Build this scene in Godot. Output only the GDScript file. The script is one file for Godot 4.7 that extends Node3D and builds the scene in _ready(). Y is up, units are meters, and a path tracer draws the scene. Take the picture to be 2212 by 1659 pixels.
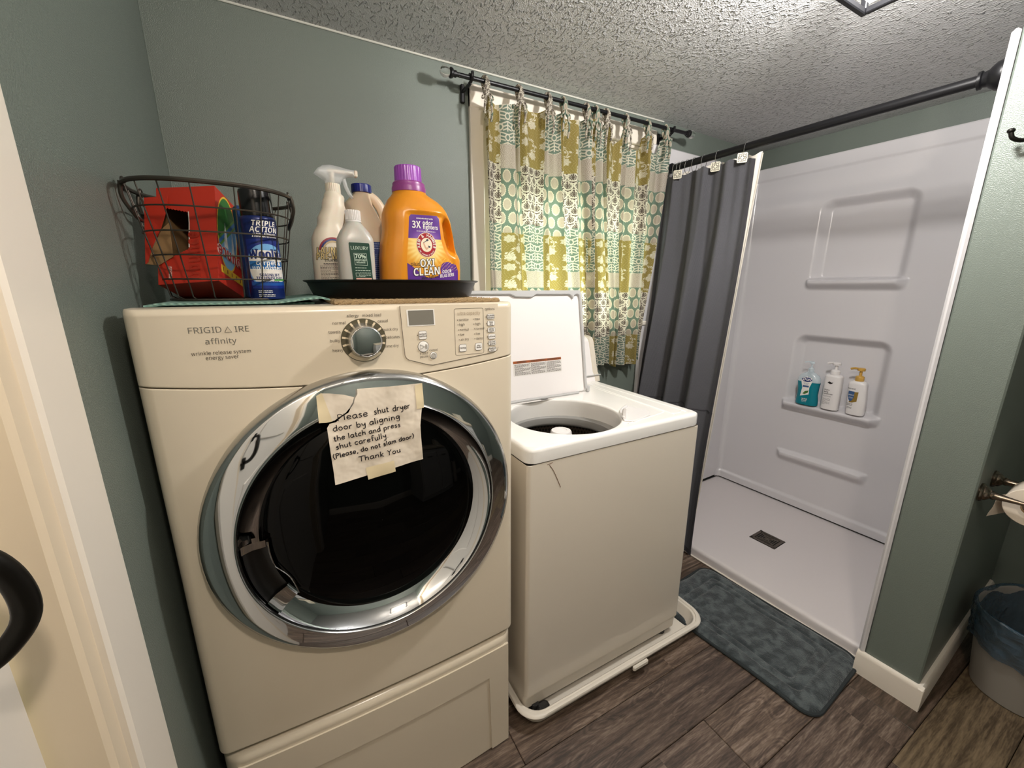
extends Node3D
# A small laundry bathroom: dryer, open washer, curtained window and a walk-in shower.
# World axes: x runs along the window wall, y is up, z comes out of that wall towards the camera. Metres.

const SY := 0.0473          # the shower stands turned this much
const XS := 1.8937          # its kerb's corner on the window wall
const CEIL := 2.1034
var TS := Transform3D(Basis(Vector3.UP, SY), Vector3(XS, 0, 0))   # shower frame: x into the shower, z along the kerb
var M := {}
var origin := {}
var sans: SystemFont
var bold: SystemFont
var serif: SystemFont
var rng := RandomNumberGenerator.new()
var written := 0      # counts lines of lettering, so that layers of print never share a plane

func _ready() -> void:
	# camera
	var cam := Camera3D.new()
	cam.name = "camera"
	cam.fov = 87.224
	cam.near = 0.02
	cam.far = 60.0
	cam.transform = Transform3D(Basis(Vector3.UP, -0.5034) * Basis(Vector3.RIGHT, -0.2373) * Basis(Vector3(0, 0, 1), 0.0007), Vector3(0.2481, 1.3308, 1.5597))
	cam.current = true
	add_child(cam)
	# sky, exposure
	var env := Environment.new()
	var sky := Sky.new()
	var sm := ProceduralSkyMaterial.new()
	sm.sky_top_color = Color(0.90, 0.93, 0.88)
	sm.sky_horizon_color = Color(0.95, 0.97, 0.92)
	sm.ground_horizon_color = Color(0.75, 0.80, 0.74)
	sm.ground_bottom_color = Color(0.45, 0.52, 0.42)
	sky.sky_material = sm
	env.background_mode = Environment.BG_SKY
	env.sky = sky
	env.background_energy_multiplier = 13.0
	env.tonemap_mode = Environment.TONE_MAPPER_LINEAR
	env.tonemap_exposure = 1.05
	env.sdfgi_enabled = true
	env.ssao_enabled = true
	env.ssil_enabled = true
	var we := WorldEnvironment.new()
	we.name = "environment"
	we.environment = env
	add_child(we)
	rng.seed = 1
	make_materials()
	# the ceiling lamp in view, then an unseen one placed to light the dryer front
	lamp("ceiling_light", Vector3(1.405, CEIL, 1.100), 0.146, 0.128, "square black-framed ceiling light at the top edge above the shower", 1.25, Color(1.0, 0.985, 0.965), 1.6)
	lamp("ceiling_light", Vector3(0.40, CEIL, 1.80), 0.146, 0.128, "unseen square ceiling light behind the camera, placed to light the dryer front", 0.80, Color(1.0, 0.945, 0.88), 1.2)
	build_room()
	build_dryer()
	build_washer()
	build_top()
	build_curtains()
	build_shower()
	build_rest()

# ------------------------------------------------------------------ mesh builder
class MB:
	var p := PackedVector3Array()
	var t := PackedVector2Array()
	var m := 0
	func begin() -> void:
		m = p.size()
	func tri(a: Vector3, b: Vector3, c: Vector3, ua := Vector2.ZERO, ub := Vector2.ZERO, uc := Vector2.ZERO) -> void:
		p.append(a); p.append(b); p.append(c)
		t.append(ua); t.append(ub); t.append(uc)
	func quad(a: Vector3, b: Vector3, c: Vector3, d: Vector3, ua := Vector2.ZERO, ub := Vector2.ZERO, uc := Vector2.ZERO, ud := Vector2.ZERO) -> void:
		tri(a, b, c, ua, ub, uc)
		tri(a, c, d, ua, uc, ud)
	func flip() -> void:
		var i := m
		while i < p.size():
			var x := p[i + 1]; p[i + 1] = p[i + 2]; p[i + 2] = x
			var y := t[i + 1]; t[i + 1] = t[i + 2]; t[i + 2] = y
			i += 3
	func close() -> void:      # turn a closed shape outside out
		var vol := 0.0
		var i := m
		if m >= p.size():
			return
		var o := p[m]
		while i < p.size():
			vol += (p[i] - o).dot((p[i + 1] - o).cross(p[i + 2] - o))
			i += 3
		if vol > 0.0:
			flip()
		m = p.size()
	func face(d: Vector3) -> void:   # turn an open sheet to look along d
		var s := 0.0
		var i := m
		while i < p.size():
			s += (p[i + 2] - p[i]).cross(p[i + 1] - p[i]).dot(d)
			i += 3
		if s < 0.0:
			flip()
		m = p.size()
	func move(x: Transform3D, from := 0) -> void:
		for i in range(from, p.size()):
			p[i] = x * p[i]
	func done(o := Vector3.ZERO, angle := 38.0) -> ArrayMesh:
		var n := p.size()
		var fn := PackedVector3Array()
		fn.resize(n / 3)
		var at := {}
		var keys := PackedInt32Array()
		keys.resize(n)
		var lists: Array[PackedInt32Array] = []
		for f in n / 3:
			fn[f] = (p[f * 3 + 2] - p[f * 3]).cross(p[f * 3 + 1] - p[f * 3])
			for k in 3:
				var q := Vector3i((p[f * 3 + k] * 40000.0).round())
				var id: int = at.get(q, -1)
				if id < 0:
					id = lists.size()
					at[q] = id
					lists.append(PackedInt32Array())
				lists[id].append(f)
				keys[f * 3 + k] = id
		var un := PackedVector3Array()
		un.resize(n / 3)
		for f in n / 3:
			un[f] = fn[f].normalized()
		var lim := cos(deg_to_rad(angle))
		var nn := PackedVector3Array()
		nn.resize(n)
		for c in n:
			var f := c / 3
			var s := Vector3.ZERO
			for g in lists[keys[c]]:
				if un[g].dot(un[f]) > lim:
					s += fn[g]
			nn[c] = s.normalized() if s.length_squared() > 0.0 else Vector3.UP
		var pp := p.duplicate()
		if o != Vector3.ZERO:
			for i in n:
				pp[i] -= o
		var a := []
		a.resize(Mesh.ARRAY_MAX)
		a[Mesh.ARRAY_VERTEX] = pp
		a[Mesh.ARRAY_NORMAL] = nn
		a[Mesh.ARRAY_TEX_UV] = t
		var r := ArrayMesh.new()
		r.add_surface_from_arrays(Mesh.PRIMITIVE_TRIANGLES, a)
		return r

func box(b: MB, c: Vector3, s: Vector3, bev := 0.002, rot := Basis()) -> void:
	b.begin()
	var h := s * 0.5
	bev = minf(bev, minf(h.x, minf(h.y, h.z)) * 0.98)
	var v := func(sx: int, sy: int, sz: int, ax: int) -> Vector3:
		var q := Vector3(sx * h.x, sy * h.y, sz * h.z)
		for k in 3:
			if k != ax:
				q[k] -= signf(q[k]) * bev
		return c + rot * q
	for ax in 3:
		var u := (ax + 1) % 3
		var w := (ax + 2) % 3
		for s0 in [-1, 1]:
			var q := []
			for st in [[-1, -1], [1, -1], [1, 1], [-1, 1]]:
				var g := [0, 0, 0]
				g[ax] = s0; g[u] = st[0]; g[w] = st[1]
				q.append(v.call(g[0], g[1], g[2], ax))
			if s0 > 0:
				b.quad(q[0], q[1], q[2], q[3], Vector2(0, 1), Vector2(1, 1), Vector2(1, 0), Vector2(0, 0))
			else:
				b.quad(q[3], q[2], q[1], q[0], Vector2(0, 0), Vector2(1, 0), Vector2(1, 1), Vector2(0, 1))
	for ax in 3:                       # edges along ax
		var u := (ax + 1) % 3
		var w := (ax + 2) % 3
		for s1 in [-1, 1]:
			for s2 in [-1, 1]:
				var g := [0, 0, 0]
				g[u] = s1; g[w] = s2
				g[ax] = -1
				var a0: Vector3 = v.call(g[0], g[1], g[2], u)
				var a1: Vector3 = v.call(g[0], g[1], g[2], w)
				g[ax] = 1
				var b0: Vector3 = v.call(g[0], g[1], g[2], u)
				var b1: Vector3 = v.call(g[0], g[1], g[2], w)
				if s1 * s2 > 0:
					b.quad(a0, a1, b1, b0)
				else:
					b.quad(a1, a0, b0, b1)
	for sx in [-1, 1]:
		for sy in [-1, 1]:
			for sz in [-1, 1]:
				var a: Vector3 = v.call(sx, sy, sz, 0)
				var d: Vector3 = v.call(sx, sy, sz, 1)
				var e: Vector3 = v.call(sx, sy, sz, 2)
				if sx * sy * sz > 0:
					b.tri(a, d, e)
				else:
					b.tri(a, e, d)
	b.close()

func loft(b: MB, rings: Array, caps := true, shut := true) -> void:   # rings of equally many points; shut = each ring closes on itself
	b.begin()
	var n: int = rings[0].size()
	var last := n if shut else n - 1
	for i in rings.size() - 1:
		var r0: PackedVector3Array = rings[i]
		var r1: PackedVector3Array = rings[i + 1]
		var v0 := float(i) / (rings.size() - 1)
		var v1 := float(i + 1) / (rings.size() - 1)
		for k in last:
			var k1 := (k + 1) % n
			var u0 := float(k) / last
			var u1 := float(k + 1) / last
			b.quad(r0[k], r0[k1], r1[k1], r1[k], Vector2(u0, v0), Vector2(u1, v0), Vector2(u1, v1), Vector2(u0, v1))
	if caps:
		for e in [0, rings.size() - 1]:
			var r: PackedVector3Array = rings[e]
			var c := Vector3.ZERO
			for q in r:
				c += q
			c /= n
			for k in n:
				if e == 0:
					b.tri(c, r[(k + 1) % n], r[k])
				else:
					b.tri(c, r[k], r[(k + 1) % n])
		b.close()

func ring_at(y: float, cx: float, cz: float, rx: float, rz: float, e := 2.0, n := 40) -> PackedVector3Array:
	var r := PackedVector3Array()
	for k in n:
		var a := TAU * k / n
		var c := cos(a)
		var s := sin(a)
		r.append(Vector3(cx + rx * signf(c) * pow(absf(c), 2.0 / e), y, cz + rz * signf(s) * pow(absf(s), 2.0 / e)))
	return r

func lathe(b: MB, prof: Array, x := Transform3D(), seg := 32, sx := 1.0, sz := 1.0) -> void:   # prof: Vector2(radius, height)
	var rings := []
	for q in prof:
		var r := PackedVector3Array()
		for k in seg:
			var a := TAU * k / seg
			r.append(x * Vector3(q.x * cos(a) * sx, q.y, q.x * sin(a) * sz))
		rings.append(r)
	loft(b, rings, true)

func tube(b: MB, pts: PackedVector3Array, rad, seg := 8, shut := false) -> void:
	var n := pts.size()
	var rings := []
	var nor := Vector3.ZERO
	for i in n:
		var d: Vector3
		if shut:
			d = (pts[(i + 1) % n] - pts[(i - 1 + n) % n]).normalized()
		else:
			d = (pts[mini(i + 1, n - 1)] - pts[maxi(i - 1, 0)]).normalized()
		if i == 0:
			nor = d.cross(Vector3.UP if absf(d.y) < 0.9 else Vector3.RIGHT).normalized()
		else:
			nor = (nor - d * nor.dot(d)).normalized()
		var bi := d.cross(nor)
		var rr: float = rad if rad is float else rad[i]
		var r := PackedVector3Array()
		for k in seg:
			var a := TAU * k / seg
			r.append(pts[i] + (nor * cos(a) + bi * sin(a)) * rr)
		rings.append(r)
	if shut:
		rings.append(rings[0])
		# match the first ring's twist as well as may be
		var best := 0
		var bd := 1e9
		for s in seg:
			var dd: float = (rings[n - 1][0] - rings[0][s]).length()
			if dd < bd:
				bd = dd
				best = s
		var lastr := PackedVector3Array()
		for k in seg:
			lastr.append(rings[0][(k + best) % seg])
		rings[n] = lastr
		loft(b, rings, false)
	else:
		loft(b, rings, true)

func curve(pts: Array, sub := 6, shut := false) -> PackedVector3Array:    # Catmull-Rom through points
	var r := PackedVector3Array()
	var n := pts.size()
	var segs := n if shut else n - 1
	for i in segs:
		var a: Vector3 = pts[(i - 1 + n) % n] if shut else pts[maxi(i - 1, 0)]
		var c: Vector3 = pts[i]
		var d: Vector3 = pts[(i + 1) % n]
		var e: Vector3 = pts[(i + 2) % n] if shut else pts[mini(i + 2, n - 1)]
		for s in sub:
			r.append(c.cubic_interpolate(d, a, e, float(s) / sub))
	if not shut:
		r.append(pts[n - 1])
	return r

func prism(b: MB, poly: PackedVector2Array, h0: float, h1: float, x := Transform3D(), bev := 0.0) -> void:   # outline in x,y; from h0 to h1 along z
	if Geometry2D.is_polygon_clockwise(poly):
		poly = poly.duplicate()
		poly.reverse()
	b.begin()
	var n := poly.size()
	var inset := PackedVector2Array()
	for i in n:
		var d0 := (poly[i] - poly[(i - 1 + n) % n]).normalized()
		var d1 := (poly[(i + 1) % n] - poly[i]).normalized()
		var nn := (Vector2(-d0.y, d0.x) + Vector2(-d1.y, d1.x)).normalized()
		var k := 1.0 / maxf(0.35, nn.dot(Vector2(-d0.y, d0.x)))
		inset.append(poly[i] + nn * bev * k)
	var lev := [[inset, h0], [poly, h0 + bev], [poly, h1 - bev], [inset, h1]] if bev > 0.0 else [[poly, h0], [poly, h1]]
	for l in lev.size() - 1:
		for i in n:
			var j := (i + 1) % n
			var q0: Vector2 = lev[l][0][i]; var q1: Vector2 = lev[l][0][j]
			var q2: Vector2 = lev[l + 1][0][j]; var q3: Vector2 = lev[l + 1][0][i]
			b.quad(x * Vector3(q0.x, q0.y, lev[l][1]), x * Vector3(q1.x, q1.y, lev[l][1]), x * Vector3(q2.x, q2.y, lev[l + 1][1]), x * Vector3(q3.x, q3.y, lev[l + 1][1]))
	var cap: PackedVector2Array = inset if bev > 0.0 else poly
	var ix := Geometry2D.triangulate_polygon(cap)
	var i := 0
	var lo := Vector2(1e9, 1e9)
	var hi := Vector2(-1e9, -1e9)
	for q in poly:
		lo = lo.min(q)
		hi = hi.max(q)
	var sz := hi - lo
	while i < ix.size():
		var q := [cap[ix[i]], cap[ix[i + 1]], cap[ix[i + 2]]]
		var cw: bool = (q[1] - q[0]).cross(q[2] - q[0]) < 0.0
		if cw:
			q.reverse()
		var uvs := []
		for k in 3:
			uvs.append(Vector2((q[k].x - lo.x) / sz.x, 1.0 - (q[k].y - lo.y) / sz.y))
		b.tri(x * Vector3(q[0].x, q[0].y, h1), x * Vector3(q[1].x, q[1].y, h1), x * Vector3(q[2].x, q[2].y, h1), uvs[0], uvs[1], uvs[2])
		b.tri(x * Vector3(q[2].x, q[2].y, h0), x * Vector3(q[1].x, q[1].y, h0), x * Vector3(q[0].x, q[0].y, h0), uvs[2], uvs[1], uvs[0])
		i += 3
	b.close()

func flat(b: MB, poly: PackedVector2Array, f: Callable) -> void:   # a filled outline laid on a surface
	var ix := Geometry2D.triangulate_polygon(poly)
	b.begin()
	var i := 0
	while i < ix.size():
		b.tri(f.call(poly[ix[i]]), f.call(poly[ix[i + 1]]), f.call(poly[ix[i + 2]]))
		i += 3

func grid(nu: int, nv: int, f: Callable, shut := false) -> ArrayMesh:    # f(u, v) -> Vector3; smooth, with uv
	var P := PackedVector3Array()
	var T := PackedVector2Array()
	for j in nv + 1:
		for i in nu + 1:
			P.append(f.call(float(i) / nu, float(j) / nv))
			T.append(Vector2(float(i) / nu, float(j) / nv))
	return grid_of(P, T, nu, nv)

func grid_of(P: PackedVector3Array, T: PackedVector2Array, nu: int, nv: int) -> ArrayMesh:
	var N := PackedVector3Array()
	N.resize(P.size())
	var w := nu + 1
	for j in nv + 1:
		for i in w:
			var du := P[j * w + mini(i + 1, nu)] - P[j * w + maxi(i - 1, 0)]
			var dv := P[mini(j + 1, nv) * w + i] - P[maxi(j - 1, 0) * w + i]
			N[j * w + i] = du.cross(dv).normalized()
	var ix := PackedInt32Array()
	for j in nv:
		for i in nu:
			var a := j * w + i
			for q in [a, a + w, a + 1, a + 1, a + w, a + w + 1]:
				ix.append(q)
	# front faces run clockwise: normal along du x dv needs this order reversed
	for k in ix.size() / 3:
		var fn := (P[ix[k * 3 + 2]] - P[ix[k * 3]]).cross(P[ix[k * 3 + 1]] - P[ix[k * 3]])
		if fn.dot(N[ix[k * 3]]) < 0.0:
			var x := ix[k * 3 + 1]; ix[k * 3 + 1] = ix[k * 3 + 2]; ix[k * 3 + 2] = x
	var a := []
	a.resize(Mesh.ARRAY_MAX)
	a[Mesh.ARRAY_VERTEX] = P
	a[Mesh.ARRAY_NORMAL] = N
	a[Mesh.ARRAY_TEX_UV] = T
	a[Mesh.ARRAY_INDEX] = ix
	var r := ArrayMesh.new()
	r.add_surface_from_arrays(Mesh.PRIMITIVE_TRIANGLES, a)
	return r

# ------------------------------------------------------------------ nodes
func tag(o: Node3D, label: String, cat: String, group := "") -> void:
	o.set_meta("label", label)
	o.set_meta("category", cat)
	if group:
		o.set_meta("group", group)

func thing(called: String, label: String, cat: String, at: Vector3, frame := Transform3D(), group := "") -> Node3D:
	var o := Node3D.new()
	o.name = called
	add_child(o, true)
	o.transform = frame * Transform3D(Basis(), at)
	origin[o] = at
	tag(o, label, cat, group)
	return o

func part(parent: Node3D, called: String, b, mat: Material, label := "", angle := 38.0) -> MeshInstance3D:   # shape in the frame of its thing, before the move to its base
	var o := MeshInstance3D.new()
	o.name = called
	var at: Vector3 = origin.get(parent, Vector3.ZERO)
	if b is MB:
		o.mesh = b.done(at, angle)
	else:
		o.mesh = b
		o.position = -at
	origin[o] = at if b is MB else Vector3.ZERO
	o.material_override = mat
	parent.add_child(o, true)
	if label:
		o.set_meta("label", label)
	return o

func solo(called: String, b: MB, mat: Material, label: String, cat: String, at: Vector3, frame := Transform3D(), group := "", angle := 38.0) -> MeshInstance3D:
	var o := MeshInstance3D.new()
	o.name = called
	o.mesh = b.done(at, angle)
	o.material_override = mat
	add_child(o, true)
	o.transform = frame * Transform3D(Basis(), at)
	origin[o] = at
	tag(o, label, cat, group)
	return o

func struct(called: String, b, mat: Material, frame := Transform3D(), angle := 38.0) -> MeshInstance3D:
	var o := MeshInstance3D.new()
	o.name = called
	o.mesh = b.done(Vector3.ZERO, angle) if b is MB else b
	o.material_override = mat
	add_child(o, true)
	o.transform = frame
	origin[o] = Vector3.ZERO
	o.set_meta("kind", "structure")
	return o

func words(b: MB, s: String, em: float, x: Callable, at := Vector2.ZERO, align := 0.5, font: Font = null, wide := 1.0, turn := 0.0, slant := 0.0) -> void:
	# lettering: x(Vector2) lays a point of the page on the surface
	var tm := TextMesh.new()
	tm.text = s
	tm.font = font if font else sans
	tm.font_size = 32
	tm.pixel_size = em / 32.0
	tm.depth = 0.0
	tm.curve_step = 1.2
	tm.horizontal_alignment = HORIZONTAL_ALIGNMENT_LEFT
	tm.vertical_alignment = VERTICAL_ALIGNMENT_BOTTOM
	var a := tm.get_mesh_arrays()
	if a.is_empty() or a[Mesh.ARRAY_VERTEX] == null:
		return
	var v: PackedVector3Array = a[Mesh.ARRAY_VERTEX]
	var ix: PackedInt32Array = a[Mesh.ARRAY_INDEX] if a[Mesh.ARRAY_INDEX] != null else PackedInt32Array(range(v.size()))
	var nr: PackedVector3Array = a[Mesh.ARRAY_NORMAL]
	var lo := 1e9
	var hi := -1e9
	for q in v:
		lo = minf(lo, q.x)
		hi = maxf(hi, q.x)
	var base := -0.24 * em
	var c := cos(turn)
	var sn := sin(turn)
	var i := 0
	written += 1
	var lift := 0.00002 * (written % 13)
	while i + 2 < ix.size():
		var keep: bool = nr[ix[i]].z > 0.5
		if keep:
			var q := []
			for k in 3:
				var w := v[ix[i + k]]
				var lx := (w.x - lo - (hi - lo) * align) * wide
				var ly := w.y + base
				lx += ly * slant
				q.append(x.call(at + Vector2(lx * c - ly * sn, lx * sn + ly * c)))
			var up: Vector3 = (q[2] - q[0]).cross(q[1] - q[0]).normalized() * lift
			b.tri(q[0] + up, q[1] + up, q[2] + up)
		i += 3

func plane(o: Vector3, u: Vector3, v: Vector3) -> Callable:
	return func(q: Vector2) -> Vector3: return o + u * q.x + v * q.y

func rrect(cx: float, cy: float, w: float, h: float, r: float, n := 5) -> PackedVector2Array:
	var q := PackedVector2Array()
	r = minf(r, minf(w, h) * 0.499)
	for k in 4:
		var c := Vector2(cx + (w / 2 - r) * [1, -1, -1, 1][k], cy + (h / 2 - r) * [1, 1, -1, -1][k])
		for s in n + 1:
			var a := PI / 2 * (k + float(s) / n)
			q.append(c + Vector2(cos(a), sin(a)) * r)
	return q

# ------------------------------------------------------------------ materials
func mat(called: String, col: Color, rough := 0.5, metal := 0.0, more := {}) -> StandardMaterial3D:
	var m := StandardMaterial3D.new()
	m.resource_name = called
	m.albedo_color = col
	m.roughness = rough
	m.metallic = metal
	for k in more:
		m.set(k, more[k])
	M[called] = m
	return m

func hexc(h: String) -> Color:
	return Color.html(h)

func noise(seed_: int, freq: float, oct := 4, type := FastNoiseLite.TYPE_SIMPLEX_SMOOTH, fract := FastNoiseLite.FRACTAL_FBM, warp := 0.0, wfreq := 0.02) -> FastNoiseLite:
	var n := FastNoiseLite.new()
	n.seed = seed_
	n.noise_type = type
	n.frequency = freq
	n.fractal_type = fract
	n.fractal_octaves = oct
	if warp > 0.0:
		n.domain_warp_enabled = true
		n.domain_warp_amplitude = warp
		n.domain_warp_frequency = wfreq
		n.domain_warp_fractal_type = FastNoiseLite.DOMAIN_WARP_FRACTAL_NONE
	return n

func tex(im: Image) -> ImageTexture:
	return ImageTexture.create_from_image(im)

func paint(w: int, h: int, f: Callable) -> Image:
	var im := Image.create(w, h, false, Image.FORMAT_RGB8)
	for y in h:
		for x in w:
			im.set_pixel(x, y, f.call((x + 0.5) / w, (y + 0.5) / h))
	return im
# ------------------------------------------------------------------ surfaces
func ridge_image(sz: int) -> Image:
	# skip-trowelled ceiling: short wandering ridges over a fine stipple
	var a := noise(11, 0.021, 3, FastNoiseLite.TYPE_SIMPLEX_SMOOTH, FastNoiseLite.FRACTAL_RIDGED, 26.0, 0.012).get_seamless_image(sz, sz / 2)
	a.resize(sz, sz, Image.INTERPOLATE_CUBIC)
	var m := noise(5, 0.022, 2).get_seamless_image(sz, sz)
	var fnz := noise(8, 0.09, 2).get_seamless_image(sz, sz)
	a.convert(Image.FORMAT_L8); m.convert(Image.FORMAT_L8); fnz.convert(Image.FORMAT_L8)
	var da := a.get_data()
	var dm := m.get_data()
	var df := fnz.get_data()
	var o := PackedByteArray()
	o.resize(sz * sz)
	for i in sz * sz:
		var r := clampf((da[i] / 255.0 - 0.52) / 0.36, 0.0, 1.0)
		var k := clampf((dm[i] / 255.0 - 0.36) / 0.26, 0.08, 1.0)
		o[i] = int(clampf(r * r * k * 205.0 + df[i] * 0.16, 0, 255))
	return Image.create_from_data(sz, sz, false, Image.FORMAT_L8, o)

func wood_image(seed_: int, dark: Color, mid: Color, light: Color, knots: float) -> Image:
	var w := 1024
	var h := 192
	var long_ := noise(seed_, 0.06, 3).get_image(64, h)
	long_.resize(w, h, Image.INTERPOLATE_CUBIC)
	var fine := noise(seed_ + 1, 0.30, 2).get_image(90, h)
	fine.resize(w, h, Image.INTERPOLATE_CUBIC)
	var wv := noise(seed_ + 2, 0.012, 2).get_image(256, h)
	wv.resize(w, h, Image.INTERPOLATE_CUBIC)
	var pore := noise(seed_ + 3, 0.4, 1).get_image(256, h)
	pore.resize(w, h, Image.INTERPOLATE_BILINEAR)
	for im in [long_, fine, wv, pore]:
		im.convert(Image.FORMAT_L8)
	var a: PackedByteArray = long_.get_data()
	var f: PackedByteArray = fine.get_data()
	var g: PackedByteArray = wv.get_data()
	var p: PackedByteArray = pore.get_data()
	var o := PackedByteArray()
	o.resize(w * h * 3)
	for i in w * h:
		var gv := g[i] / 255.0
		var t := (a[i] / 255.0 - 0.5) * 0.55 + (f[i] / 255.0 - 0.5) * 0.34 + (p[i] / 255.0 - 0.5) * 0.12 + sin(gv * 60.0) * 0.10 * knots * 3.0 * smoothstep(0.5, 0.75, gv) + 0.5
		t = clampf((t - 0.5) * 1.9 + 0.46, 0.0, 1.0)
		var c := dark.lerp(mid, minf(1.0, t * 2.0)) if t < 0.5 else mid.lerp(light, t * 2.0 - 1.0)
		o[i * 3] = int(c.r * 255); o[i * 3 + 1] = int(c.g * 255); o[i * 3 + 2] = int(c.b * 255)
	return Image.create_from_data(w, h, false, Image.FORMAT_RGB8, o)

# the five prints of the patchwork curtain; each takes a place in the patch in cells
func print_fan(x: float, y: float) -> float:      # white fans on dark brown
	var row := floorf(y)
	var fx := fposmod(x + (0.5 if int(row) % 2 else 0.0), 1.0) - 0.5
	var fy := fposmod(y, 1.0) - 0.42
	var r := Vector2(fx, fy).length()
	var a := atan2(fy, fx)
	var k := 0.0
	if absf(r - 0.43) < 0.075:
		k = 1.0
	elif r < 0.40 and absf(fposmod(a / TAU * 11.0, 1.0) - 0.5) > 0.33 and r > 0.10:
		k = 1.0
	elif r > 0.5 and absf(Vector2(absf(fx) - 0.5, fy + 0.42 if fy < 0.0 else fy - 0.55).length() - 0.16) < 0.06:
		k = 1.0
	if absf(fx) < 0.035 and fy < 0.25:
		k = 0.0
	return k

func print_leaf(x: float, y: float) -> float:     # white sprigs over green leaves
	var fx := fposmod(x + (0.5 if int(floorf(y)) % 2 else 0.0), 1.0) - 0.5
	var fy := fposmod(y, 1.0)
	var k := 0.0
	for q in [0.02, 0.36, 0.68]:
		var d := absf(fy - q - 0.75 * absf(fx) + 0.5 * fx * fx)
		if absf(fx) < 0.40 - 0.1 * q and d < 0.065:
			k = 1.0
	if absf(fx) < 0.045:
		k = 1.0
	if absf(Vector2((absf(fx) - 0.5) / 0.2, (fy - 0.55) / 0.34).length() - 0.85) < 0.22:
		k = 1.0
	return k

func print_drop(x: float, y: float) -> float:     # cream drops on sage; 0.5 = speckled heart
	var fx := fposmod(x + (0.5 if int(floorf(y)) % 2 else 0.0), 1.0) - 0.5
	var fy := fposmod(y, 1.0) - 0.5
	var a := atan2(fy, fx)
	var r := Vector2(fx / 0.40, fy / 0.46).length() * (1.0 + 0.05 * sin(a * 18.0))
	if r > 0.98:
		return 0.0
	if r > 0.78:
		return 1.0
	return 0.55 if sin(fx * 70.0) * sin(fy * 60.0) < 0.25 else 0.95

func print_lace(x: float, y: float) -> float:
	var fx := fposmod(x, 1.0) - 0.5
	var fy := fposmod(y, 1.0) - 0.5
	var r := Vector2(fx, fy).length()
	return 0.35 if fposmod(r * 7.0 + 0.3 * sin(atan2(fy, fx) * 8.0), 1.0) < 0.42 else 0.9

func print_flower(x: float, y: float) -> float:   # white blossoms and vines on ochre
	var k := 0.0
	for c in [Vector2(0.28, 0.2), Vector2(0.72, 0.55), Vector2(0.3, 0.85)]:
		var d := Vector2(fposmod(x - c.x + 0.5, 1.0) - 0.5, fposmod(y - c.y + 0.5, 1.0) - 0.5)
		d.y *= 1.5
		var a := atan2(d.y, d.x)
		var r := d.length() / (1.0 + 0.14 * cos(a * 7.0))
		if r < 0.19:
			k = 1.0
			if fposmod(r * 19.0 + 0.25 * sin(a * 7.0), 1.0) < 0.3:
				k = 0.25
	var vine := absf(fposmod(x, 1.0) - 0.55 - 0.3 * sin(y * TAU))
	if vine < 0.022:
		k = maxf(k, 0.85)
	if absf(vine - 0.09) < 0.04 and sin(y * TAU * 6.0) > 0.25:
		k = maxf(k, 0.9)
	if sin(x * 61.0 + 3.0 * sin(y * 17.0)) * sin(y * 83.0) > 0.86:
		k = maxf(k, 0.7)
	return k

func patchwork() -> Image:
	# two columns of prints that repeat every 0.28 by 0.90 of cloth
	var W := 320
	var H := 1028
	var im := Image.create(W * 2, H, false, Image.FORMAT_RGB8)
	var white := hexc("dfdacb")
	var lay := [[["flower", 0.0, 0.235], ["fan", 0.235, 0.47], ["leaf", 0.47, 0.67], ["lace", 0.67, 0.745], ["drop", 0.745, 1.0]],
		[["leaf", 0.0, 0.165], ["lace", 0.165, 0.255], ["drop", 0.255, 0.51], ["flower", 0.51, 0.77], ["fan", 0.77, 1.0]]]
	for col in 2:
		for s in lay[col]:
			var y0 := int(s[1] * H)
			var y1 := int(s[2] * H)
			for py in range(y0, y1):
				var v := float(py - y0) / W     # in column widths
				for px in W:
					var u := float(px) / W
					var c: Color
					match s[0]:
						"fan":
							c = hexc("5d524b").lerp(white, print_fan(u * 3.2, v * 8.6))
						"leaf":
							c = hexc("76897d").lerp(white, print_leaf(u * 2.5, v * 8.0))
						"drop":
							var k := print_drop(u * 3.2, v * 5.6)
							c = hexc("718577").lerp(hexc("dcd3c0"), k)
							if k > 0.5 and k < 0.6:
								c = hexc("b3a595")
						"lace":
							c = hexc("8f8072").lerp(hexc("d8d0c6"), print_lace(u * 3.2, v * 9.5))
						_:
							c = hexc("97874c").lerp(white, print_flower(u * 1.25, v * 2.6))
					im.set_pixel(col * W + px, py, c)
	return im

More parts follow.
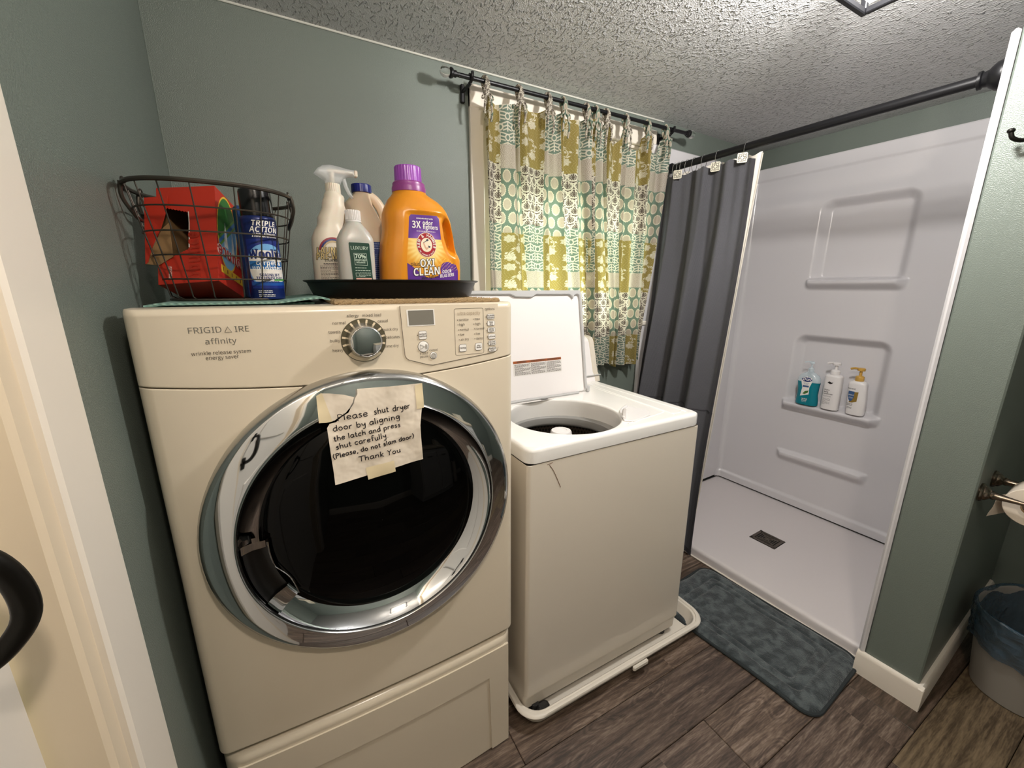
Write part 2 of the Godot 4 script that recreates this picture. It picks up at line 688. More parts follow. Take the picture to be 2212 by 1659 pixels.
func make_materials() -> void:
	sans = SystemFont.new(); sans.font_names = PackedStringArray(["Droid Sans"])
	bold = SystemFont.new(); bold.font_names = PackedStringArray(["Droid Sans"]); bold.font_weight = 700
	serif = SystemFont.new(); serif.font_weight = 700; serif.font_names = PackedStringArray(["Droid Serif"])
	var peel := tex(noise(3, 0.085, 3).get_seamless_image(512, 512))
	var tri := {"uv1_triplanar": true, "uv1_world_triplanar": true}
	mat("green paint", hexc("6d766f"), 0.36, 0.0, {"uv1_triplanar": true, "uv1_world_triplanar": true, "uv1_scale": Vector3.ONE * 7.0, "heightmap_enabled": true, "heightmap_texture": peel, "heightmap_scale": 0.06})
	mat("ceiling paint", hexc("cfcfd0"), 0.27, 0.0, {"uv1_triplanar": true, "uv1_world_triplanar": true, "uv1_scale": Vector3(1.9, 1.9, 1.9), "heightmap_enabled": true, "heightmap_texture": tex(ridge_image(1024)), "heightmap_scale": 0.85})
	mat("white trim paint", hexc("e6ded2"), 0.38)
	mat("shaded trim paint", hexc("ddcdb4"), 0.38)  # trim paint for the jamb, its warm shade put into the colour
	mat("door paint", hexc("dcd6cd"), 0.4)
	mat("caulk", hexc("cfcfc6"), 0.55)
	mat("cream enamel", hexc("d9cdb8"), 0.28, 0.0, {"clearcoat_enabled": true, "clearcoat": 0.25, "clearcoat_roughness": 0.15})
	mat("washer enamel", hexc("d9d0c1"), 0.25, 0.0, {"clearcoat_enabled": true, "clearcoat": 0.3, "clearcoat_roughness": 0.12})
	mat("white enamel", hexc("f0eeea"), 0.25, 0.0, {"clearcoat_enabled": true, "clearcoat": 0.3, "clearcoat_roughness": 0.12})
	mat("lid white", hexc("ebe7e6"), 0.4)
	mat("lid grey", hexc("b9b9b9"), 0.5)
	mat("tub white", hexc("dcdad6"), 0.35)
	mat("tub grey", hexc("8b8a87"), 0.4)
	var hol := paint(256, 128, func(u, v):
		var q := Vector2(fposmod(u * 48.0 + (0.5 if int(v * 16.0) % 2 else 0.0), 1.0) - 0.5, fposmod(v * 16.0, 1.0) - 0.5)
		return hexc("0d0b09") if q.length() < 0.33 else hexc("3c332b"))
	mat("drum steel", Color.WHITE, 0.45, 0.6, {"albedo_texture": tex(hol)})
	mat("chrome", hexc("d9dcde"), 0.045, 1.0)
	mat("satin chrome", hexc("b9b9b7"), 0.2, 1.0)
	mat("nickel", hexc("8d8072"), 0.22, 1.0)
	mat("steel wire", hexc("d0d0d0"), 0.15, 1.0)
	mat("dark glass", hexc("030303"), 0.03, 0.0, {"metallic_specular": 0.28})
	mat("black recess", hexc("060504"), 0.3)
	mat("gasket", hexc("1b1a18"), 0.5)
	mat("dial grey", hexc("57513f"), 0.35)
	mat("dial cream", hexc("e0d0b4"), 0.3)
	mat("screen", hexc("7c7970"), 0.06)
	mat("print grey", hexc("4c4237"), 0.6)
	mat("print silver", hexc("8f8d86"), 0.28, 0.85)
	mat("print black", hexc("16130f"), 0.6)
	mat("print white", hexc("efece6"), 0.5)
	mat("ink", hexc("1c1414"), 0.6)
	mat("paper", hexc("e4d9c9"), 0.85, 0.0, {"uv1_triplanar": true, "uv1_scale": Vector3.ONE * 7.0, "heightmap_enabled": true, "heightmap_texture": tex(noise(21, 0.012, 3).get_seamless_image(256, 256)), "heightmap_scale": 0.18})
	mat("masking tape", hexc("e2d3b0"), 0.65)
	mat("black iron", hexc("15130f"), 0.42, 0.6)
	mat("black rod", hexc("131316"), 0.38, 0.3)
	mat("black plastic", hexc("0c0b0a"), 0.42)
	mat("wire bronze", hexc("565049"), 0.36, 0.85)
	mat("clear crystal", Color(1, 1, 1, 0.0), 0.02, 0.0, {"refraction_enabled": true, "refraction_scale": 0.05})
	mat("pane", Color(0.9, 0.97, 0.95, 0.12), 0.02, 0.0, {"transparency": BaseMaterial3D.TRANSPARENCY_ALPHA})
	mat("surround", hexc("d2d0d3"), 0.24, 0.0, {"clearcoat_enabled": true, "clearcoat": 0.2, "clearcoat_roughness": 0.2})
	mat("shower base", hexc("d3cdcd"), 0.34)
	var weave := paint(64, 64, func(u, v):
		var k := 0.5 + 0.5 * sin(u * TAU * 8.0)
		var l := 0.5 + 0.5 * sin(v * TAU * 8.0)
		return Color.WHITE * (0.25 + 0.5 * k * l + 0.25 * k))
	mat("grey cloth", hexc("616167"), 0.9, 0.0, {"uv1_scale": Vector3(14, 40, 1), "heightmap_enabled": true, "heightmap_texture": tex(weave), "heightmap_scale": 0.1, "albedo_texture": tex(paint(64, 64, func(u, v):
		var k := 0.5 + 0.5 * sin(u * TAU * 8.0)
		var l := 0.5 + 0.5 * sin(v * TAU * 8.0)
		return Color.WHITE * (0.78 + 0.22 * k * l))), "rim_enabled": true, "rim": 0.25, "rim_tint": 0.6})
	mat("grey hem", hexc("3c3b40"), 0.9)
	mat("liner", hexc("d8d2c6"), 0.45, 0.0, {"backlight_enabled": true, "backlight": Color(0.35, 0.34, 0.31)})
	mat("curtain cloth", Color.WHITE, 0.9, 0.0, {"albedo_texture": tex(patchwork()), "backlight_enabled": true, "backlight": Color(0.95, 0.95, 0.92)})
	mat("filigree", hexc("e4dfcd"), 0.4)
	mat("filigree dark", hexc("4b4738"), 0.6)
	var plush := noise(31, 0.02, 4, FastNoiseLite.TYPE_SIMPLEX_SMOOTH, FastNoiseLite.FRACTAL_FBM, 40.0, 0.02).get_seamless_image(512, 512)
	plush.convert(Image.FORMAT_RGB8)
	var pd := plush.get_data()
	for i in pd.size() / 3:
		var k := smoothstep(0.2, 0.85, pd[i * 3] / 255.0)
		var c := hexc("2e3538").lerp(hexc("525a5c"), k)
		pd[i * 3] = int(c.r * 255); pd[i * 3 + 1] = int(c.g * 255); pd[i * 3 + 2] = int(c.b * 255)
	mat("plush", Color.WHITE, 0.95, 0.0, {"albedo_texture": tex(Image.create_from_data(512, 512, false, Image.FORMAT_RGB8, pd)), "uv1_scale": Vector3(0.7, 1.1, 1), "rim_enabled": true, "rim": 0.6, "rim_tint": 0.7,
		"heightmap_enabled": true, "heightmap_texture": tex(noise(33, 0.16, 2).get_seamless_image(512, 512)), "heightmap_scale": 0.22})
	mat("mat binding", hexc("262c2e"), 0.9)
	mat("jute", hexc("cdae80"), 0.85, 0.0, {"uv1_triplanar": true, "uv1_scale": Vector3(60, 60, 60), "albedo_texture": tex(paint(64, 64, func(u, v): return Color.WHITE * (0.72 + 0.28 * (0.5 + 0.5 * sin(u * TAU * 3.0 + v * TAU * 7.0))))), "heightmap_enabled": true, "heightmap_texture": tex(noise(41, 0.1, 3).get_seamless_image(128, 128)), "heightmap_scale": 0.3})
	mat("green weave", Color.WHITE, 0.9, 0.0, {"uv1_triplanar": true, "uv1_scale": Vector3(45, 45, 45), "albedo_texture": tex(paint(64, 64, func(u, v):
		var k := sin(u * TAU * 2.0) * sin(v * TAU * 2.0)
		return hexc("5d7f76").lerp(hexc("8fb0a2"), 0.5 + 0.5 * k))), "heightmap_enabled": true, "heightmap_texture": tex(paint(64, 64, func(u, v): return Color.WHITE * (0.5 + 0.5 * sin(u * TAU * 2.0) * sin(v * TAU * 2.0)))), "heightmap_scale": 0.15})
	mat("carton red", hexc("b02a16"), 0.45)
	mat("carton inside", hexc("8a6a44"), 0.85)
	mat("carton white", hexc("dcd2c8"), 0.7)
	mat("can blue", hexc("13245e"), 0.28, 0.2)
	mat("cap blue", hexc("0f1c74"), 0.35)
	mat("box blue", hexc("1c3f78"), 0.4)
	mat("spray white", hexc("ddd3c2"), 0.4, 0.0, {"subsurf_scatter_enabled": true, "subsurf_scatter_strength": 0.15})
	mat("trigger clear", Color(0.93, 0.94, 0.95, 0.35), 0.3, 0.0, {"transparency": BaseMaterial3D.TRANSPARENCY_ALPHA})
	mat("bleach white", hexc("dbc7ad"), 0.4, 0.0, {"subsurf_scatter_enabled": true, "subsurf_scatter_strength": 0.15})
	mat("cloudy plastic", hexc("bab7b0"), 0.3, 0.0, {"subsurf_scatter_enabled": true, "subsurf_scatter_strength": 0.3})
	mat("label blue", hexc("20397e"), 0.4)
	mat("label green", hexc("143a2c"), 0.4)
	mat("label green light", hexc("cfe0cf"), 0.4)
	mat("label pink", hexc("d9a796"), 0.4)
	mat("jug orange", hexc("d98c1e"), 0.3, 0.0, {"subsurf_scatter_enabled": true, "subsurf_scatter_strength": 0.1})
	mat("cap purple", hexc("9a4fb4"), 0.25)
	mat("collar purple", hexc("8d3f86"), 0.35)
	mat("gold plastic", hexc("c39a4a"), 0.3)
	mat("white plastic", hexc("e3e0df"), 0.3)
	mat("teal soap", hexc("0f7c8c"), 0.12, 0.0, {"subsurf_scatter_enabled": true, "subsurf_scatter_strength": 0.2})
	mat("clear plastic", Color(0.86, 0.93, 0.96, 0.38), 0.12, 0.0, {"transparency": BaseMaterial3D.TRANSPARENCY_ALPHA})
	mat("navy", hexc("12286a"), 0.35)
	mat("steel blue", hexc("3a5a86"), 0.35)
	mat("old gold", hexc("8a6f2e"), 0.4)
	mat("leaf green", hexc("3f6b2d"), 0.5)
	mat("drain metal", hexc("6d645d"), 0.35, 0.8)
	mat("drain dark", hexc("070606"), 0.6)
	mat("toilet paper", hexc("ded2c2"), 0.95)
	mat("bin grey", hexc("8c8780"), 0.5)
	mat("bin bag", Color(0.18, 0.30, 0.38, 0.6), 0.3, 0.0, {"transparency": BaseMaterial3D.TRANSPARENCY_ALPHA, "normal_enabled": true, "normal_texture": bumps(), "normal_scale": 1.2, "uv1_scale": Vector3(3, 1.5, 1)})
	mat("bin litter", hexc("5d5147"), 0.9)
	mat("rust edge", hexc("6b4a34"), 0.8)
	mat("label orange", hexc("9a4f22"), 0.5)
	mat("label white", hexc("dedad6"), 0.5)
	mat("vanity white", hexc("cfcfcd"), 0.4)
	mat("vanity top", hexc("d8cbb4"), 0.3)
	var woods := [["362c26", "57483e", "77685c"], ["3a2f28", "5e4e43", "85766a"], ["33291f", "4e3f34", "6b5a4d"], ["41352d", "675649", "8d7d70"]]
	for k in 4:
		mat("plank %d" % k, Color.WHITE, 0.42, 0.0, {"albedo_texture": tex(wood_image(50 + k * 7, hexc(woods[k][0]), hexc(woods[k][1]), hexc(woods[k][2]), 0.3))})
	mat("plank tan", Color.WHITE, 0.42, 0.0, {"albedo_texture": tex(wood_image(99, hexc("44382a"), hexc("655642"), hexc("7b6a54"), 0.34))})
	mat("subfloor", hexc("241c17"), 0.8)

func bumps() -> ImageTexture:
	var im := noise(61, 0.02, 4, FastNoiseLite.TYPE_SIMPLEX_SMOOTH, FastNoiseLite.FRACTAL_RIDGED, 30.0, 0.02).get_seamless_image(256, 256)
	im.convert(Image.FORMAT_RGBA8)
	im.bump_map_to_normal_map(6.0)
	return tex(im)
# ------------------------------------------------------------------ the room
func build_room() -> void:
	var green: Material = M["green paint"]
	# floor: a slab and one board per plank, laid along the window wall
	var b := MB.new()
	box(b, Vector3(1.5, -0.08, 1.25), Vector3(3.4, 0.12, 3.1), 0.0)
	var fl := struct("floor", b, M["subfloor"])
	var rows := [-0.17, -0.005, 0.16, 0.325, 0.49, 0.655, 0.82, 0.985, 1.15, 1.322, 1.487, 1.652, 1.817, 1.982, 2.147, 2.312, 2.477, 2.71]
	var joints := [[0.6, 1.8], [1.1, 2.3], [0.4, 1.6], [0.9, 2.1], [0.2, 1.42], [0.7, 1.92], [0.52, 1.74], [0.04, 1.257, 2.45], [0.58, 1.795], [0.41, 1.63], [0.9, 2.1], [0.3, 1.5], [0.8, 2.0], [0.5, 1.7], [1.0, 2.2], [0.2, 1.4], [0.7, 1.9]]
	var kinds := [0, 1, 2, 3, 1, 0, 2, 0, 1, 2, 3, 1, 0, 3, 2, 1, 0, 2, 3, 1]
	var count := 0
	for r in rows.size() - 1:
		var ends: Array = [-0.1] + joints[r] + [2.95]
		for k in ends.size() - 1:
			var pl := MB.new()
			var w: float = rows[r + 1] - rows[r] - 0.0016
			var l: float = ends[k + 1] - ends[k] - 0.0016
			box(pl, Vector3((ends[k] + ends[k + 1]) / 2, -0.010, (rows[r] + rows[r + 1]) / 2), Vector3(l, 0.02, w), 0.0018)
			for i in pl.p.size():      # grain runs along the plank
				pl.t[i] = Vector2(pl.p[i].x / 1.22 + count * 0.37, pl.p[i].z / 0.23 + count * 0.29)
			var m: Material = M["plank %d" % kinds[(count * 3 + r) % kinds.size()]]
			if r == 8:
				m = M["plank 1"] if k < 2 else M["plank 2"]
			if r == 7:
				m = M["plank 1"] if k == 1 else M["plank 3"]
			if r == 6:
				m = M["plank 0"]
			if r == 9 and k == 2 or r == 10 and k == 1:
				m = M["plank tan"]
			part(fl, "plank", pl, m)
			count += 1
	# ceiling
	b = MB.new()
	box(b, Vector3(1.5, CEIL + 0.06, 1.25), Vector3(3.6, 0.12, 3.3), 0.0)
	struct("ceiling", b, M["ceiling paint"])
	# left wall with its doorway
	b = MB.new()
	box(b, Vector3(-0.07, 1.05, 0.42), Vector3(0.14, 2.12, 1.11), 0.0)
	box(b, Vector3(-0.07, 1.05, 2.32), Vector3(0.14, 2.12, 0.96), 0.0)
	box(b, Vector3(-0.07, 2.06, 1.4), Vector3(0.14, 0.1, 0.9), 0.0)
	struct("wall_left", b, green)
	# window wall: four pieces round the opening, then the stretch inside the shower
	b = MB.new()
	box(b, Vector3(0.418, 1.05, -0.07), Vector3(1.116, 2.12, 0.14), 0.0)
	box(b, Vector3(1.883, 1.05, -0.07), Vector3(0.106, 2.12, 0.14), 0.0)
	box(b, Vector3(1.403, 0.565, -0.07), Vector3(0.854, 1.15, 0.14), 0.0)
	box(b, Vector3(1.403, 2.04, -0.07), Vector3(0.854, 0.14, 0.14), 0.0)
	var m0 := b.p.size()
	box(b, Vector3(0.52, 1.05, -0.07), Vector3(1.02, 2.12, 0.14), 0.0)
	b.move(TS, m0)
	struct("wall_back", b, green)
	b = MB.new()
	box(b, Vector3(0.984, 1.05, 1.35), Vector3(0.14, 2.12, 3.2), 0.0)
	struct("wall_right", b, green, TS)
	b = MB.new()
	box(b, Vector3(0.423, 1.05, 1.2155), Vector3(0.966, 2.12, 0.139), 0.004)
	struct("wall_shower", b, green, TS)
	b = MB.new()
	box(b, Vector3(1.5, 1.05, 2.78), Vector3(3.4, 2.12, 0.14), 0.0)
	struct("wall_front", b, green)
	# paint and caulk lines where the planes meet
	b = MB.new()
	box(b, Vector3(0.97, CEIL - 0.0025, 0.0025), Vector3(1.94, 0.006, 0.006), 0.002)
	struct("trim_1", b, M["caulk"])
	b = MB.new()
	box(b, Vector3(0.001, 1.05, 0.001), Vector3(0.003, 2.1, 0.003), 0.001)
	struct("trim_2", b, M["green paint"])
	# baseboards
	b = MB.new()
	var prof := PackedVector2Array([Vector2(0, 0), Vector2(0.017, 0), Vector2(0.017, 0.076), Vector2(0.010, 0.086), Vector2(0, 0.087)])
	prism(b, prof, 0.0, 0.172, Transform3D(Basis(Vector3(-1, 0, 0), Vector3.UP, Vector3(0, 0, 1)), Vector3(-0.059, 0, 1.128)), 0.0)
	prism(b, prof, -0.062, 0.86, Transform3D(Basis(Vector3(0, 0, 1), Vector3.UP, Vector3(1, 0, 0)), Vector3(0, 0, 1.2835)), 0.0)
	box(b, Vector3(-0.067, 0.0415, 1.2925), Vector3(0.017, 0.083, 0.017), 0.003)
	struct("baseboard_shower", b, M["white trim paint"], TS)
	b = MB.new()
	prism(b, prof, -0.0, 2.8, Transform3D(Basis(Vector3(0, 0, -1), Vector3.UP, Vector3(1, 0, 0)), Vector3(0, 0, 2.712)), 0.0)
	struct("baseboard_front", b, M["white trim paint"])
	# door casing and jamb
	b = MB.new()
	box(b, Vector3(0.009, 1.0, 0.9385), Vector3(0.019, 2.06, 0.093), 0.004)
	box(b, Vector3(0.009, 1.0, 1.9), Vector3(0.019, 2.06, 0.093), 0.004)
	box(b, Vector3(0.009, 2.035, 1.42), Vector3(0.019, 0.09, 0.87), 0.004)
	var cas := struct("trim_3", b, M["white trim paint"])
	b = MB.new()
	box(b, Vector3(-0.066, 1.0, 0.993), Vector3(0.148, 2.0, 0.044), 0.005)
	box(b, Vector3(-0.066, 1.0, 1.842), Vector3(0.148, 2.0, 0.044), 0.005)
	box(b, Vector3(-0.066, 1.99, 1.42), Vector3(0.148, 0.03, 0.87), 0.005)
	part(cas, "jamb", b, M["shaded trim paint"])
	b = MB.new()
	box(b, Vector3(-0.058, 0.99, 1.4205), Vector3(0.04, 1.96, 0.796), 0.004)
	var door := struct("door_1", b, M["door paint"])
	for y in [0.52, 1.5]:
		var pb := MB.new()
		box(pb, Vector3(-0.036, y, 1.42), Vector3(0.012, 0.78, 0.5), 0.005)
		part(door, "panel", pb, M["door paint"])
	# C-shaped black pull
	b = MB.new()
	var c := curve([Vector3(-0.037, 1.142, 1.112), Vector3(-0.012, 1.138, 1.110), Vector3(0.012, 1.116, 1.106), Vector3(0.0205, 1.085, 1.100), Vector3(0.0195, 1.052, 1.098), Vector3(0.006, 1.030, 1.104), Vector3(-0.012, 1.018, 1.109), Vector3(-0.037, 1.014, 1.112)], 6)
	var rr := []
	for i in c.size():
		rr.append(0.0070 + 0.0025 * sin(PI * i / (c.size() - 1)))
	tube(b, c, rr, 14)
	var h := part(door, "pull_handle", b, M["black iron"])
	b = MB.new()
	for y in [1.142, 1.012]:
		box(b, Vector3(-0.036, y, 1.112), Vector3(0.006, 0.05, 0.03), 0.003)
		for z in [-0.007, 0.007]:
			box(b, Vector3(-0.0345, y, 1.112 + z * 2.6), Vector3(0.005, 0.012, 0.014), 0.003)
	part(h, "mounting_plate", b, M["black iron"])
	build_window()

func build_window() -> void:
	var b := MB.new()      # casing boards
	box(b, Vector3(0.9485, 1.58, 0.008), Vector3(0.055, 0.94, 0.018), 0.003)
	box(b, Vector3(1.8575, 1.58, 0.008), Vector3(0.055, 0.94, 0.018), 0.003)
	box(b, Vector3(1.403, 2.0105, 0.009), Vector3(0.964, 0.075, 0.02), 0.003)
	box(b, Vector3(1.403, 1.10, 0.009), Vector3(0.964, 0.08, 0.02), 0.003)
	box(b, Vector3(1.403, 1.145, 0.012), Vector3(0.98, 0.022, 0.05), 0.004)
	struct("trim_4", b, M["white trim paint"])
	b = MB.new()      # lining of the opening
	box(b, Vector3(0.979, 1.555, -0.07), Vector3(0.012, 0.83, 0.145), 0.0)
	box(b, Vector3(1.827, 1.555, -0.07), Vector3(0.012, 0.83, 0.145), 0.0)
	box(b, Vector3(1.403, 1.966, -0.07), Vector3(0.84, 0.012, 0.145), 0.0)
	box(b, Vector3(1.403, 1.146, -0.07), Vector3(0.84, 0.012, 0.145), 0.0)
	var w := struct("window_1", b, M["white trim paint"])
	b = MB.new()
	for x in [1.017, 1.789]:
		box(b, Vector3(x, 1.555, -0.07), Vector3(0.068, 0.81, 0.06), 0.004)
	for y in [1.175, 1.555, 1.938]:
		box(b, Vector3(1.403, y, -0.085), Vector3(0.76, 0.045, 0.05), 0.004)
	part(w, "window_frame", b, M["white trim paint"])
	for y in [1.365, 1.747]:
		b = MB.new()
		box(b, Vector3(1.403, y, -0.085), Vector3(0.75, 0.335, 0.004), 0.0)
		part(w, "pane", b, M["pane"])
	b = MB.new()
	box(b, Vector3(1.403, 1.84, -0.045), Vector3(0.82, 0.215, 0.002), 0.0)
	var s := part(w, "roller_shade", b, M["liner"])
	b = MB.new()
	tube(b, PackedVector3Array([Vector3(0.99, 1.94, -0.035), Vector3(1.816, 1.94, -0.035)]), 0.018, 16)
	part(s, "shade_roll", b, M["liner"])
	b = MB.new()
	box(b, Vector3(1.403, 1.735, -0.045), Vector3(0.82, 0.022, 0.008), 0.003)
	part(s, "bottom_bar", b, M["white trim paint"])

func lamp(called: String, c: Vector3, half: float, drop: float, label: String, energy: float, col: Color, glow: float) -> void:
	# square flush lantern: black canopy and bars round an opal box; c is on the ceiling
	var o := thing(called, label, "ceiling light", c)
	var b := MB.new()
	box(b, c + Vector3(0, -0.009, 0), Vector3(half * 1.3, 0.018, half * 1.3), 0.003)
	part(o, "canopy", b, M["black rod"])
	b = MB.new()
	var t := 0.013
	for y in [-0.024, -drop]:
		for s in [-1, 1]:
			box(b, c + Vector3(0, y, s * half), Vector3(half * 2 + t, t, t), 0.002)
			box(b, c + Vector3(s * half, y, 0), Vector3(t, t, half * 2 - t), 0.002)
	for sx in [-1, 1]:
		for sz in [-1, 1]:
			box(b, c + Vector3(sx * half, -(drop + 0.024) / 2, sz * half), Vector3(t, drop - 0.024, t), 0.002)
	part(o, "frame", b, M["black rod"])
	b = MB.new()
	box(b, c + Vector3(0, -(drop + 0.022) / 2, 0), Vector3(half * 2 - 0.03, drop - 0.03, half * 2 - 0.03), 0.004)
	part(o, "light_diffuser", b, mat(called + " opal", Color(0.95, 0.95, 0.95), 0.5, 0.0, {"emission_enabled": true, "emission": col, "emission_energy_multiplier": glow}))
	var l := OmniLight3D.new()
	l.name = "lamp_light"
	l.light_color = col
	l.light_energy = energy
	l.light_size = 0.05
	l.omni_range = 8.0
	l.omni_attenuation = 2.0
	l.shadow_enabled = true
	o.add_child(l, true)
	l.position = Vector3(0, -(drop + 0.03) / 2, 0)
# ------------------------------------------------------------------ the dryer on its drawer pedestal
const DX0 := 0.0235
const DX1 := 0.7105

func bow(x: float, rc := 0.022) -> float:       # the front bulges and its upright edges are rounded
	var c := (DX0 + DX1) / 2
	var hw := (DX1 - DX0) / 2
	var z := 0.731 + 0.012 * (1.0 - pow((x - c) / hw, 2))
	var e := minf(x - DX0, DX1 - x)
	if e < rc:
		z -= rc - sqrt(maxf(0.0, rc * rc - (rc - e) * (rc - e)))
	return z

func dx_samples(rc := 0.022) -> Array:
	var r := []
	for k in 9:
		r.append(DX0 + rc * (1.0 - cos(PI / 2 * k / 8.0)))
	for k in range(1, 36):
		r.append(lerpf(DX0 + rc, DX1 - rc, k / 36.0))
	for k in 9:
		r.append(DX1 - rc * (1.0 - sin(PI / 2 * k / 8.0)))
	return r

func front_panel(b: MB, y0: Callable, y1: Callable, rb: float, rt: float, back := 0.66, rc := 0.022, out := 0.0) -> void:
	var rings := []
	for x in dx_samples(rc):
		var z := bow(x, rc) + out
		var lo: float = y0.call(x)
		var hi: float = y1.call(x)
		var q := PackedVector3Array()
		q.append(Vector3(x, lo, minf(back, z - 0.001)))
		for k in 6:
			var a := PI / 2 * k / 5.0
			q.append(Vector3(x, lo + rb * (1.0 - cos(a)), z - rb * (1.0 - sin(a))))
		for k in 6:
			var a := PI / 2 * k / 5.0
			q.append(Vector3(x, hi - rt * (1.0 - sin(a)), z - rt * (1.0 - cos(a))))
		q.append(Vector3(x, hi, minf(back, z - 0.001)))
		rings.append(q)
	loft(b, rings, true)

func on_front(out := 0.0006) -> Callable:
	return func(q: Vector2) -> Vector3: return Vector3(q.x, q.y, bow(q.x) + out)

func seam(x: float) -> float:
	return 1.149 + 0.024 * minf(1.0, pow((x - 0.367) / 0.335, 2))

func zring(b: MB, prof: Array, cx: float, cy: float, seg := 96, a0 := 0.0, a1 := TAU) -> void:   # (radius, z) turned about the door's axis
	var shut := a1 - a0 > TAU - 0.001
	var rings := []
	var n := seg if shut else seg + 1
	for q in prof:
		var r := PackedVector3Array()
		for k in n:
			var a := a0 + (a1 - a0) * k / seg
			r.append(Vector3(cx + q.x * cos(a), cy + q.x * sin(a), q.y))
		rings.append(r)
	loft(b, rings, false, shut)

func build_dryer() -> void:
	var d := thing("dryer", "cream front-loading clothes dryer with a big round black glass door, standing in the corner", "dryer", Vector3(0.367, 0, 0.40))
	var cream: Material = M["cream enamel"]
	var b := MB.new()
	box(b, Vector3(0.367, 0.84, 0.37), Vector3(0.684, 0.90, 0.60), 0.006)
	part(d, "cabinet", b, cream)
	b = MB.new()
	box(b, Vector3(0.367, 1.2895, 0.368), Vector3(0.684, 0.009, 0.60), 0.004)
	part(d, "top_panel", b, M["white enamel"], "white enamelled top of the dryer")
	b = MB.new()
	front_panel(b, func(x): return seam(x) + 0.001, func(_x): return 1.296, 0.003, 0.012)
	var con := part(d, "control_console", b, cream)
	b = MB.new()
	front_panel(b, func(_x): return 0.395, func(x): return seam(x) - 0.001, 0.006, 0.002)
	part(d, "front_panel", b, cream)
	# dark strips behind the joints, standing in for the shade in the gaps
	b = MB.new()
	box(b, Vector3(0.367, 1.16, 0.62), Vector3(0.66, 0.06, 0.17), 0.0)
	part(d, "dark_gap_backing", b, M["gasket"])
	b = MB.new()
	box(b, Vector3(0.367, 0.387, 0.62), Vector3(0.66, 0.03, 0.17), 0.0)
	part(d, "dark_gap_backing", b, M["gasket"])
	# pedestal
	b = MB.new()
	box(b, Vector3(0.367, 0.2, 0.36), Vector3(0.684, 0.385, 0.58), 0.004)
	part(d, "pedestal", b, cream)
	b = MB.new()
	front_panel(b, func(_x): return 0.002, func(_x): return 0.381, 0.004, 0.02, 0.66, 0.045, 0.001)
	var dr := part(d, "drawer", b, cream)
	# the drawer's sunken field, shown by a raised border: a thin plate round a lower field
	var fld := PackedVector2Array([Vector2(0.09, 0.004), Vector2(0.11, 0.267), Vector2(0.634, 0.267), Vector2(0.634, 0.004)])
	b = MB.new()
	var outer := PackedVector2Array([Vector2(0.045, 0.004), Vector2(0.045, 0.352), Vector2(0.69, 0.352), Vector2(0.69, 0.004), Vector2(0.634, 0.004), Vector2(0.628, 0.267), Vector2(0.11, 0.267), Vector2(0.10, 0.004)])
	bowed_plate(b, outer, 0.0045)
	part(dr, "raised_border", b, cream)
	build_dryer_controls(con)
	build_dryer_door(d)

func bowed_plate(b: MB, poly: PackedVector2Array, h: float) -> void:    # a plate that follows the bowed front; cut into strips in x
	b.begin()
	var lo := 1e9
	var hi := -1e9
	for q in poly:
		lo = minf(lo, q.x); hi = maxf(hi, q.x)
	var n := 24
	for k in n:
		var x0 := lerpf(lo, hi, float(k) / n)
		var x1 := lerpf(lo, hi, float(k + 1) / n)
		var strip := PackedVector2Array([Vector2(x0, -1), Vector2(x1, -1), Vector2(x1, 3), Vector2(x0, 3)])
		for piece in Geometry2D.intersect_polygons(poly, strip):
			var ix := Geometry2D.triangulate_polygon(piece)
			var i := 0
			while i < ix.size():
				var v := []
				for j in 3:
					var q: Vector2 = piece[ix[i + j]]
					v.append(Vector3(q.x, q.y, bow(q.x) + h))
				b.tri(v[0], v[1], v[2])
				i += 3
	b.face(Vector3(0, 0, 1))
	for i in poly.size():
		var q0 := poly[i]
		var q1 := poly[(i + 1) % poly.size()]
		var m := maxi(1, int(absf(q1.x - q0.x) / 0.03))
		for k in m:
			var s := q0.lerp(q1, float(k) / m)
			var e := q0.lerp(q1, float(k + 1) / m)
			var dn := (q1 - q0).orthogonal().normalized()
			b.begin()
			b.quad(Vector3(s.x, s.y, bow(s.x) - 0.002), Vector3(e.x, e.y, bow(e.x) - 0.002), Vector3(e.x, e.y, bow(e.x) + h), Vector3(s.x, s.y, bow(s.x) + h))
			var side := dn if not Geometry2D.is_point_in_polygon((s + e) / 2 + dn * 0.001, poly) else -dn
			b.face(Vector3(side.x, side.y, 0))

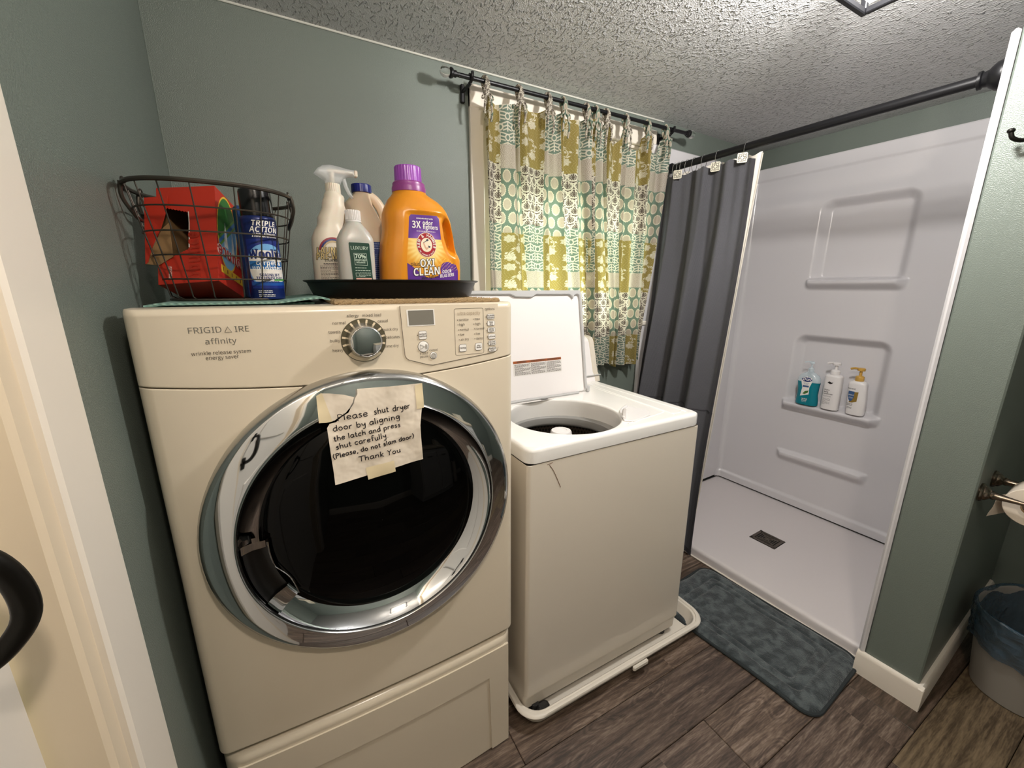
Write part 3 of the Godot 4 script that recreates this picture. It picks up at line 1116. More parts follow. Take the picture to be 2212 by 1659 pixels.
func build_dryer_controls(con: Node3D) -> void:
	var f := on_front(0.0007)
	var fp := on_front(0.0024)
	# right-hand control overlay
	var b := MB.new()
	var poly := PackedVector2Array([Vector2(0.4445, 1.2935), Vector2(0.4470, 1.232), Vector2(0.4490, 1.194), Vector2(0.4515, 1.1885), Vector2(0.4560, 1.1845), Vector2(0.4955, 1.1712), Vector2(0.5064, 1.1690), Vector2(0.520, 1.1705), Vector2(0.6550, 1.1845), Vector2(0.6630, 1.1885), Vector2(0.6655, 1.196), Vector2(0.6655, 1.2935)])
	bowed_plate(b, poly, 0.0016)
	var pan := part(con, "control_panel", b, M["cream enamel"])
	b = MB.new()
	for i in poly.size() - 1:      # its dark outline
		var q := PackedVector3Array()
		for k in 5:
			var s := poly[i].lerp(poly[i + 1], k / 4.0)
			q.append(Vector3(s.x, s.y, bow(s.x) + 0.0012))
		if i < poly.size() - 2:
			tube(b, q, 0.0006, 5)
	var bx := rrect(0.5935, 1.2348, 0.069, 0.1, 0.004)
	var ring := PackedVector3Array()
	for q in bx:
		ring.append(Vector3(q.x, q.y, bow(q.x) + 0.0018))
	tube(b, ring, 0.00035, 5, true)
	part(pan, "outline", b, M["print grey"])
	b = MB.new()
	bowed_plate(b, PackedVector2Array([Vector2(0.4575, 1.2525), Vector2(0.4565, 1.2855), Vector2(0.5145, 1.2855), Vector2(0.5155, 1.2525)]), 0.0022)
	part(pan, "screen_bezel", b, M["white enamel"])
	b = MB.new()
	bowed_plate(b, PackedVector2Array([Vector2(0.4605, 1.2545), Vector2(0.4597, 1.2838), Vector2(0.5120, 1.2838), Vector2(0.5130, 1.2545)]), 0.0026)
	part(pan, "display_window", b, M["screen"])
	# push buttons
	var but := [[0.5763, 1.2001, 0.0165, 0.0155, "temp", ""], [0.615, 1.2005, 0.0165, 0.0155, "dry", "level"], [0.4874, 1.2334, 0.0165, 0.0165, "select", "option"],
		[0.646, 1.2655, 0.0185, 0.0105, "wrinkle", "release"], [0.647, 1.2507, 0.0185, 0.0105, "line", "dry"], [0.6478, 1.2357, 0.0185, 0.0105, "delay", "start"], [0.6485, 1.2209, 0.0185, 0.0105, "chime", ""], [0.6493, 1.2063, 0.0185, 0.0105, "shrink", "guard"], [0.6499, 1.1917, 0.0185, 0.0105, "control", "lock"]]
	var txt := MB.new()
	for q in but:
		b = MB.new()
		bowed_plate(b, rrect(q[0], q[1], q[2], q[3], 0.003), 0.003)
		var bt := part(pan, "button", b, M["white enamel"])
		b = MB.new()
		var rr := PackedVector3Array()
		for s in rrect(q[0], q[1], q[2], q[3], 0.003):
			rr.append(Vector3(s.x, s.y, bow(s.x) + 0.0026))
		tube(b, rr, 0.0005, 5, true)
		part(bt, "button_edge", b, M["print grey"])
		var fo := on_front(0.0034)
		if q[5]:
			words(txt, q[4], 0.0052, fo, Vector2(q[0], q[1] + 0.0006), 0.5, bold)
			words(txt, q[5], 0.0052, fo, Vector2(q[0], q[1] - 0.0038), 0.5, bold)
		else:
			words(txt, q[4], 0.0056, fo, Vector2(q[0], q[1] - 0.0016), 0.5, bold)
	for q in [[0.4877, 1.2094, 0.0115, "start"], [0.5085, 1.1892, 0.0075, "cancel"]]:
		b = MB.new()
		var z := bow(q[0]) + 0.001
		lathe(b, [Vector2(0, 0.003), Vector2(q[2] * 0.72, 0.003), Vector2(q[2] * 0.92, 0.0022), Vector2(q[2], 0.0), Vector2(q[2], -0.002)], Transform3D(Basis(Vector3(1, 0, 0), Vector3(0, 0, 1), Vector3(0, -1, 0)), Vector3(q[0], q[1], z)), 32)
		var bt := part(pan, "button", b, M["white enamel"])
		b = MB.new()
		var rr := PackedVector3Array()
		for k in 32:
			rr.append(Vector3(q[0] + q[2] * cos(TAU * k / 32), q[1] + q[2] * sin(TAU * k / 32), z + 0.0005))
		tube(b, rr, 0.0006, 5, true)
		var zz: float = z + 0.0034
		if q[3] == "start":
			rr = PackedVector3Array([Vector3(q[0] - 0.007, q[1] + 0.0048, zz), Vector3(q[0] - 0.007, q[1] - 0.0048, zz), Vector3(q[0] + 0.002, q[1], zz)])
			tube(b, rr, 0.0005, 5, true)
			for xx in [0.0045, 0.0072]:
				tube(b, PackedVector3Array([Vector3(q[0] + xx, q[1] + 0.0048, zz), Vector3(q[0] + xx, q[1] - 0.0048, zz)]), 0.0005, 5)
		else:
			for rad in [0.0052, 0.0035]:
				rr = PackedVector3Array()
				for k in 24:
					rr.append(Vector3(q[0] + rad * cos(TAU * k / 24), q[1] + rad * sin(TAU * k / 24), zz))
				tube(b, rr, 0.0003, 5, true)
			rr = PackedVector3Array([Vector3(q[0] - 0.0022, q[1] + 0.0014, zz), Vector3(q[0] + 0.0022, q[1] + 0.0014, zz), Vector3(q[0], q[1] - 0.0022, zz)])
			tube(b, rr, 0.0003, 5, true)
		part(bt, "symbol", b, M["print grey"])
	# printing
	for q in [["sanitize", 0.5688, 1.2609], ["high", 0.5696, 1.2507], ["normal", 0.5704, 1.2396], ["low", 0.5707, 1.2294], ["air dry", 0.5715, 1.2184], ["max", 0.6065, 1.2613], ["high", 0.6074, 1.2506], ["normal", 0.6082, 1.2401], ["low", 0.6088, 1.229], ["damp", 0.6092, 1.2184]]:
		words(txt, q[0], 0.0068, fp, Vector2(q[1], q[2] - 0.0022), 0.0, sans)
		flat(txt, rrect(q[1] - 0.0032, q[2], 0.002, 0.002, 0.001, 3), fp)
	for y in [1.2655, 1.2507, 1.2357, 1.2209, 1.2063, 1.1917]:
		flat(txt, rrect(0.6345 + (1.2655 - y) * 0.06, y - 0.0004, 0.002, 0.002, 0.001, 3), fp)
	flat(txt, rrect(0.4765, 1.2338, 0.002, 0.002, 0.001, 3), fp)
	words(txt, "options", 0.0075, fp, Vector2(0.6443, 1.2795), 0.5)
	words(txt, "START", 0.0068, fp, Vector2(0.4886, 1.1926), 0.5)
	words(txt, "pause", 0.0068, fp, Vector2(0.4886, 1.1866), 0.5)
	words(txt, "•cancel", 0.006, fp, Vector2(0.5085, 1.1990), 0.5)
	part(pan, "lettering", txt, M["print grey"], "", 5.0)
	txt = MB.new()
	words(txt, "ultra capacity", 0.0098, fp, Vector2(0.5932, 1.2712), 0.5, sans, 0.92)
	part(pan, "worn_lettering", txt, mat("print worn", hexc("a8977f"), 0.6), "", 5.0)
	txt = MB.new()
	for q in [["heavy", 0.324, 1.2132], ["bulky", 0.3206, 1.2316], ["towels", 0.3212, 1.2479], ["normal", 0.3304, 1.2641], ["allergy", 0.3556, 1.2767], ["mixed load", 0.3899, 1.2768], ["casual", 0.4098, 1.2648], ["quick dry", 0.4233, 1.2479], ["delicates", 0.4268, 1.2324], ["time dry", 0.4239, 1.215]]:
		words(txt, q[0], 0.0072, f, Vector2(q[1], q[2] - 0.0022), 0.5)
	words(txt, "wrinkle release system", 0.0082, f, Vector2(0.1446, 1.2200), 0.5)
	words(txt, "energy saver", 0.0082, f, Vector2(0.1446, 1.2118), 0.5)
	part(con, "lettering", txt, M["print grey"], "", 5.0)
	txt = MB.new()
	words(txt, "FRIGID", 0.0128, f, Vector2(0.1046, 1.2562), 0.0, sans, 1.18)
	words(txt, "IRE", 0.0128, f, Vector2(0.1882, 1.2562), 1.0, sans, 1.18)
	var a0 := Vector2(0.1535, 1.2562)
	var tq := PackedVector3Array([f.call(a0), f.call(a0 + Vector2(0.0098, 0)), f.call(a0 + Vector2(0.0049, 0.0092))])
	tube(txt, tq, 0.0006, 4, true)
	words(txt, "affinity", 0.0122, f, Vector2(0.1463, 1.2376), 0.5, sans, 1.15)
	part(con, "maker_lettering", txt, M["print silver"], "silver lettering", 5.0)
	# program dial: dark ring with pale ticks, chrome knob
	var zk := bow(0.3735)
	var c := Vector2(0.3720, 1.2300)
	b = MB.new()
	var ca := deg_to_rad(-40.0)
	var cb := deg_to_rad(220.0)
	zring(b, [Vector2(0.0255, zk + 0.001), Vector2(0.0260, zk + 0.0018), Vector2(0.0402, zk + 0.0018), Vector2(0.0408, zk + 0.0004)], c.x, c.y, 80, ca, cb)
	b.face(Vector3(0, 0, 1))
	var dial := part(con, "dial_ring", b, M["dial grey"])
	b = MB.new()
	zring(b, [Vector2(0.0255, zk + 0.001), Vector2(0.0402, zk + 0.0015), Vector2(0.0408, zk + 0.0004)], c.x, c.y, 30, cb, ca + TAU)
	b.face(Vector3(0, 0, 1))
	for k in 10:
		var a := deg_to_rad(-12.0 + 204.0 * k / 9.0)
		var e := Basis(Vector3(0, 0, 1), a)
		box(b, Vector3(c.x, c.y, zk + 0.0016) + e * Vector3(0.0350, 0, 0), Vector3(0.0095, 0.0036, 0.0012), 0.0, e)
	part(dial, "tick_mark", b, M["dial cream"])
	b = MB.new()
	var rr2 := PackedVector3Array()
	for k in 64:
		rr2.append(Vector3(c.x + 0.0410 * cos(TAU * k / 64), c.y + 0.0410 * sin(TAU * k / 64), zk + 0.0008))
	tube(b, rr2, 0.0007, 5, true)
	part(dial, "outline", b, M["dial grey"])
	b = MB.new()
	lathe(b, [Vector2(0.0335, 0.0), Vector2(0.0335, 0.004), Vector2(0.0315, 0.012), Vector2(0.0295, 0.026), Vector2(0.0285, 0.029), Vector2(0, 0.029)], Transform3D(Basis(Vector3(1, 0, 0), Vector3(0, 0, 1), Vector3(0, -1, 0)), Vector3(c.x, c.y, zk)), 64)
	var kn := part(con, "dial_knob", b, M["satin chrome"])
	b = MB.new()
	lathe(b, [Vector2(0.0285, 0.0285), Vector2(0.0282, 0.0315), Vector2(0.0268, 0.0325), Vector2(0.0262, 0.0322), Vector2(0.018, 0.0340), Vector2(0.009, 0.0349), Vector2(0, 0.0352)], Transform3D(Basis(Vector3(1, 0, 0), Vector3(0, 0, 1), Vector3(0, -1, 0)), Vector3(c.x, c.y, zk)), 64)
	part(kn, "mirror_cap", b, M["chrome"])

func build_dryer_door(d: Node3D) -> void:
	var cx := 0.372
	var cy := 0.8635
	var b := MB.new()
	zring(b, [Vector2(0.300, 0.730), Vector2(0.3085, 0.736), Vector2(0.3085, 0.752), Vector2(0.304, 0.764), Vector2(0.298, 0.7685)], cx, cy)
	b.face(Vector3(0, 0, 1))
	var ring := part(d, "door", b, M["satin chrome"], "round chrome-ringed dryer door")
	b = MB.new()
	zring(b, [Vector2(0.298, 0.7685), Vector2(0.2945, 0.7705), Vector2(0.285, 0.7735), Vector2(0.270, 0.7775), Vector2(0.258, 0.780), Vector2(0.2535, 0.7805)], cx, cy, 128)
	b.face(Vector3(0, 0, 1))
	part(ring, "mirror_ring", b, M["chrome"], "flat mirror-bright ring")
	b = MB.new()
	zring(b, [Vector2(0.2535, 0.7805), Vector2(0.2525, 0.785), Vector2(0.2505, 0.787), Vector2(0.2485, 0.785), Vector2(0.2475, 0.780)], cx, cy, 128)
	b.face(Vector3(0, 0, 1))
	part(ring, "rim", b, M["satin chrome"])
	b = MB.new()
	zring(b, [Vector2(0.2475, 0.780), Vector2(0.2445, 0.775), Vector2(0.237, 0.766), Vector2(0.228, 0.7575), Vector2(0.2215, 0.7525), Vector2(0.2155, 0.749)], cx, cy, 128)
	b.face(Vector3(0, 0, 1))
	part(ring, "inner_bezel", b, M["chrome"], "dished chrome bezel round the glass")
	b = MB.new()
	zring(b, [Vector2(0.2165, 0.748), Vector2(0.2155, 0.7515), Vector2(0.205, 0.7575), Vector2(0.19, 0.763), Vector2(0.15, 0.7715), Vector2(0.1, 0.777), Vector2(0.05, 0.7805), Vector2(0.0005, 0.7815)], cx, cy, 128)
	b.face(Vector3(0, 0, 1))
	part(ring, "door_glass", b, M["dark glass"], "black door glass")
	# grip let into the bezel at the left
	var a0 := deg_to_rad(178.0)
	var a1 := deg_to_rad(214.0)
	b = MB.new()
	zring(b, [Vector2(0.243, 0.7785), Vector2(0.238, 0.771), Vector2(0.226, 0.7625), Vector2(0.210, 0.7625), Vector2(0.204, 0.7645)], cx, cy, 24, a0, a1)
	b.face(Vector3(0, 0, 1))
	var grip := part(ring, "grip_recess", b, M["black recess"])
	b = MB.new()
	for e in [[a0 - 0.03, a0 + 0.035], [a1 - 0.12, a1 + 0.02]]:
		zring(b, [Vector2(0.2440, 0.7800), Vector2(0.240, 0.7765), Vector2(0.228, 0.7705), Vector2(0.207, 0.7690), Vector2(0.2025, 0.7625)], cx, cy, 6, e[0], e[1])
		b.face(Vector3(0, 0, 1))
	var edge := PackedVector3Array()
	for k in 25:
		var a := lerpf(a0, a1 + 0.03, k / 24.0)
		var w := sin(PI * clampf((k - 10) / 14.0, 0.0, 1.0)) * 0.010
		edge.append(Vector3(cx + (0.2035 - w) * cos(a), cy + (0.2035 - w) * sin(a), 0.7655))
	tube(b, edge, 0.0013, 6)
	part(grip, "grip_edge", b, M["chrome"])
	# ribs of the drum behind the glass read as faint curved lines
	build_note()

# pen strokes, x-height 4, in boxes of their own width
const PEN := {
	"a": "3.4|3,3.2 2.2,4 .8,3.6 .2,1.8 .9,.2 2,.4 2.9,2 3,3.8 3,1 3.5,.1", "b": "3.4|.4,7 .4,.2;.4,2.4 1.6,3.9 2.9,3.2 2.8,1 1.6,0 .4,.8",
	"c": "3|2.8,3.3 1.8,4 .5,3.2 .2,1.4 1.1,.1 2.7,.5", "d": "3.4|3,3.2 2,4 .6,3.3 .3,1.4 1.2,.1 2.4,.6 3,2.2;3,7 3,1.4 3.4,.1",
	"e": "3.1|.3,2 2.6,2.3 2.5,3.6 1.4,4 .4,3 .3,1.2 1.3,.1 2.9,.7", "f": "2.6|2.8,6.4 1.9,7 1.2,6 1.2,0;.2,4 2.4,4",
	"g": "3.4|3,3.3 1.9,4 .6,3.3 .4,1.6 1.3,.6 2.6,1.4 3,3.6;3,3.9 3,-1.6 2,-2.8 .5,-2.2", "h": "3.3|.4,7 .4,0;.4,2.4 1.6,3.9 2.7,3.2 2.8,0",
	"i": "1.2|.5,4 .5,0;.5,5.5 .55,5.7", "k": "3.1|.4,7 .4,0;2.6,4.2 .5,1.9;.6,2 2.9,0", "l": "1.2|.5,7 .5,0",
	"m": "5|.4,4 .4,0;.4,2.6 1.4,3.9 2.3,3.2 2.4,0;2.4,2.6 3.4,3.9 4.3,3.2 4.5,0", "n": "3.3|.4,4 .4,0;.4,2.6 1.6,3.9 2.6,3.2 2.8,0",
	"o": "3.3|1.6,4 .5,3.2 .3,1.4 1.3,.1 2.6,.7 2.9,2.4 2.2,3.7 1.6,4", "p": "3.4|.4,4 .4,-3;.4,2.6 1.7,4 2.9,3.1 2.8,1 1.6,.1 .4,.9",
	"r": "2.6|.4,4 .4,0;.4,2.4 1.3,3.7 2.4,3.9", "s": "2.6|2.3,3.6 1.2,4 .5,3.1 1.4,2.2 2.2,1.2 1.4,.1 .2,.5", "t": "2.4|1,6 1,.8 1.6,0 2.3,.5;.1,4 2.1,4",
	"u": "3.3|.4,4 .5,1 1.4,.1 2.5,.9 2.8,3;2.8,4 2.8,1 3.2,0", "y": "3.3|.3,4 .5,2.3 1.6,1.6 2.7,2.6;2.8,4 2.7,-1 1.9,-2.8 .7,-2.4",
	"P": "3.6|.6,7 .6,0;.3,6.6 2,7.1 3.4,6 3,4.3 .7,3.7", "T": "4|2.2,6.6 2,0;.1,6.5 4.3,6.9", "Y": "3.6|.2,7 1.8,4;3.6,7 1.8,4 1.5,0",
	"(": "1.8|1.6,7.4 .5,5 .4,2 1.5,-1", ")": "1.8|.3,7.6 1.4,5 1.4,2 .3,-1", ",": "1.2|.7,.4 .8,-.3 .3,-1.3", ".": "1.2|.5,.3 .6,.1"}

func handwriting(b: MB, s: String, x0: Vector2, x1: Vector2, up: float, f: Callable, r: float) -> void:   # fitted between two ends of a line
	var width := 0.0
	for ch in s:
		width += (PEN[ch].get_slice("|", 0).to_float() + 0.75) if PEN.has(ch) else 2.4
	var dir := (x1 - x0) / width
	var v := Vector2(-dir.y, dir.x).normalized() * up / 4.0
	var at := 0.0
	for ch in s:
		if not PEN.has(ch):
			at += 2.4
			continue
		var jig := rng.randf_range(-0.25, 0.25)
		for stroke in PEN[ch].get_slice("|", 1).split(";"):
			var q := []
			for pr in stroke.strip_edges().split(" "):
				var e: Vector2 = x0 + dir * (at + pr.get_slice(",", 0).to_float()) + v * (pr.get_slice(",", 1).to_float() + jig)
				q.append(Vector3(e.x, e.y, 0))
			var sm := curve(q, 4)
			var pts := PackedVector3Array()
			for e in sm:
				pts.append(f.call(Vector2(e.x, e.y)))
			tube(b, pts, r, 5)
		at += PEN[ch].get_slice("|", 0).to_float() + 0.75

func note_z(q: Vector2) -> float:      # the paper lies from the ring to the glass, slightly crumpled
	return 0.7905 - 0.004 * smoothstep(1.06, 0.97, q.y) + 0.0012 * sin(q.x * 70.0 + q.y * 31.0) + 0.0008 * sin(q.y * 120.0 - q.x * 40.0) + 0.003 * smoothstep(0.325, 0.29, q.x) * smoothstep(1.0, 0.965, q.y)

func note_sheet(b: MB, poly: PackedVector2Array, lift: float) -> void:
	var lo := Vector2(1e9, 1e9)
	var hi := Vector2(-1e9, -1e9)
	for q in poly:
		lo = lo.min(q); hi = hi.max(q)
	var n := 14
	for j in n:
		for i in n:
			var a := lo + (hi - lo) * Vector2(float(i) / n, float(j) / n)
			var c := lo + (hi - lo) * Vector2(float(i + 1) / n, float(j + 1) / n)
			for pc in Geometry2D.intersect_polygons(poly, PackedVector2Array([a, Vector2(c.x, a.y), c, Vector2(a.x, c.y)])):
				var ix := Geometry2D.triangulate_polygon(pc)
				var k := 0
				while k < ix.size():
					for face in [0, 1]:
						b.begin()
						var v := []
						for w in 3:
							var q: Vector2 = pc[ix[k + w]]
							v.append(Vector3(q.x, q.y, note_z(q) + lift - (0.0004 if face else 0.0)))
						b.tri(v[0], v[1], v[2])
						b.face(Vector3(0, 0, -1.0 if face else 1.0))
					k += 3

func build_note() -> void:
	var o := thing("paper_note", "torn handwritten paper note taped to the round dryer door", "note", Vector3(0.372, 1.0, 0.79))
	var b := MB.new()
	note_sheet(b, PackedVector2Array([Vector2(0.3455, 1.1465), Vector2(0.38, 1.1455), Vector2(0.43, 1.1445), Vector2(0.4655, 1.1435), Vector2(0.4660, 1.10), Vector2(0.4589, 1.0572), Vector2(0.4605, 1.01), Vector2(0.4625, 0.9805), Vector2(0.43, 0.9775), Vector2(0.39, 0.9740), Vector2(0.34, 0.9695), Vector2(0.2913, 0.9655),
		Vector2(0.2911, 0.9882), Vector2(0.2895, 1.03), Vector2(0.2881, 1.0799), Vector2(0.293, 1.0870), Vector2(0.3045, 1.0885), Vector2(0.3085, 1.0925), Vector2(0.3165, 1.0985), Vector2(0.3265, 1.104), Vector2(0.3310, 1.1120), Vector2(0.3370, 1.1205), Vector2(0.3395, 1.129), Vector2(0.3450, 1.1370)]), 0.0)
	part(o, "sheet", b, M["paper"], "", 60.0)
	b = MB.new()
	note_sheet(b, PackedVector2Array([Vector2(0.2845, 1.1462), Vector2(0.300, 1.1440), Vector2(0.322, 1.1390), Vector2(0.3385, 1.1325), Vector2(0.3355, 1.1235), Vector2(0.3285, 1.1125), Vector2(0.3215, 1.1045), Vector2(0.3120, 1.0990), Vector2(0.3020, 1.0925), Vector2(0.2905, 1.0912)]), 0.0008)
	part(o, "torn_corner", b, M["paper"], "", 60.0)
	for t in [[PackedVector2Array([Vector2(0.2765, 1.1425), Vector2(0.2850, 1.1468), Vector2(0.2870, 1.143), Vector2(0.2985, 1.0915), Vector2(0.2885, 1.0908), Vector2(0.2757, 1.0925)]), 0.0012],
			[PackedVector2Array([Vector2(0.4530, 1.1405), Vector2(0.4680, 1.1440), Vector2(0.4690, 1.0930), Vector2(0.4535, 1.0920)]), 0.0012],
			[PackedVector2Array([Vector2(0.3483, 0.9865), Vector2(0.4024, 0.9914), Vector2(0.4047, 0.9669), Vector2(0.3513, 0.9610)]), 0.0010]]:
		b = MB.new()
		note_sheet(b, t[0], t[1])
		part(o, "tape", b, M["masking tape"], "", 60.0)
	b = MB.new()
	rng.seed = 7
	var f := func(q: Vector2) -> Vector3: return Vector3(q.x, q.y, note_z(q) + 0.0004)
	handwriting(b, "Please", Vector2(0.3065, 1.0905), Vector2(0.3620, 1.0925), 0.0072, f, 0.00088)
	handwriting(b, "shut", Vector2(0.3720, 1.0935), Vector2(0.4010, 1.0950), 0.0068, f, 0.00088)
	handwriting(b, "dryer", Vector2(0.4070, 1.0950), Vector2(0.4415, 1.0970), 0.0066, f, 0.00088)
	handwriting(b, "door by aligning", Vector2(0.2978, 1.0715), Vector2(0.4210, 1.0775), 0.0064, f, 0.00088)
	handwriting(b, "the latch and press", Vector2(0.2971, 1.0535), Vector2(0.4213, 1.0605), 0.0058, f, 0.00088)
	handwriting(b, "shut carefully.", Vector2(0.2995, 1.0360), Vector2(0.3965, 1.0435), 0.0062, f, 0.00088)
	handwriting(b, "(Please, do not slam door)", Vector2(0.2931, 1.0180), Vector2(0.4465, 1.0325), 0.0054, f, 0.00088)
	handwriting(b, "Thank", Vector2(0.3372, 1.0020), Vector2(0.3860, 1.0045), 0.0066, f, 0.00088)
	handwriting(b, "You", Vector2(0.3915, 1.0045), Vector2(0.4189, 1.0065), 0.0062, f, 0.00088)
	part(o, "handwriting", b, M["ink"], "handwriting in black pen")
# ------------------------------------------------------------------ the open washing machine in its drain pan
func deck_ring(y: float, r: float) -> PackedVector3Array:
	var q := PackedVector3Array()
	for k in 144:
		var a := TAU * k / 144
		q.append(Vector3(1.02 + r * cos(a), y, 0.518 + r * sin(a)))
	return q

func deck_edge(y: float, inset: float) -> PackedVector3Array:      # where rays from the tub's centre meet the rounded rectangle
	var q := PackedVector3Array()
	var o := rrect((0.756 + 1.4463) / 2, (0.10 + 0.7245) / 2, 0.6903 - inset * 2, 0.6245 - inset * 2, 0.03 - inset, 8)
	var c := Vector2(1.02, 0.518)
	for k in 144:
		var a := TAU * k / 144
		var far := c + Vector2(cos(a), sin(a)) * 2.0
		var hit := far
		for i in o.size():
			var s = Geometry2D.segment_intersects_segment(c, far, o[i], o[(i + 1) % o.size()])
			if s != null:
				hit = s
		q.append(Vector3(hit.x, y, hit.y))
	return q

func build_washer() -> void:
	var w := thing("washing_machine", "cream top-loading washing machine with its white lid open, beside the dryer", "washing machine", Vector3(1.1, 0.0, 0.4))
	var b := MB.new()
	# cabinet with rounded upright edges, its front foot pressed in along the bottom
	var o := rrect(1.1012, 0.411, 0.6862, 0.622, 0.012, 4)
	var rings := []
	for q in [[0.036, 0.012], [0.075, 0.009], [0.095, 0.0], [0.866, 0.0], [0.869, 0.002]]:
		var r := PackedVector3Array()
		for e in o:
			r.append(Vector3(e.x, q[0], e.y - (q[1] if e.y > 0.6 else 0.0)))
		rings.append(r)
	loft(b, rings, false)
	b.m = 0
	b.close()
	box(b, Vector3(1.1012, 0.042, 0.40), Vector3(0.66, 0.008, 0.58), 0.0)
	var cab := part(w, "cabinet", b, M["washer enamel"])
	b = MB.new()
	for q in [[Vector3(0.826, 0.859, 0.7225), Vector3(0.842, 0.835, 0.7225), Vector3(0.865, 0.784, 0.7225)], [Vector3(0.818, 0.862, 0.7225), Vector3(0.836, 0.865, 0.7225)]]:
		tube(b, curve(q, 4), 0.0008, 4)
	part(cab, "scratch", b, M["rust edge"])
	b = MB.new()
	for q in [[0.80, 0.71], [1.40, 0.68], [0.80, 0.15], [1.40, 0.15]]:
		lathe(b, [Vector2(0, 0.0), Vector2(0.02, 0.0), Vector2(0.02, 0.012), Vector2(0.012, 0.016), Vector2(0.012, 0.035), Vector2(0, 0.035)], Transform3D(Basis(), Vector3(q[0], 0.006, q[1])), 16)
	box(b, Vector3(0.822, 0.022, 0.722), Vector3(0.045, 0.028, 0.03), 0.008)
	part(w, "foot", b, M["gasket"])
	# deck with its round opening
	b = MB.new()
	rings = [deck_ring(0.845, 0.192), deck_ring(0.892, 0.187), deck_ring(0.908, 0.1845), deck_ring(0.9145, 0.1865), deck_ring(0.9165, 0.191)]
	rings.append_array([deck_edge(0.9163, 0.016), deck_edge(0.9150, 0.008), deck_edge(0.9110, 0.002), deck_edge(0.904, 0.0), deck_edge(0.874, 0.0), deck_edge(0.871, 0.003), deck_edge(0.8705, 0.02)])
	loft(b, rings, false)
	b.m = 0
	b.face(Vector3.UP)
	var deck := part(w, "deck", b, M["white enamel"], "white enamelled deck round the tub opening", 50.0)
	b = MB.new()
	for q in [[Vector3(1.345, 0.9150, 0.215), Vector3(1.342, 0.9150, 0.60), Vector3(1.338, 0.9150, 0.645), Vector3(1.318, 0.9150, 0.664), Vector3(1.14, 0.9150, 0.690)],
			[Vector3(1.397, 0.9150, 0.205), Vector3(1.404, 0.9150, 0.655), Vector3(1.396, 0.9150, 0.678), Vector3(1.372, 0.9150, 0.690), Vector3(1.345, 0.9150, 0.684), Vector3(1.344, 0.9150, 0.655), Vector3(1.366, 0.9150, 0.215)]]:
		tube(b, curve(q, 8), 0.0032, 8)
	part(deck, "pressed_rib", b, M["white enamel"])
	b = MB.new()      # bleach funnel
	var scoop := PackedVector2Array([Vector2(1.142, -0.672), Vector2(1.160, -0.640), Vector2(1.205, -0.585), Vector2(1.262, -0.556), Vector2(1.272, -0.575), Vector2(1.290, -0.640), Vector2(1.262, -0.668), Vector2(1.165, -0.690)])
	prism(b, scoop, 0.9160, 0.9215, Transform3D(Basis(Vector3(1, 0, 0), Vector3(0, 0, -1), Vector3(0, 1, 0)), Vector3.ZERO), 0.0015)
	var rim := []
	for q in [Vector2(1.150, -0.664), Vector2(1.168, -0.634), Vector2(1.208, -0.589), Vector2(1.252, -0.566)]:
		rim.append(Vector3(q.x, 0.923, -q.y))
	tube(b, curve(rim, 5), 0.005, 8)
	var lip := PackedVector2Array([Vector2(0, 0), Vector2(0.016, 0.004), Vector2(0.034, 0.006), Vector2(0.03, 0.018), Vector2(0.014, 0.028), Vector2(0.004, 0.034)])
	prism(b, lip, -0.006, 0.006, Transform3D(Basis(Vector3(0.62, 0, -0.78), Vector3.UP, Vector3(0.78, 0, 0.62)), Vector3(1.158, 0.918, 0.655)), 0.002)
	part(deck, "bleach_dispenser", b, M["white plastic"])
	# tub, balance ring, basket, agitator
	b = MB.new()
	zlathe(b, [Vector2(0.192, 0.872), Vector2(0.205, 0.868), Vector2(0.2085, 0.80), Vector2(0.2085, 0.50)])
	part(w, "tub_collar", b, M["tub white"])
	b = MB.new()
	zlathe(b, [Vector2(0.2085, 0.846), Vector2(0.200, 0.852), Vector2(0.186, 0.850), Vector2(0.178, 0.842), Vector2(0.176, 0.822), Vector2(0.182, 0.812), Vector2(0.195, 0.806)])
	part(w, "balance_ring", b, M["tub grey"])
	b = MB.new()
	var steel := PackedVector3Array()
	var P := PackedVector3Array()
	var T := PackedVector2Array()
	for j in 11:
		for i in 73:
			var a := TAU * i / 72
			var r := 0.194 if j < 10 else 0.02
			P.append(Vector3(1.02 + r * cos(a), lerpf(0.812, 0.47, minf(j, 9) / 9.0), 0.505 + r * sin(a)))
			T.append(Vector2(i / 36.0, j / 7.0))
	part(w, "basket", grid_of(P, T, 72, 10), M["drum steel"], "dark perforated wash basket")
	b = MB.new()
	lathe(b, [Vector2(0.15, 0.0), Vector2(0.145, 0.02), Vector2(0.08, 0.05), Vector2(0.06, 0.10), Vector2(0.054, 0.30), Vector2(0.050, 0.345), Vector2(0.047, 0.352), Vector2(0.038, 0.354), Vector2(0.037, 0.362), Vector2(0.0355, 0.374), Vector2(0.0325, 0.378), Vector2(0.020, 0.3795), Vector2(0.0185, 0.3775), Vector2(0, 0.3775)], Transform3D(Basis(), Vector3(1.020, 0.478, 0.505)), 40)
	var ag := part(w, "agitator", b, M["white plastic"])
	b = MB.new()
	for k in 4:
		var e := Basis(Vector3.UP, PI / 4 + k * PI / 2)
		box(b, Vector3(1.02, 0.61, 0.505) + e * Vector3(0.085, 0, 0), Vector3(0.09, 0.2, 0.012), 0.004, e)
	part(ag, "fin", b, M["white plastic"])
	# console behind the lid: pale face, cream end caps
	var prof := PackedVector2Array([Vector2(-0.185, 0.914), Vector2(-0.180, 0.936), Vector2(-0.165, 0.955), Vector2(-0.128, 1.085), Vector2(-0.118, 1.100), Vector2(-0.100, 1.108), Vector2(-0.065, 1.108), Vector2(-0.06, 0.914)])
	b = MB.new()
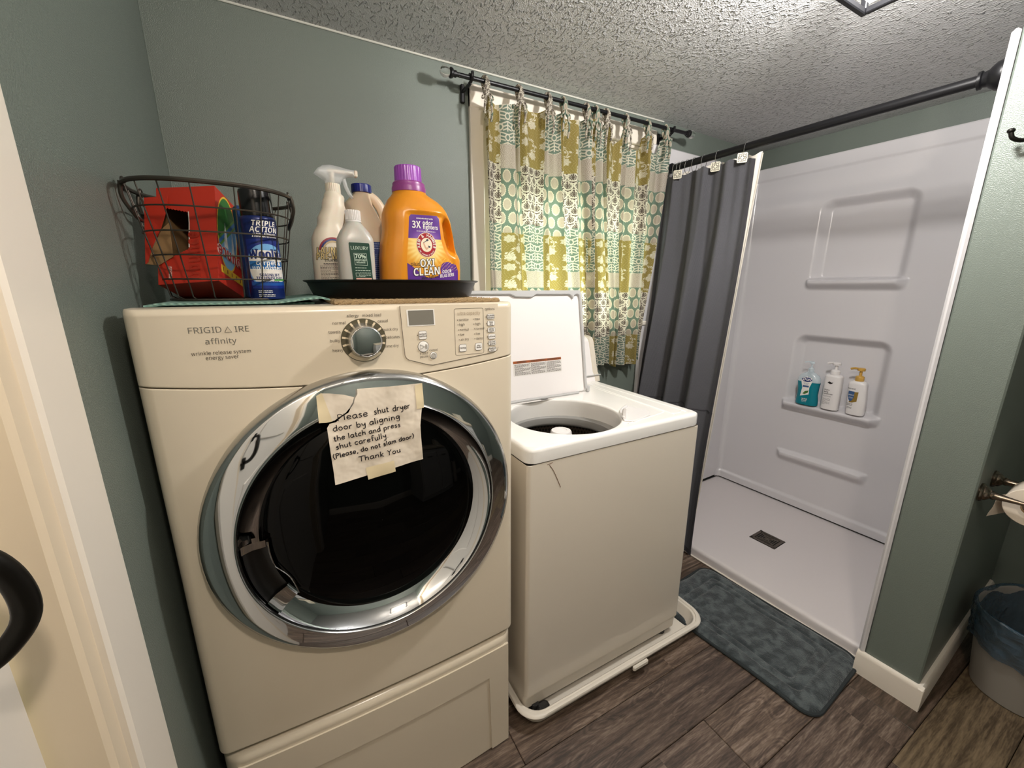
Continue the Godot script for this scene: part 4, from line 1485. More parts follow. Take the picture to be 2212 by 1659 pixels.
	prism(b, prof, 0.79, 1.437, Transform3D(Basis(Vector3(0, 0, -1), Vector3.UP, Vector3(1, 0, 0)), Vector3.ZERO), 0.0)
	var con := part(w, "control_console", b, M["lid white"])
	for x in [[0.765, 0.792], [1.435, 1.462]]:
		b = MB.new()
		var big := PackedVector2Array()
		for q in prof:
			big.append(Vector2(q.x + (-0.004 if q.x < -0.11 else 0.004), q.y + 0.004 * smoothstep(0.93, 1.1, q.y)))
		prism(b, big, x[0], x[1], Transform3D(Basis(Vector3(0, 0, -1), Vector3.UP, Vector3(1, 0, 0)), Vector3.ZERO), 0.003)
		part(con, "end_cap", b, M["washer enamel"])
	b = MB.new()
	box(b, Vector3(1.112, 0.943, 0.1835), Vector3(0.705, 0.0022, 0.008), 0.0)
	part(con, "seam_line", b, M["lid grey"])
	# lid, opened back against the console
	var L := Transform3D(Basis(Vector3.RIGHT, -0.165), Vector3(0, 0.922, 0.318))
	var lid := rrect(1.029, 0.199, 0.492, 0.400, 0.014, 5)
	b = MB.new()
	prism(b, lid, -0.016, 0.0, L, 0.003)
	var ld := part(w, "lid", b, M["lid white"], "white washer lid standing open")
	b = MB.new()
	var top := PackedVector2Array([Vector2(0.783, 0.399), Vector2(0.783, 0.386), Vector2(0.955, 0.385), Vector2(0.975, 0.376), Vector2(1.045, 0.374), Vector2(1.065, 0.384), Vector2(1.215, 0.383), Vector2(1.226, 0.376), Vector2(1.232, 0.366), Vector2(1.240, 0.379), Vector2(1.252, 0.384), Vector2(1.262, 0.380), Vector2(1.2645, 0.368), Vector2(1.2645, 0.012), Vector2(1.275, 0.004), Vector2(1.275, 0.386), Vector2(1.268, 0.399)])
	prism(b, top, -0.002, 0.011, L, 0.0025)
	var left := PackedVector2Array([Vector2(0.783, 0.39), Vector2(0.783, 0.004), Vector2(0.793, 0.004), Vector2(0.793, 0.39)])
	prism(b, left, -0.002, 0.011, L, 0.0025)
	part(ld, "raised_rim", b, M["lid grey"])
	b = MB.new()
	var lab := rrect(1.055, 0.117, 0.215, 0.055, 0.004)
	prism(b, lab, 0.0, 0.0006, L)
	var lb := part(ld, "warning_label", b, M["label white"])
	b = MB.new()
	prism(b, PackedVector2Array([Vector2(0.9485, 0.1355), Vector2(0.9485, 0.1445), Vector2(1.1615, 0.1445), Vector2(1.1615, 0.1355)]), 0.0, 0.0009, L)
	part(lb, "label_header", b, M["label orange"])
	b = MB.new()
	var pl := func(q: Vector2) -> Vector3: return L * Vector3(q.x, q.y, 0.0011)
	words(b, "WARNING", 0.0085, pl, Vector2(0.984, 0.1372), 0.5, bold)
	words(b, "AVERTISSEMENT", 0.0085, pl, Vector2(1.054, 0.1372), 0.5, bold, 0.95)
	words(b, "ADVERTENCIA", 0.0085, pl, Vector2(1.126, 0.1372), 0.5, bold)
	var gk := RandomNumberGenerator.new()
	gk.seed = 4
	for col in 3:      # the small print: lines of ruled marks
		var x0 := 0.953 + col * 0.0705
		for row in 11:
			var y := 0.1315 - row * 0.0037
			var x := x0
			var end := x0 + (0.062 if row % 4 != 3 else 0.035)
			while x < end:
				var l := gk.randf_range(0.003, 0.009)
				flat(b, PackedVector2Array([Vector2(x, y), Vector2(x + l, y), Vector2(x + l, y - 0.0017), Vector2(x, y - 0.0017)]), pl)
				x += l + 0.0014
	for x in [1.0185, 1.0895]:
		flat(b, PackedVector2Array([Vector2(x, 0.0895), Vector2(x + 0.0005, 0.0895), Vector2(x + 0.0005, 0.1445), Vector2(x, 0.1445)]), pl)
	part(lb, "label_print", b, M["print grey"], "", 5.0)
	b = MB.new()
	tube(b, PackedVector3Array([Vector3(0.83, 0.9215, 0.327), Vector3(1.23, 0.9215, 0.327)]), 0.005, 8)
	box(b, Vector3(1.279, 0.930, 0.322), Vector3(0.014, 0.024, 0.016), 0.003)
	part(ld, "hinge", b, M["lid grey"])
	b = MB.new()
	box(b, Vector3(1.02, 0.9168, 0.3385), Vector3(0.16, 0.0012, 0.012), 0.0)
	part(deck, "rating_sticker", b, M["label white"])
	b = MB.new()
	for k in 26:
		box(b, Vector3(1.045 + k * 0.0012 + (k * k % 3) * 0.0003, 0.9177, 0.3385), Vector3(0.0006, 0.0004, 0.008), 0.0)
	part(deck, "barcode", b, M["print black"])
	build_pan()

func zlathe(b: MB, prof: Array) -> void:
	var rings := []
	for q in prof:
		var r := PackedVector3Array()
		for k in 72:
			var a := TAU * k / 72
			r.append(Vector3(1.02 + q.x * cos(a), q.y, 0.510 + q.x * sin(a)))
		rings.append(r)
	loft(b, rings, false)

func build_pan() -> void:
	var rings := []
	var cx := 1.146
	var cz := 0.402
	for q in [[0.0015, -0.030, 0.05], [0.040, -0.018, 0.06], [0.052, -0.010, 0.065], [0.054, 0.0, 0.07], [0.060, 0.002, 0.07], [0.0655, -0.001, 0.07], [0.0665, -0.006, 0.068], [0.0655, -0.011, 0.066], [0.061, -0.013, 0.064], [0.062, -0.018, 0.062], [0.060, -0.021, 0.06], [0.045, -0.024, 0.058], [0.012, -0.036, 0.05], [0.007, -0.042, 0.045], [0.0055, -0.06, 0.03]]:
		var r := PackedVector3Array()
		for e in rrect(cx, cz, 0.826 + 2 * q[1], 0.744 + 2 * q[1], q[2], 8):
			r.append(Vector3(e.x, q[0], e.y))
		rings.append(r)
	var b := MB.new()
	loft(b, rings, true)
	var o := thing("drain_pan", "shallow white plastic drain pan under the washing machine", "drain pan", Vector3(cx, 0, cz))
	part(o, "tray", b, mat("pan plastic", hexc("dcd5c9"), 0.35), "", 50.0)
	b = MB.new()
	box(b, Vector3(1.19, 0.048, 0.780), Vector3(0.07, 0.018, 0.012), 0.004)
	part(o, "front_tab", b, M["pan plastic"])
# ------------------------------------------------------------------ what stands on the dryer
const TOP := 1.294

func on_loft(secs: Array, out: float) -> Callable:   # secs: [y, cx, cz, rx, rz, e]; page x across the front, y up
	return func(q: Vector2) -> Vector3:
		var i := 0
		while i < secs.size() - 2 and secs[i + 1][0] < q.y:
			i += 1
		var a: Array = secs[i]
		var c: Array = secs[i + 1]
		var t := clampf((q.y - a[0]) / maxf(1e-6, c[0] - a[0]), 0.0, 1.0)
		var cx := lerpf(a[1], c[1], t)
		var cz := lerpf(a[2], c[2], t)
		var rx := lerpf(a[3], c[3], t)
		var rz := lerpf(a[4], c[4], t)
		var e := lerpf(a[5], c[5], t)
		var k := clampf(absf(q.x - cx) / rx, 0.0, 0.995)
		return Vector3(q.x, q.y, cz + rz * pow(1.0 - pow(k, e), 1.0 / e) + out)

func secs_loft(b: MB, secs: Array, n := 56) -> void:
	var r := []
	for s in secs:
		r.append(ring_at(s[0], s[1], s[2], s[3], s[4], s[5], n))
	loft(b, r, true)

func patch(poly: PackedVector2Array, f: Callable, n := 10) -> MB:      # an outline laid on a curved front, cut fine enough to follow it
	var b := MB.new()
	var lo := Vector2(1e9, 1e9)
	var hi := Vector2(-1e9, -1e9)
	for q in poly:
		lo = lo.min(q); hi = hi.max(q)
	for j in n:
		for i in n:
			var a := lo + (hi - lo) * Vector2(float(i) / n, float(j) / n)
			var c := lo + (hi - lo) * Vector2(float(i + 1) / n, float(j + 1) / n)
			for pc in Geometry2D.intersect_polygons(poly, PackedVector2Array([a, Vector2(c.x, a.y), c, Vector2(a.x, c.y)])):
				var ix := Geometry2D.triangulate_polygon(pc)
				var k := 0
				while k < ix.size():
					var q := [pc[ix[k]], pc[ix[k + 1]], pc[ix[k + 2]]]
					if (q[1] - q[0]).cross(q[2] - q[0]) > 0.0:
						q.reverse()
					var u := []
					for w in q:
						u.append(Vector2((w.x - lo.x) / (hi.x - lo.x), 1.0 - (w.y - lo.y) / (hi.y - lo.y)))
					b.tri(f.call(q[0]), f.call(q[1]), f.call(q[2]), u[0], u[1], u[2])
					k += 3
	return b

func greek(b: MB, f: Callable, x0: float, x1: float, y0: float, rows: int, step: float, seed_: int, h := 0.45) -> void:   # unreadably small print
	var g := RandomNumberGenerator.new()
	g.seed = seed_
	for r in rows:
		var y := y0 - r * step
		var x := x0
		var end := x1 if r % 4 != 3 else lerpf(x0, x1, g.randf_range(0.3, 0.7))
		while x < end:
			var l := g.randf_range(0.002, 0.006)
			flat(b, PackedVector2Array([Vector2(x, y), Vector2(minf(x + l, end), y), Vector2(minf(x + l, end), y - step * h), Vector2(x, y - step * h)]), f)
			x += l + 0.001

func cap_ribbed(b: MB, c: Vector3, r: float, h: float, n: int, depth := 0.0008) -> void:
	var rings := []
	for q in [[0.0, 1.0], [h * 0.9, 0.985], [h * 0.98, 0.95], [h, 0.88]]:
		var g := PackedVector3Array()
		for k in n * 4:
			var a := TAU * k / (n * 4)
			var rr: float = r * q[1] - (depth if k % 4 < 2 else 0.0)
			g.append(c + Vector3(rr * cos(a), q[0], rr * sin(a)))
		rings.append(g)
	loft(b, rings, true)

func build_top() -> void:
	build_mats()
	build_basket()
	build_tray()
	build_jug()
	build_spray()
	build_bleach()
	build_alcohol()

func build_mats() -> void:
	# jute placemat: braided rope rows
	var o := thing("jute_placemat", "braided tan jute placemat lying under the black tray", "placemat", Vector3(0.51, TOP, 0.48))
	var b := MB.new()
	for row in 40:
		var z := 0.698 - row * 0.0115
		if row == 1:
			part(o, "front_rope", b, M["jute"], "thick braided edge rope")
			b = MB.new()
		for s in 3 if row == 0 else 2:
			var pts := PackedVector3Array()
			var n := 60 if row == 0 else 26
			for k in n + 1:
				var x := 0.330 + 0.356 * k / n
				var ph := x * (95.0 if row == 0 else 180.0) + s * TAU / (3 if row == 0 else 2) + row * 0.9
				pts.append(Vector3(x, TOP + 0.0056 + 0.0030 * sin(ph), z + 0.0030 * cos(ph)))
			tube(b, pts, 0.0036 if row == 0 else 0.0027, 7)
	part(o, "woven_field", b, M["jute"]).set_meta("kind", "stuff")
	for q in [[0.276, 0.36], [0.735, 0.34]]:
		pass
	# two green woven mats under the basket, the upper one curling at its right end
	for k in 2:
		var nu := 40
		var P := PackedVector3Array()
		var T := PackedVector2Array()
		var rows := []
		var x0: float = [0.030, 0.050][k]
		var x1: float = [0.30, 0.327][k]
		var z0: float = [0.20, 0.22][k]
		var z1: float = [0.625, 0.655][k]
		var base: float = TOP + 0.0012 + k * 0.0034
		var bb := MB.new()
		var rings := []
		for i in nu + 1:
			var u := float(i) / nu
			var x := lerpf(x0, x1, u)
			var lift := k * 0.0085 * smoothstep(0.62, 0.97, u) - k * 0.004 * smoothstep(0.94, 1.0, u)
			var r := PackedVector3Array()
			for j in 9:
				r.append(Vector3(x, base + lift + 0.0034 + 0.0004 * sin(j * 2.0 + x * 60.0), lerpf(z0, z1, j / 8.0)))
			for j in 9:
				r.append(Vector3(x, base + lift, lerpf(z1, z0, j / 8.0)))
			rings.append(r)
		loft(bb, rings, true)
		solo("woven_mat", bb, M["green weave"], ["green woven cloth mat flat on the dryer top, underneath the other", "green woven cloth mat right under the wire basket, its right end curling up"][k], "mat", Vector3((x0 + x1) / 2, base, (z0 + z1) / 2), Transform3D(), "green mats under the basket")

func basket_r(t: float) -> Vector2:
	return Vector2(lerpf(0.102, 0.140, t), lerpf(0.104, 0.136, t))

func basket_ring(t: float, n := 48) -> PackedVector3Array:
	var q := PackedVector3Array()
	var r := basket_r(t)
	for k in n:
		var a := TAU * k / n
		var c := cos(a)
		var s := sin(a)
		q.append(Vector3(0.1455 + r.x * signf(c) * pow(absf(c), 0.8), 1.3045 + 0.2095 * t, 0.465 + r.y * signf(s) * pow(absf(s), 0.8)))
	return q

func build_basket() -> void:
	var o := thing("wire_basket", "dark wire basket at the left end of the dryer top", "basket", Vector3(0.1455, 1.301, 0.465))
	var b := MB.new()
	tube(b, basket_ring(1.0, 64), 0.0042, 8, true)
	part(o, "rim", b, M["wire bronze"])
	for t in [0.0, 0.19, 0.40, 0.60, 0.80]:
		b = MB.new()
		tube(b, basket_ring(t, 56), 0.0016 if t > 0.0 else 0.0024, 6, true)
		part(o, "hoop", b, M["wire bronze"])
	var n := 18
	for k in n:
		b = MB.new()
		var pts := PackedVector3Array()
		var i := int(56.0 * k / n)
		for t in [1.0, 0.8, 0.6, 0.4, 0.19, 0.03]:
			pts.append(basket_ring(t, 56)[i])
		var e: Vector3 = basket_ring(0.0, 56)[i]
		pts.append(e.lerp(Vector3(0.1455, 1.3025, 0.465), 0.1))
		tube(b, pts, 0.0013, 6)
		part(o, "upright_wire", b, M["wire bronze"])
	b = MB.new()
	for k in 7:
		var x := 0.1455 + (k - 3) * 0.026
		var l := 0.08 * sqrt(maxf(0.1, 1.0 - pow((k - 3) / 3.7, 2)))
		tube(b, PackedVector3Array([Vector3(x, 1.3035, 0.465 - l), Vector3(x, 1.3035, 0.465 + l)]), 0.0013, 5)
		var l2 := 0.09 * sqrt(maxf(0.1, 1.0 - pow((k - 3) / 3.7, 2)))
		tube(b, PackedVector3Array([Vector3(0.1455 - l2, 1.3045, 0.465 + (k - 3) * 0.024), Vector3(0.1455 + l2, 1.3045, 0.465 + (k - 3) * 0.024)]), 0.0013, 5)
	part(o, "bottom_grid", b, M["wire bronze"])
	# drop handles at both ends
	for s in [-1, 1]:
		b = MB.new()
		var x: float = 0.1455 + s * 0.136
		var pts := [Vector3(x, 1.517, 0.465 - 0.055), Vector3(x + s * 0.004, 1.49, 0.465 - 0.05), Vector3(x - s * 0.006, 1.463, 0.465 - 0.03), Vector3(x - s * 0.008, 1.457, 0.465), Vector3(x - s * 0.006, 1.463, 0.465 + 0.03), Vector3(x + s * 0.004, 1.49, 0.465 + 0.05), Vector3(x, 1.517, 0.465 + 0.055)]
		if s < 0:
			for i in pts.size():
				pts[i].x = maxf(pts[i].x, 0.007)
		tube(b, curve(pts, 5), 0.0034, 8)
		for z in [-0.055, 0.055]:
			var eye := PackedVector3Array()
			for k in 16:
				eye.append(Vector3(x - s * 0.004, 1.516 + 0.007 * sin(TAU * k / 16), 0.465 + z + 0.007 * cos(TAU * k / 16)))
			tube(b, eye, 0.0022, 6, true)
		part(o, "drop_handle", b, M["wire bronze"])
	# red carton, leaning upside down with a torn front
	var bas := Basis.from_euler(Vector3(-0.379, -0.3643, 0.0843), EULER_ORDER_YXZ)
	var X := Transform3D(bas, Vector3(0.1462, 1.5319, 0.4735))    # its upper near edge; -x along the torn front, -y down, -z along the printed side
	var W := 0.1077
	var H := 0.2051
	var D := 0.0995
	var f := thing("dryer_sheet_carton", "torn-open red carton of dryer sheets leaning in the wire basket", "carton", X * Vector3(-W / 2, -H, -D / 2))
	var e := 0.0007
	b = MB.new()
	box(b, Vector3(-W / 2, -H / 2, -D), Vector3(W, H, e), 0.0003)
	box(b, Vector3(-W, -H / 2, -D / 2), Vector3(e, H, D), 0.0003)
	box(b, Vector3(-W / 2, -H, -D / 2), Vector3(W, e, D), 0.0003)
	box(b, Vector3(-W / 2, 0, -D / 2), Vector3(W, e, D), 0.0003)
	box(b, Vector3(0, -H / 2, -D / 2), Vector3(e, H, D), 0.0003)
	b.move(X)
	part(f, "carton_body", b, M["carton red"])
	b = MB.new()
	box(b, Vector3(-W / 2, -H / 2, -D + 0.0012), Vector3(W * 0.96, H * 0.96, 0.0006), 0.0)
	box(b, Vector3(-W + 0.0012, -H / 2, -D / 2), Vector3(0.0006, H * 0.96, D * 0.96), 0.0)
	box(b, Vector3(-W / 2, -H + 0.0012, -D / 2), Vector3(W * 0.96, 0.0006, D * 0.96), 0.0)
	b.move(X)
	part(f, "inner_board", b, M["carton inside"])
	# front face with the ragged hole at its left half
	var k_ := 1.06
	var hole := PackedVector2Array([Vector2(-W, -0.034)])
	for k in 17:
		hole.append(Vector2(lerpf(-0.088, -0.0470, k / 16.0), lerpf(-0.0405, -0.0515, k / 16.0) - 0.0018 * (k % 2)) * k_)
	for k in 3:
		hole.append(Vector2(-0.0462 - 0.0008 * k, lerpf(-0.0515, -0.124, (k + 1) / 3.0)) * k_)
	for k in 17:
		hole.append(Vector2(lerpf(-0.049, -0.086, k / 16.0), lerpf(-0.1255, -0.1440, k / 16.0) - 0.0022 * (k % 2)) * k_)
	hole.append(Vector2(-W, -0.152 * k_))
	var frontp := PackedVector2Array([Vector2(0, 0), Vector2(-W, 0)])
	frontp.append_array(hole)
	frontp.append_array(PackedVector2Array([Vector2(-W, -H), Vector2(0, -H)]))
	b = MB.new()
	prism(b, frontp, -e, 0.0, X)
	var face := part(f, "torn_front", b, M["carton red"])
	b = MB.new()
	var torn := PackedVector3Array()
	for k in range(17, 21):
		torn.append(X * Vector3(hole[k].x, hole[k].y, 0.0004))
	tube(b, torn, 0.0009, 5)
	part(face, "torn_edge", b, M["carton white"])
	# the flap that was torn loose stands out at the left
	b = MB.new()
	var fl := PackedVector2Array()
	for q in [Vector2(-0.1200, -0.0215), Vector2(-0.0800, -0.0205), Vector2(-0.0808, -0.038), Vector2(-0.0850, -0.060), Vector2(-0.0916, -0.083), Vector2(-0.1016, -0.107), Vector2(-0.1085, -0.124), Vector2(-0.1150, -0.150), Vector2(-0.1195, -0.154)]:
		fl.append(q * k_)
	prism(b, fl, 0.0040, 0.0046, X)
	part(face, "torn_flap", b, M["carton red"])
	b = MB.new()
	var fl2 := PackedVector2Array()
	for q in [Vector2(-0.0912, -0.0850), Vector2(-0.0790, -0.0725), Vector2(-0.0745, -0.142), Vector2(-0.0990, -0.157), Vector2(-0.1195, -0.153), Vector2(-0.1085, -0.123), Vector2(-0.1010, -0.106)]:
		fl2.append(q * k_)
	prism(b, fl2, 0.0022, 0.0030, X)
	part(face, "bent_board", b, M["carton inside"])
	# printing: white letters up the front, picture on the side
	b = MB.new()
	var fr := func(q: Vector2) -> Vector3: return X * Vector3(q.x, q.y, 0.0006)
	words(b, "bounce", 0.036, func(q: Vector2) -> Vector3: return X * Vector3(q.x, q.y, 0.0012), Vector2(-W * 0.285, -H * 0.97), 0.0, bold, 0.82, PI / 2)
	part(face, "white_lettering", b, M["carton white"], "", 5.0)
	var small := MB.new()
	greek(small, func(q: Vector2) -> Vector3: return X * Vector3(-W * 0.82 - q.y, q.x - H * 0.95, 0.0006), 0.0, 0.026, 0.0, 3, 0.0022, 12)
	part(face, "red_lettering", b, mat("letter red", hexc("c8432e"), 0.5), "", 5.0)
	part(face, "small_print", small, M["carton white"], "", 5.0)
	var side := paint(160, 320, func(u, v):
		var x: float = u - 0.5
		var y: float = v - 0.42
		var c := hexc("b02a16")
		var r := Vector2(x * 1.25 + 0.12, y * 1.15).length()
		if r < 0.47:
			c = hexc("d9b730")
		if r < 0.445:
			c = hexc("4d86bd").lerp(hexc("7fb0d6"), clampf(v * 1.2, 0.0, 1.0))
			var band: float = y + x * 0.55
			if band < -0.14:
				c = hexc("2f6b2c")
			elif band < -0.02:
				c = hexc("5d8c3c") if absf(band + 0.08) > 0.025 else hexc("3c74b5")
			for s in [[-0.16, 0.10, 0.09], [0.10, 0.12, 0.07], [0.26, 0.1, 0.06]]:
				var dx: float = x - s[0]
				var dy: float = y - s[1]
				if dy > -0.22 and dy < 0.06 and absf(dx - dy * 0.1) < (dy + 0.22) * s[2] * 3.0:
					c = hexc("e6e8e6") if int((dx + 1.0) * 40.0) % 3 else hexc("c3cbd2")
		if v > 0.80 and v < 0.88 and u > 0.12 and u < 0.96:
			c = hexc("d2ac2c") if fposmod(u * 6.0, 1.0) > 0.2 or absf(v - 0.84) > 0.02 else hexc("7a3a18")
		return c)
	b = MB.new()
	b.quad(X * Vector3(0.0006, 0, 0), X * Vector3(0.0006, 0, -D), X * Vector3(0.0006, -H, -D), X * Vector3(0.0006, -H, 0), Vector2(0, 0), Vector2(1, 0), Vector2(1, 1), Vector2(0, 1))
	b.m = 0
	b.face(X.basis * Vector3(1, 0, 0))
	var pic := part(f, "printed_side", b, mat("carton print", Color.WHITE, 0.45, 0.0, {"albedo_texture": tex(side)}), "side printed with sailing white sheets")
	b = MB.new()
	for w in 2:
		words(b, "bounce", 0.036, func(q: Vector2) -> Vector3: return X * Vector3(0.0010 + 0.0004 * w, -H * 0.60 - q.y, -D * 0.52 + q.x), Vector2(0.0016 - 0.0032 * w, 0.0012 - 0.0024 * w), 0.5, bold, 0.82)
	part(pic, "white_lettering", b, M["carton white"], "", 5.0)
	b = MB.new()
	words(b, "bounce", 0.036, func(q: Vector2) -> Vector3: return X * Vector3(0.0020, -H * 0.603 - q.y, -D * 0.52 + q.x), Vector2.ZERO, 0.5, bold, 0.82)
	part(pic, "red_lettering", b, mat("letter red", hexc("b32a30"), 0.5), "", 5.0)
	# aerosol can
	var cc := Vector3(0.2165, 1.3045, 0.520)
	var R := 0.0325
	var can := thing("aerosol_can", "blue aerosol can of carpet cleaner with a black cap, standing in the wire basket", "spray can", cc)
	b = MB.new()
	lathe(b, [Vector2(0, 0.003), Vector2(R * 0.85, 0.003), Vector2(R * 0.96, 0.0), Vector2(R, 0.003), Vector2(R, 0.158), Vector2(R * 0.97, 0.163), Vector2(R * 0.88, 0.166), Vector2(0, 0.166)], Transform3D(Basis(), cc), 48)
	var body := part(can, "can_body", b, M["can blue"])
	b = MB.new()
	lathe(b, [Vector2(0, 0.163), Vector2(R * 0.90, 0.163), Vector2(R * 0.92, 0.168), Vector2(R * 0.90, 0.212), Vector2(R * 0.86, 0.216), Vector2(R * 0.80, 0.214), Vector2(0, 0.2135)], Transform3D(Basis(), cc), 48)
	part(can, "cap", b, mat("can cap", hexc("0a0a0c"), 0.2))
	var face_a := deg_to_rad(72.0)      # the label looks towards the room
	var wrap := func(q: Vector2, out: float) -> Vector3:
		var a := face_a - q.x / R
		return cc + Vector3((R + out) * cos(a), q.y, (R + out) * sin(a))
	var can_print := paint(160, 200, func(u, v):
		var x: float = u - 0.5
		var c := hexc("15297a")
		var r := Vector2(x / 0.55, (v - 0.55) / 0.46).length()
		if r < 1.0:
			c = hexc("6fa6d8") if r > 0.93 or v < 0.22 else hexc("e4ded8")
		if v > 0.44 and v < 0.60 and absf(x) < 0.49:
			c = hexc("2c6cb0")
		if v > 0.86:
			c = hexc("1c4f9c") if v < 0.94 else hexc("15297a")
		if v > 0.80 and v < 0.84 and x > 0.08:
			c = hexc("5aa84a")
		return c)
	b = MB.new()
	for i in 16:
		for j in 8:
			var u0 := i / 16.0; var u1 := (i + 1) / 16.0
			var y0 := 0.022 + 0.098 * j / 8.0; var y1 := 0.022 + 0.098 * (j + 1) / 8.0
			var xx0 := (u0 - 0.5) * 0.078; var xx1 := (u1 - 0.5) * 0.078
			b.quad(wrap.call(Vector2(xx0, y0), 0.0003), wrap.call(Vector2(xx1, y0), 0.0003), wrap.call(Vector2(xx1, y1), 0.0003), wrap.call(Vector2(xx0, y1), 0.0003), Vector2(u0, 1 - j / 8.0), Vector2(u1, 1 - j / 8.0), Vector2(u1, 1 - (j + 1) / 8.0), Vector2(u0, 1 - (j + 1) / 8.0))
	b.m = 0
	b.face(Vector3(cos(face_a), 0, sin(face_a)))
	part(body, "label", b, mat("can print", Color.WHITE, 0.3, 0.0, {"albedo_texture": tex(can_print)}))
	var w5 := func(q: Vector2) -> Vector3: return wrap.call(q, 0.0007)
	b = MB.new()
	words(b, "TRIPLE", 0.0145, w5, Vector2(0, 0.1455), 0.5, bold, 1.0, 0.0, 0.2)
	words(b, "ACTION", 0.0145, w5, Vector2(-0.001, 0.1335), 0.5, bold, 1.0, 0.0, 0.2)
	words(b, "CLEANS, REFRESHES", 0.0046, w5, Vector2(0, 0.1285), 0.5, bold, 1.0, 0.0, 0.2)
	words(b, "& ELIMINATES ODORS", 0.0046, w5, Vector2(0, 0.1235), 0.5, bold, 1.0, 0.0, 0.2)
	words(b, "carpet &", 0.0125, w5, Vector2(0.002, 0.0690), 0.5, bold)
	words(b, "upholstery", 0.0125, w5, Vector2(0.001, 0.0590), 0.5, bold)
	greek(b, w5, -0.026, 0.0, 0.018, 2, 0.003, 3)
	greek(b, w5, -0.026, 0.004, 0.010, 2, 0.003, 5)
	part(body, "white_lettering", b, M["print white"], "", 5.0)
	b = MB.new()
	for q in 6:
		words(b, "Woolite", 0.0245, w5, Vector2(0, 0.0815) + Vector2(cos(TAU * q / 6), sin(TAU * q / 6)) * 0.0005, 0.5, serif, 0.76)
	words(b, "Woolite", 0.0235, func(q: Vector2) -> Vector3: return wrap.call(q + Vector2(0.0005, 0), 0.0008), Vector2(0, 0.0820), 0.5, serif, 0.78)
	words(b, "STAINLIFT", 0.0080, w5, Vector2(0, 0.0465), 0.5, bold)
	words(b, "TECHNOLOGY", 0.0080, w5, Vector2(0, 0.0400), 0.5, bold)
	greek(b, w5, -0.018, 0.018, 0.0375, 2, 0.0026, 9)
	part(body, "navy_lettering", b, M["navy"], "", 5.0)
	# blue packet behind the carton
	b = MB.new()
	var Bx := Transform3D(Basis(Vector3.UP, 0.3), Vector3(0.196, 1.3055, 0.445))
	box(b, Vector3(0, 0.097, 0), Vector3(0.05, 0.194, 0.028), 0.003)
	b.move(Bx)
	solo("blue_packet", b, M["box blue"], "blue packet half hidden between red carton and aerosol can", "packet", Vector3(0.196, 1.3055, 0.445))

func build_tray() -> void:
	var b := MB.new()
	var c := Vector3(0.513, 1.3038, 0.425)
	lathe(b, [Vector2(0, 0.0), Vector2(0.196, 0.0), Vector2(0.201, 0.003), Vector2(0.2145, 0.036), Vector2(0.2215, 0.0385), Vector2(0.223, 0.0405), Vector2(0.2215, 0.0418), Vector2(0.2125, 0.0405), Vector2(0.198, 0.006), Vector2(0.19, 0.0035), Vector2(0, 0.0035)], Transform3D(Basis(), c), 96)
	solo("round_tray", b, M["black plastic"], "round black plastic tray holding the cleaning bottles on the dryer", "tray", c, Transform3D(), "", 32.0)

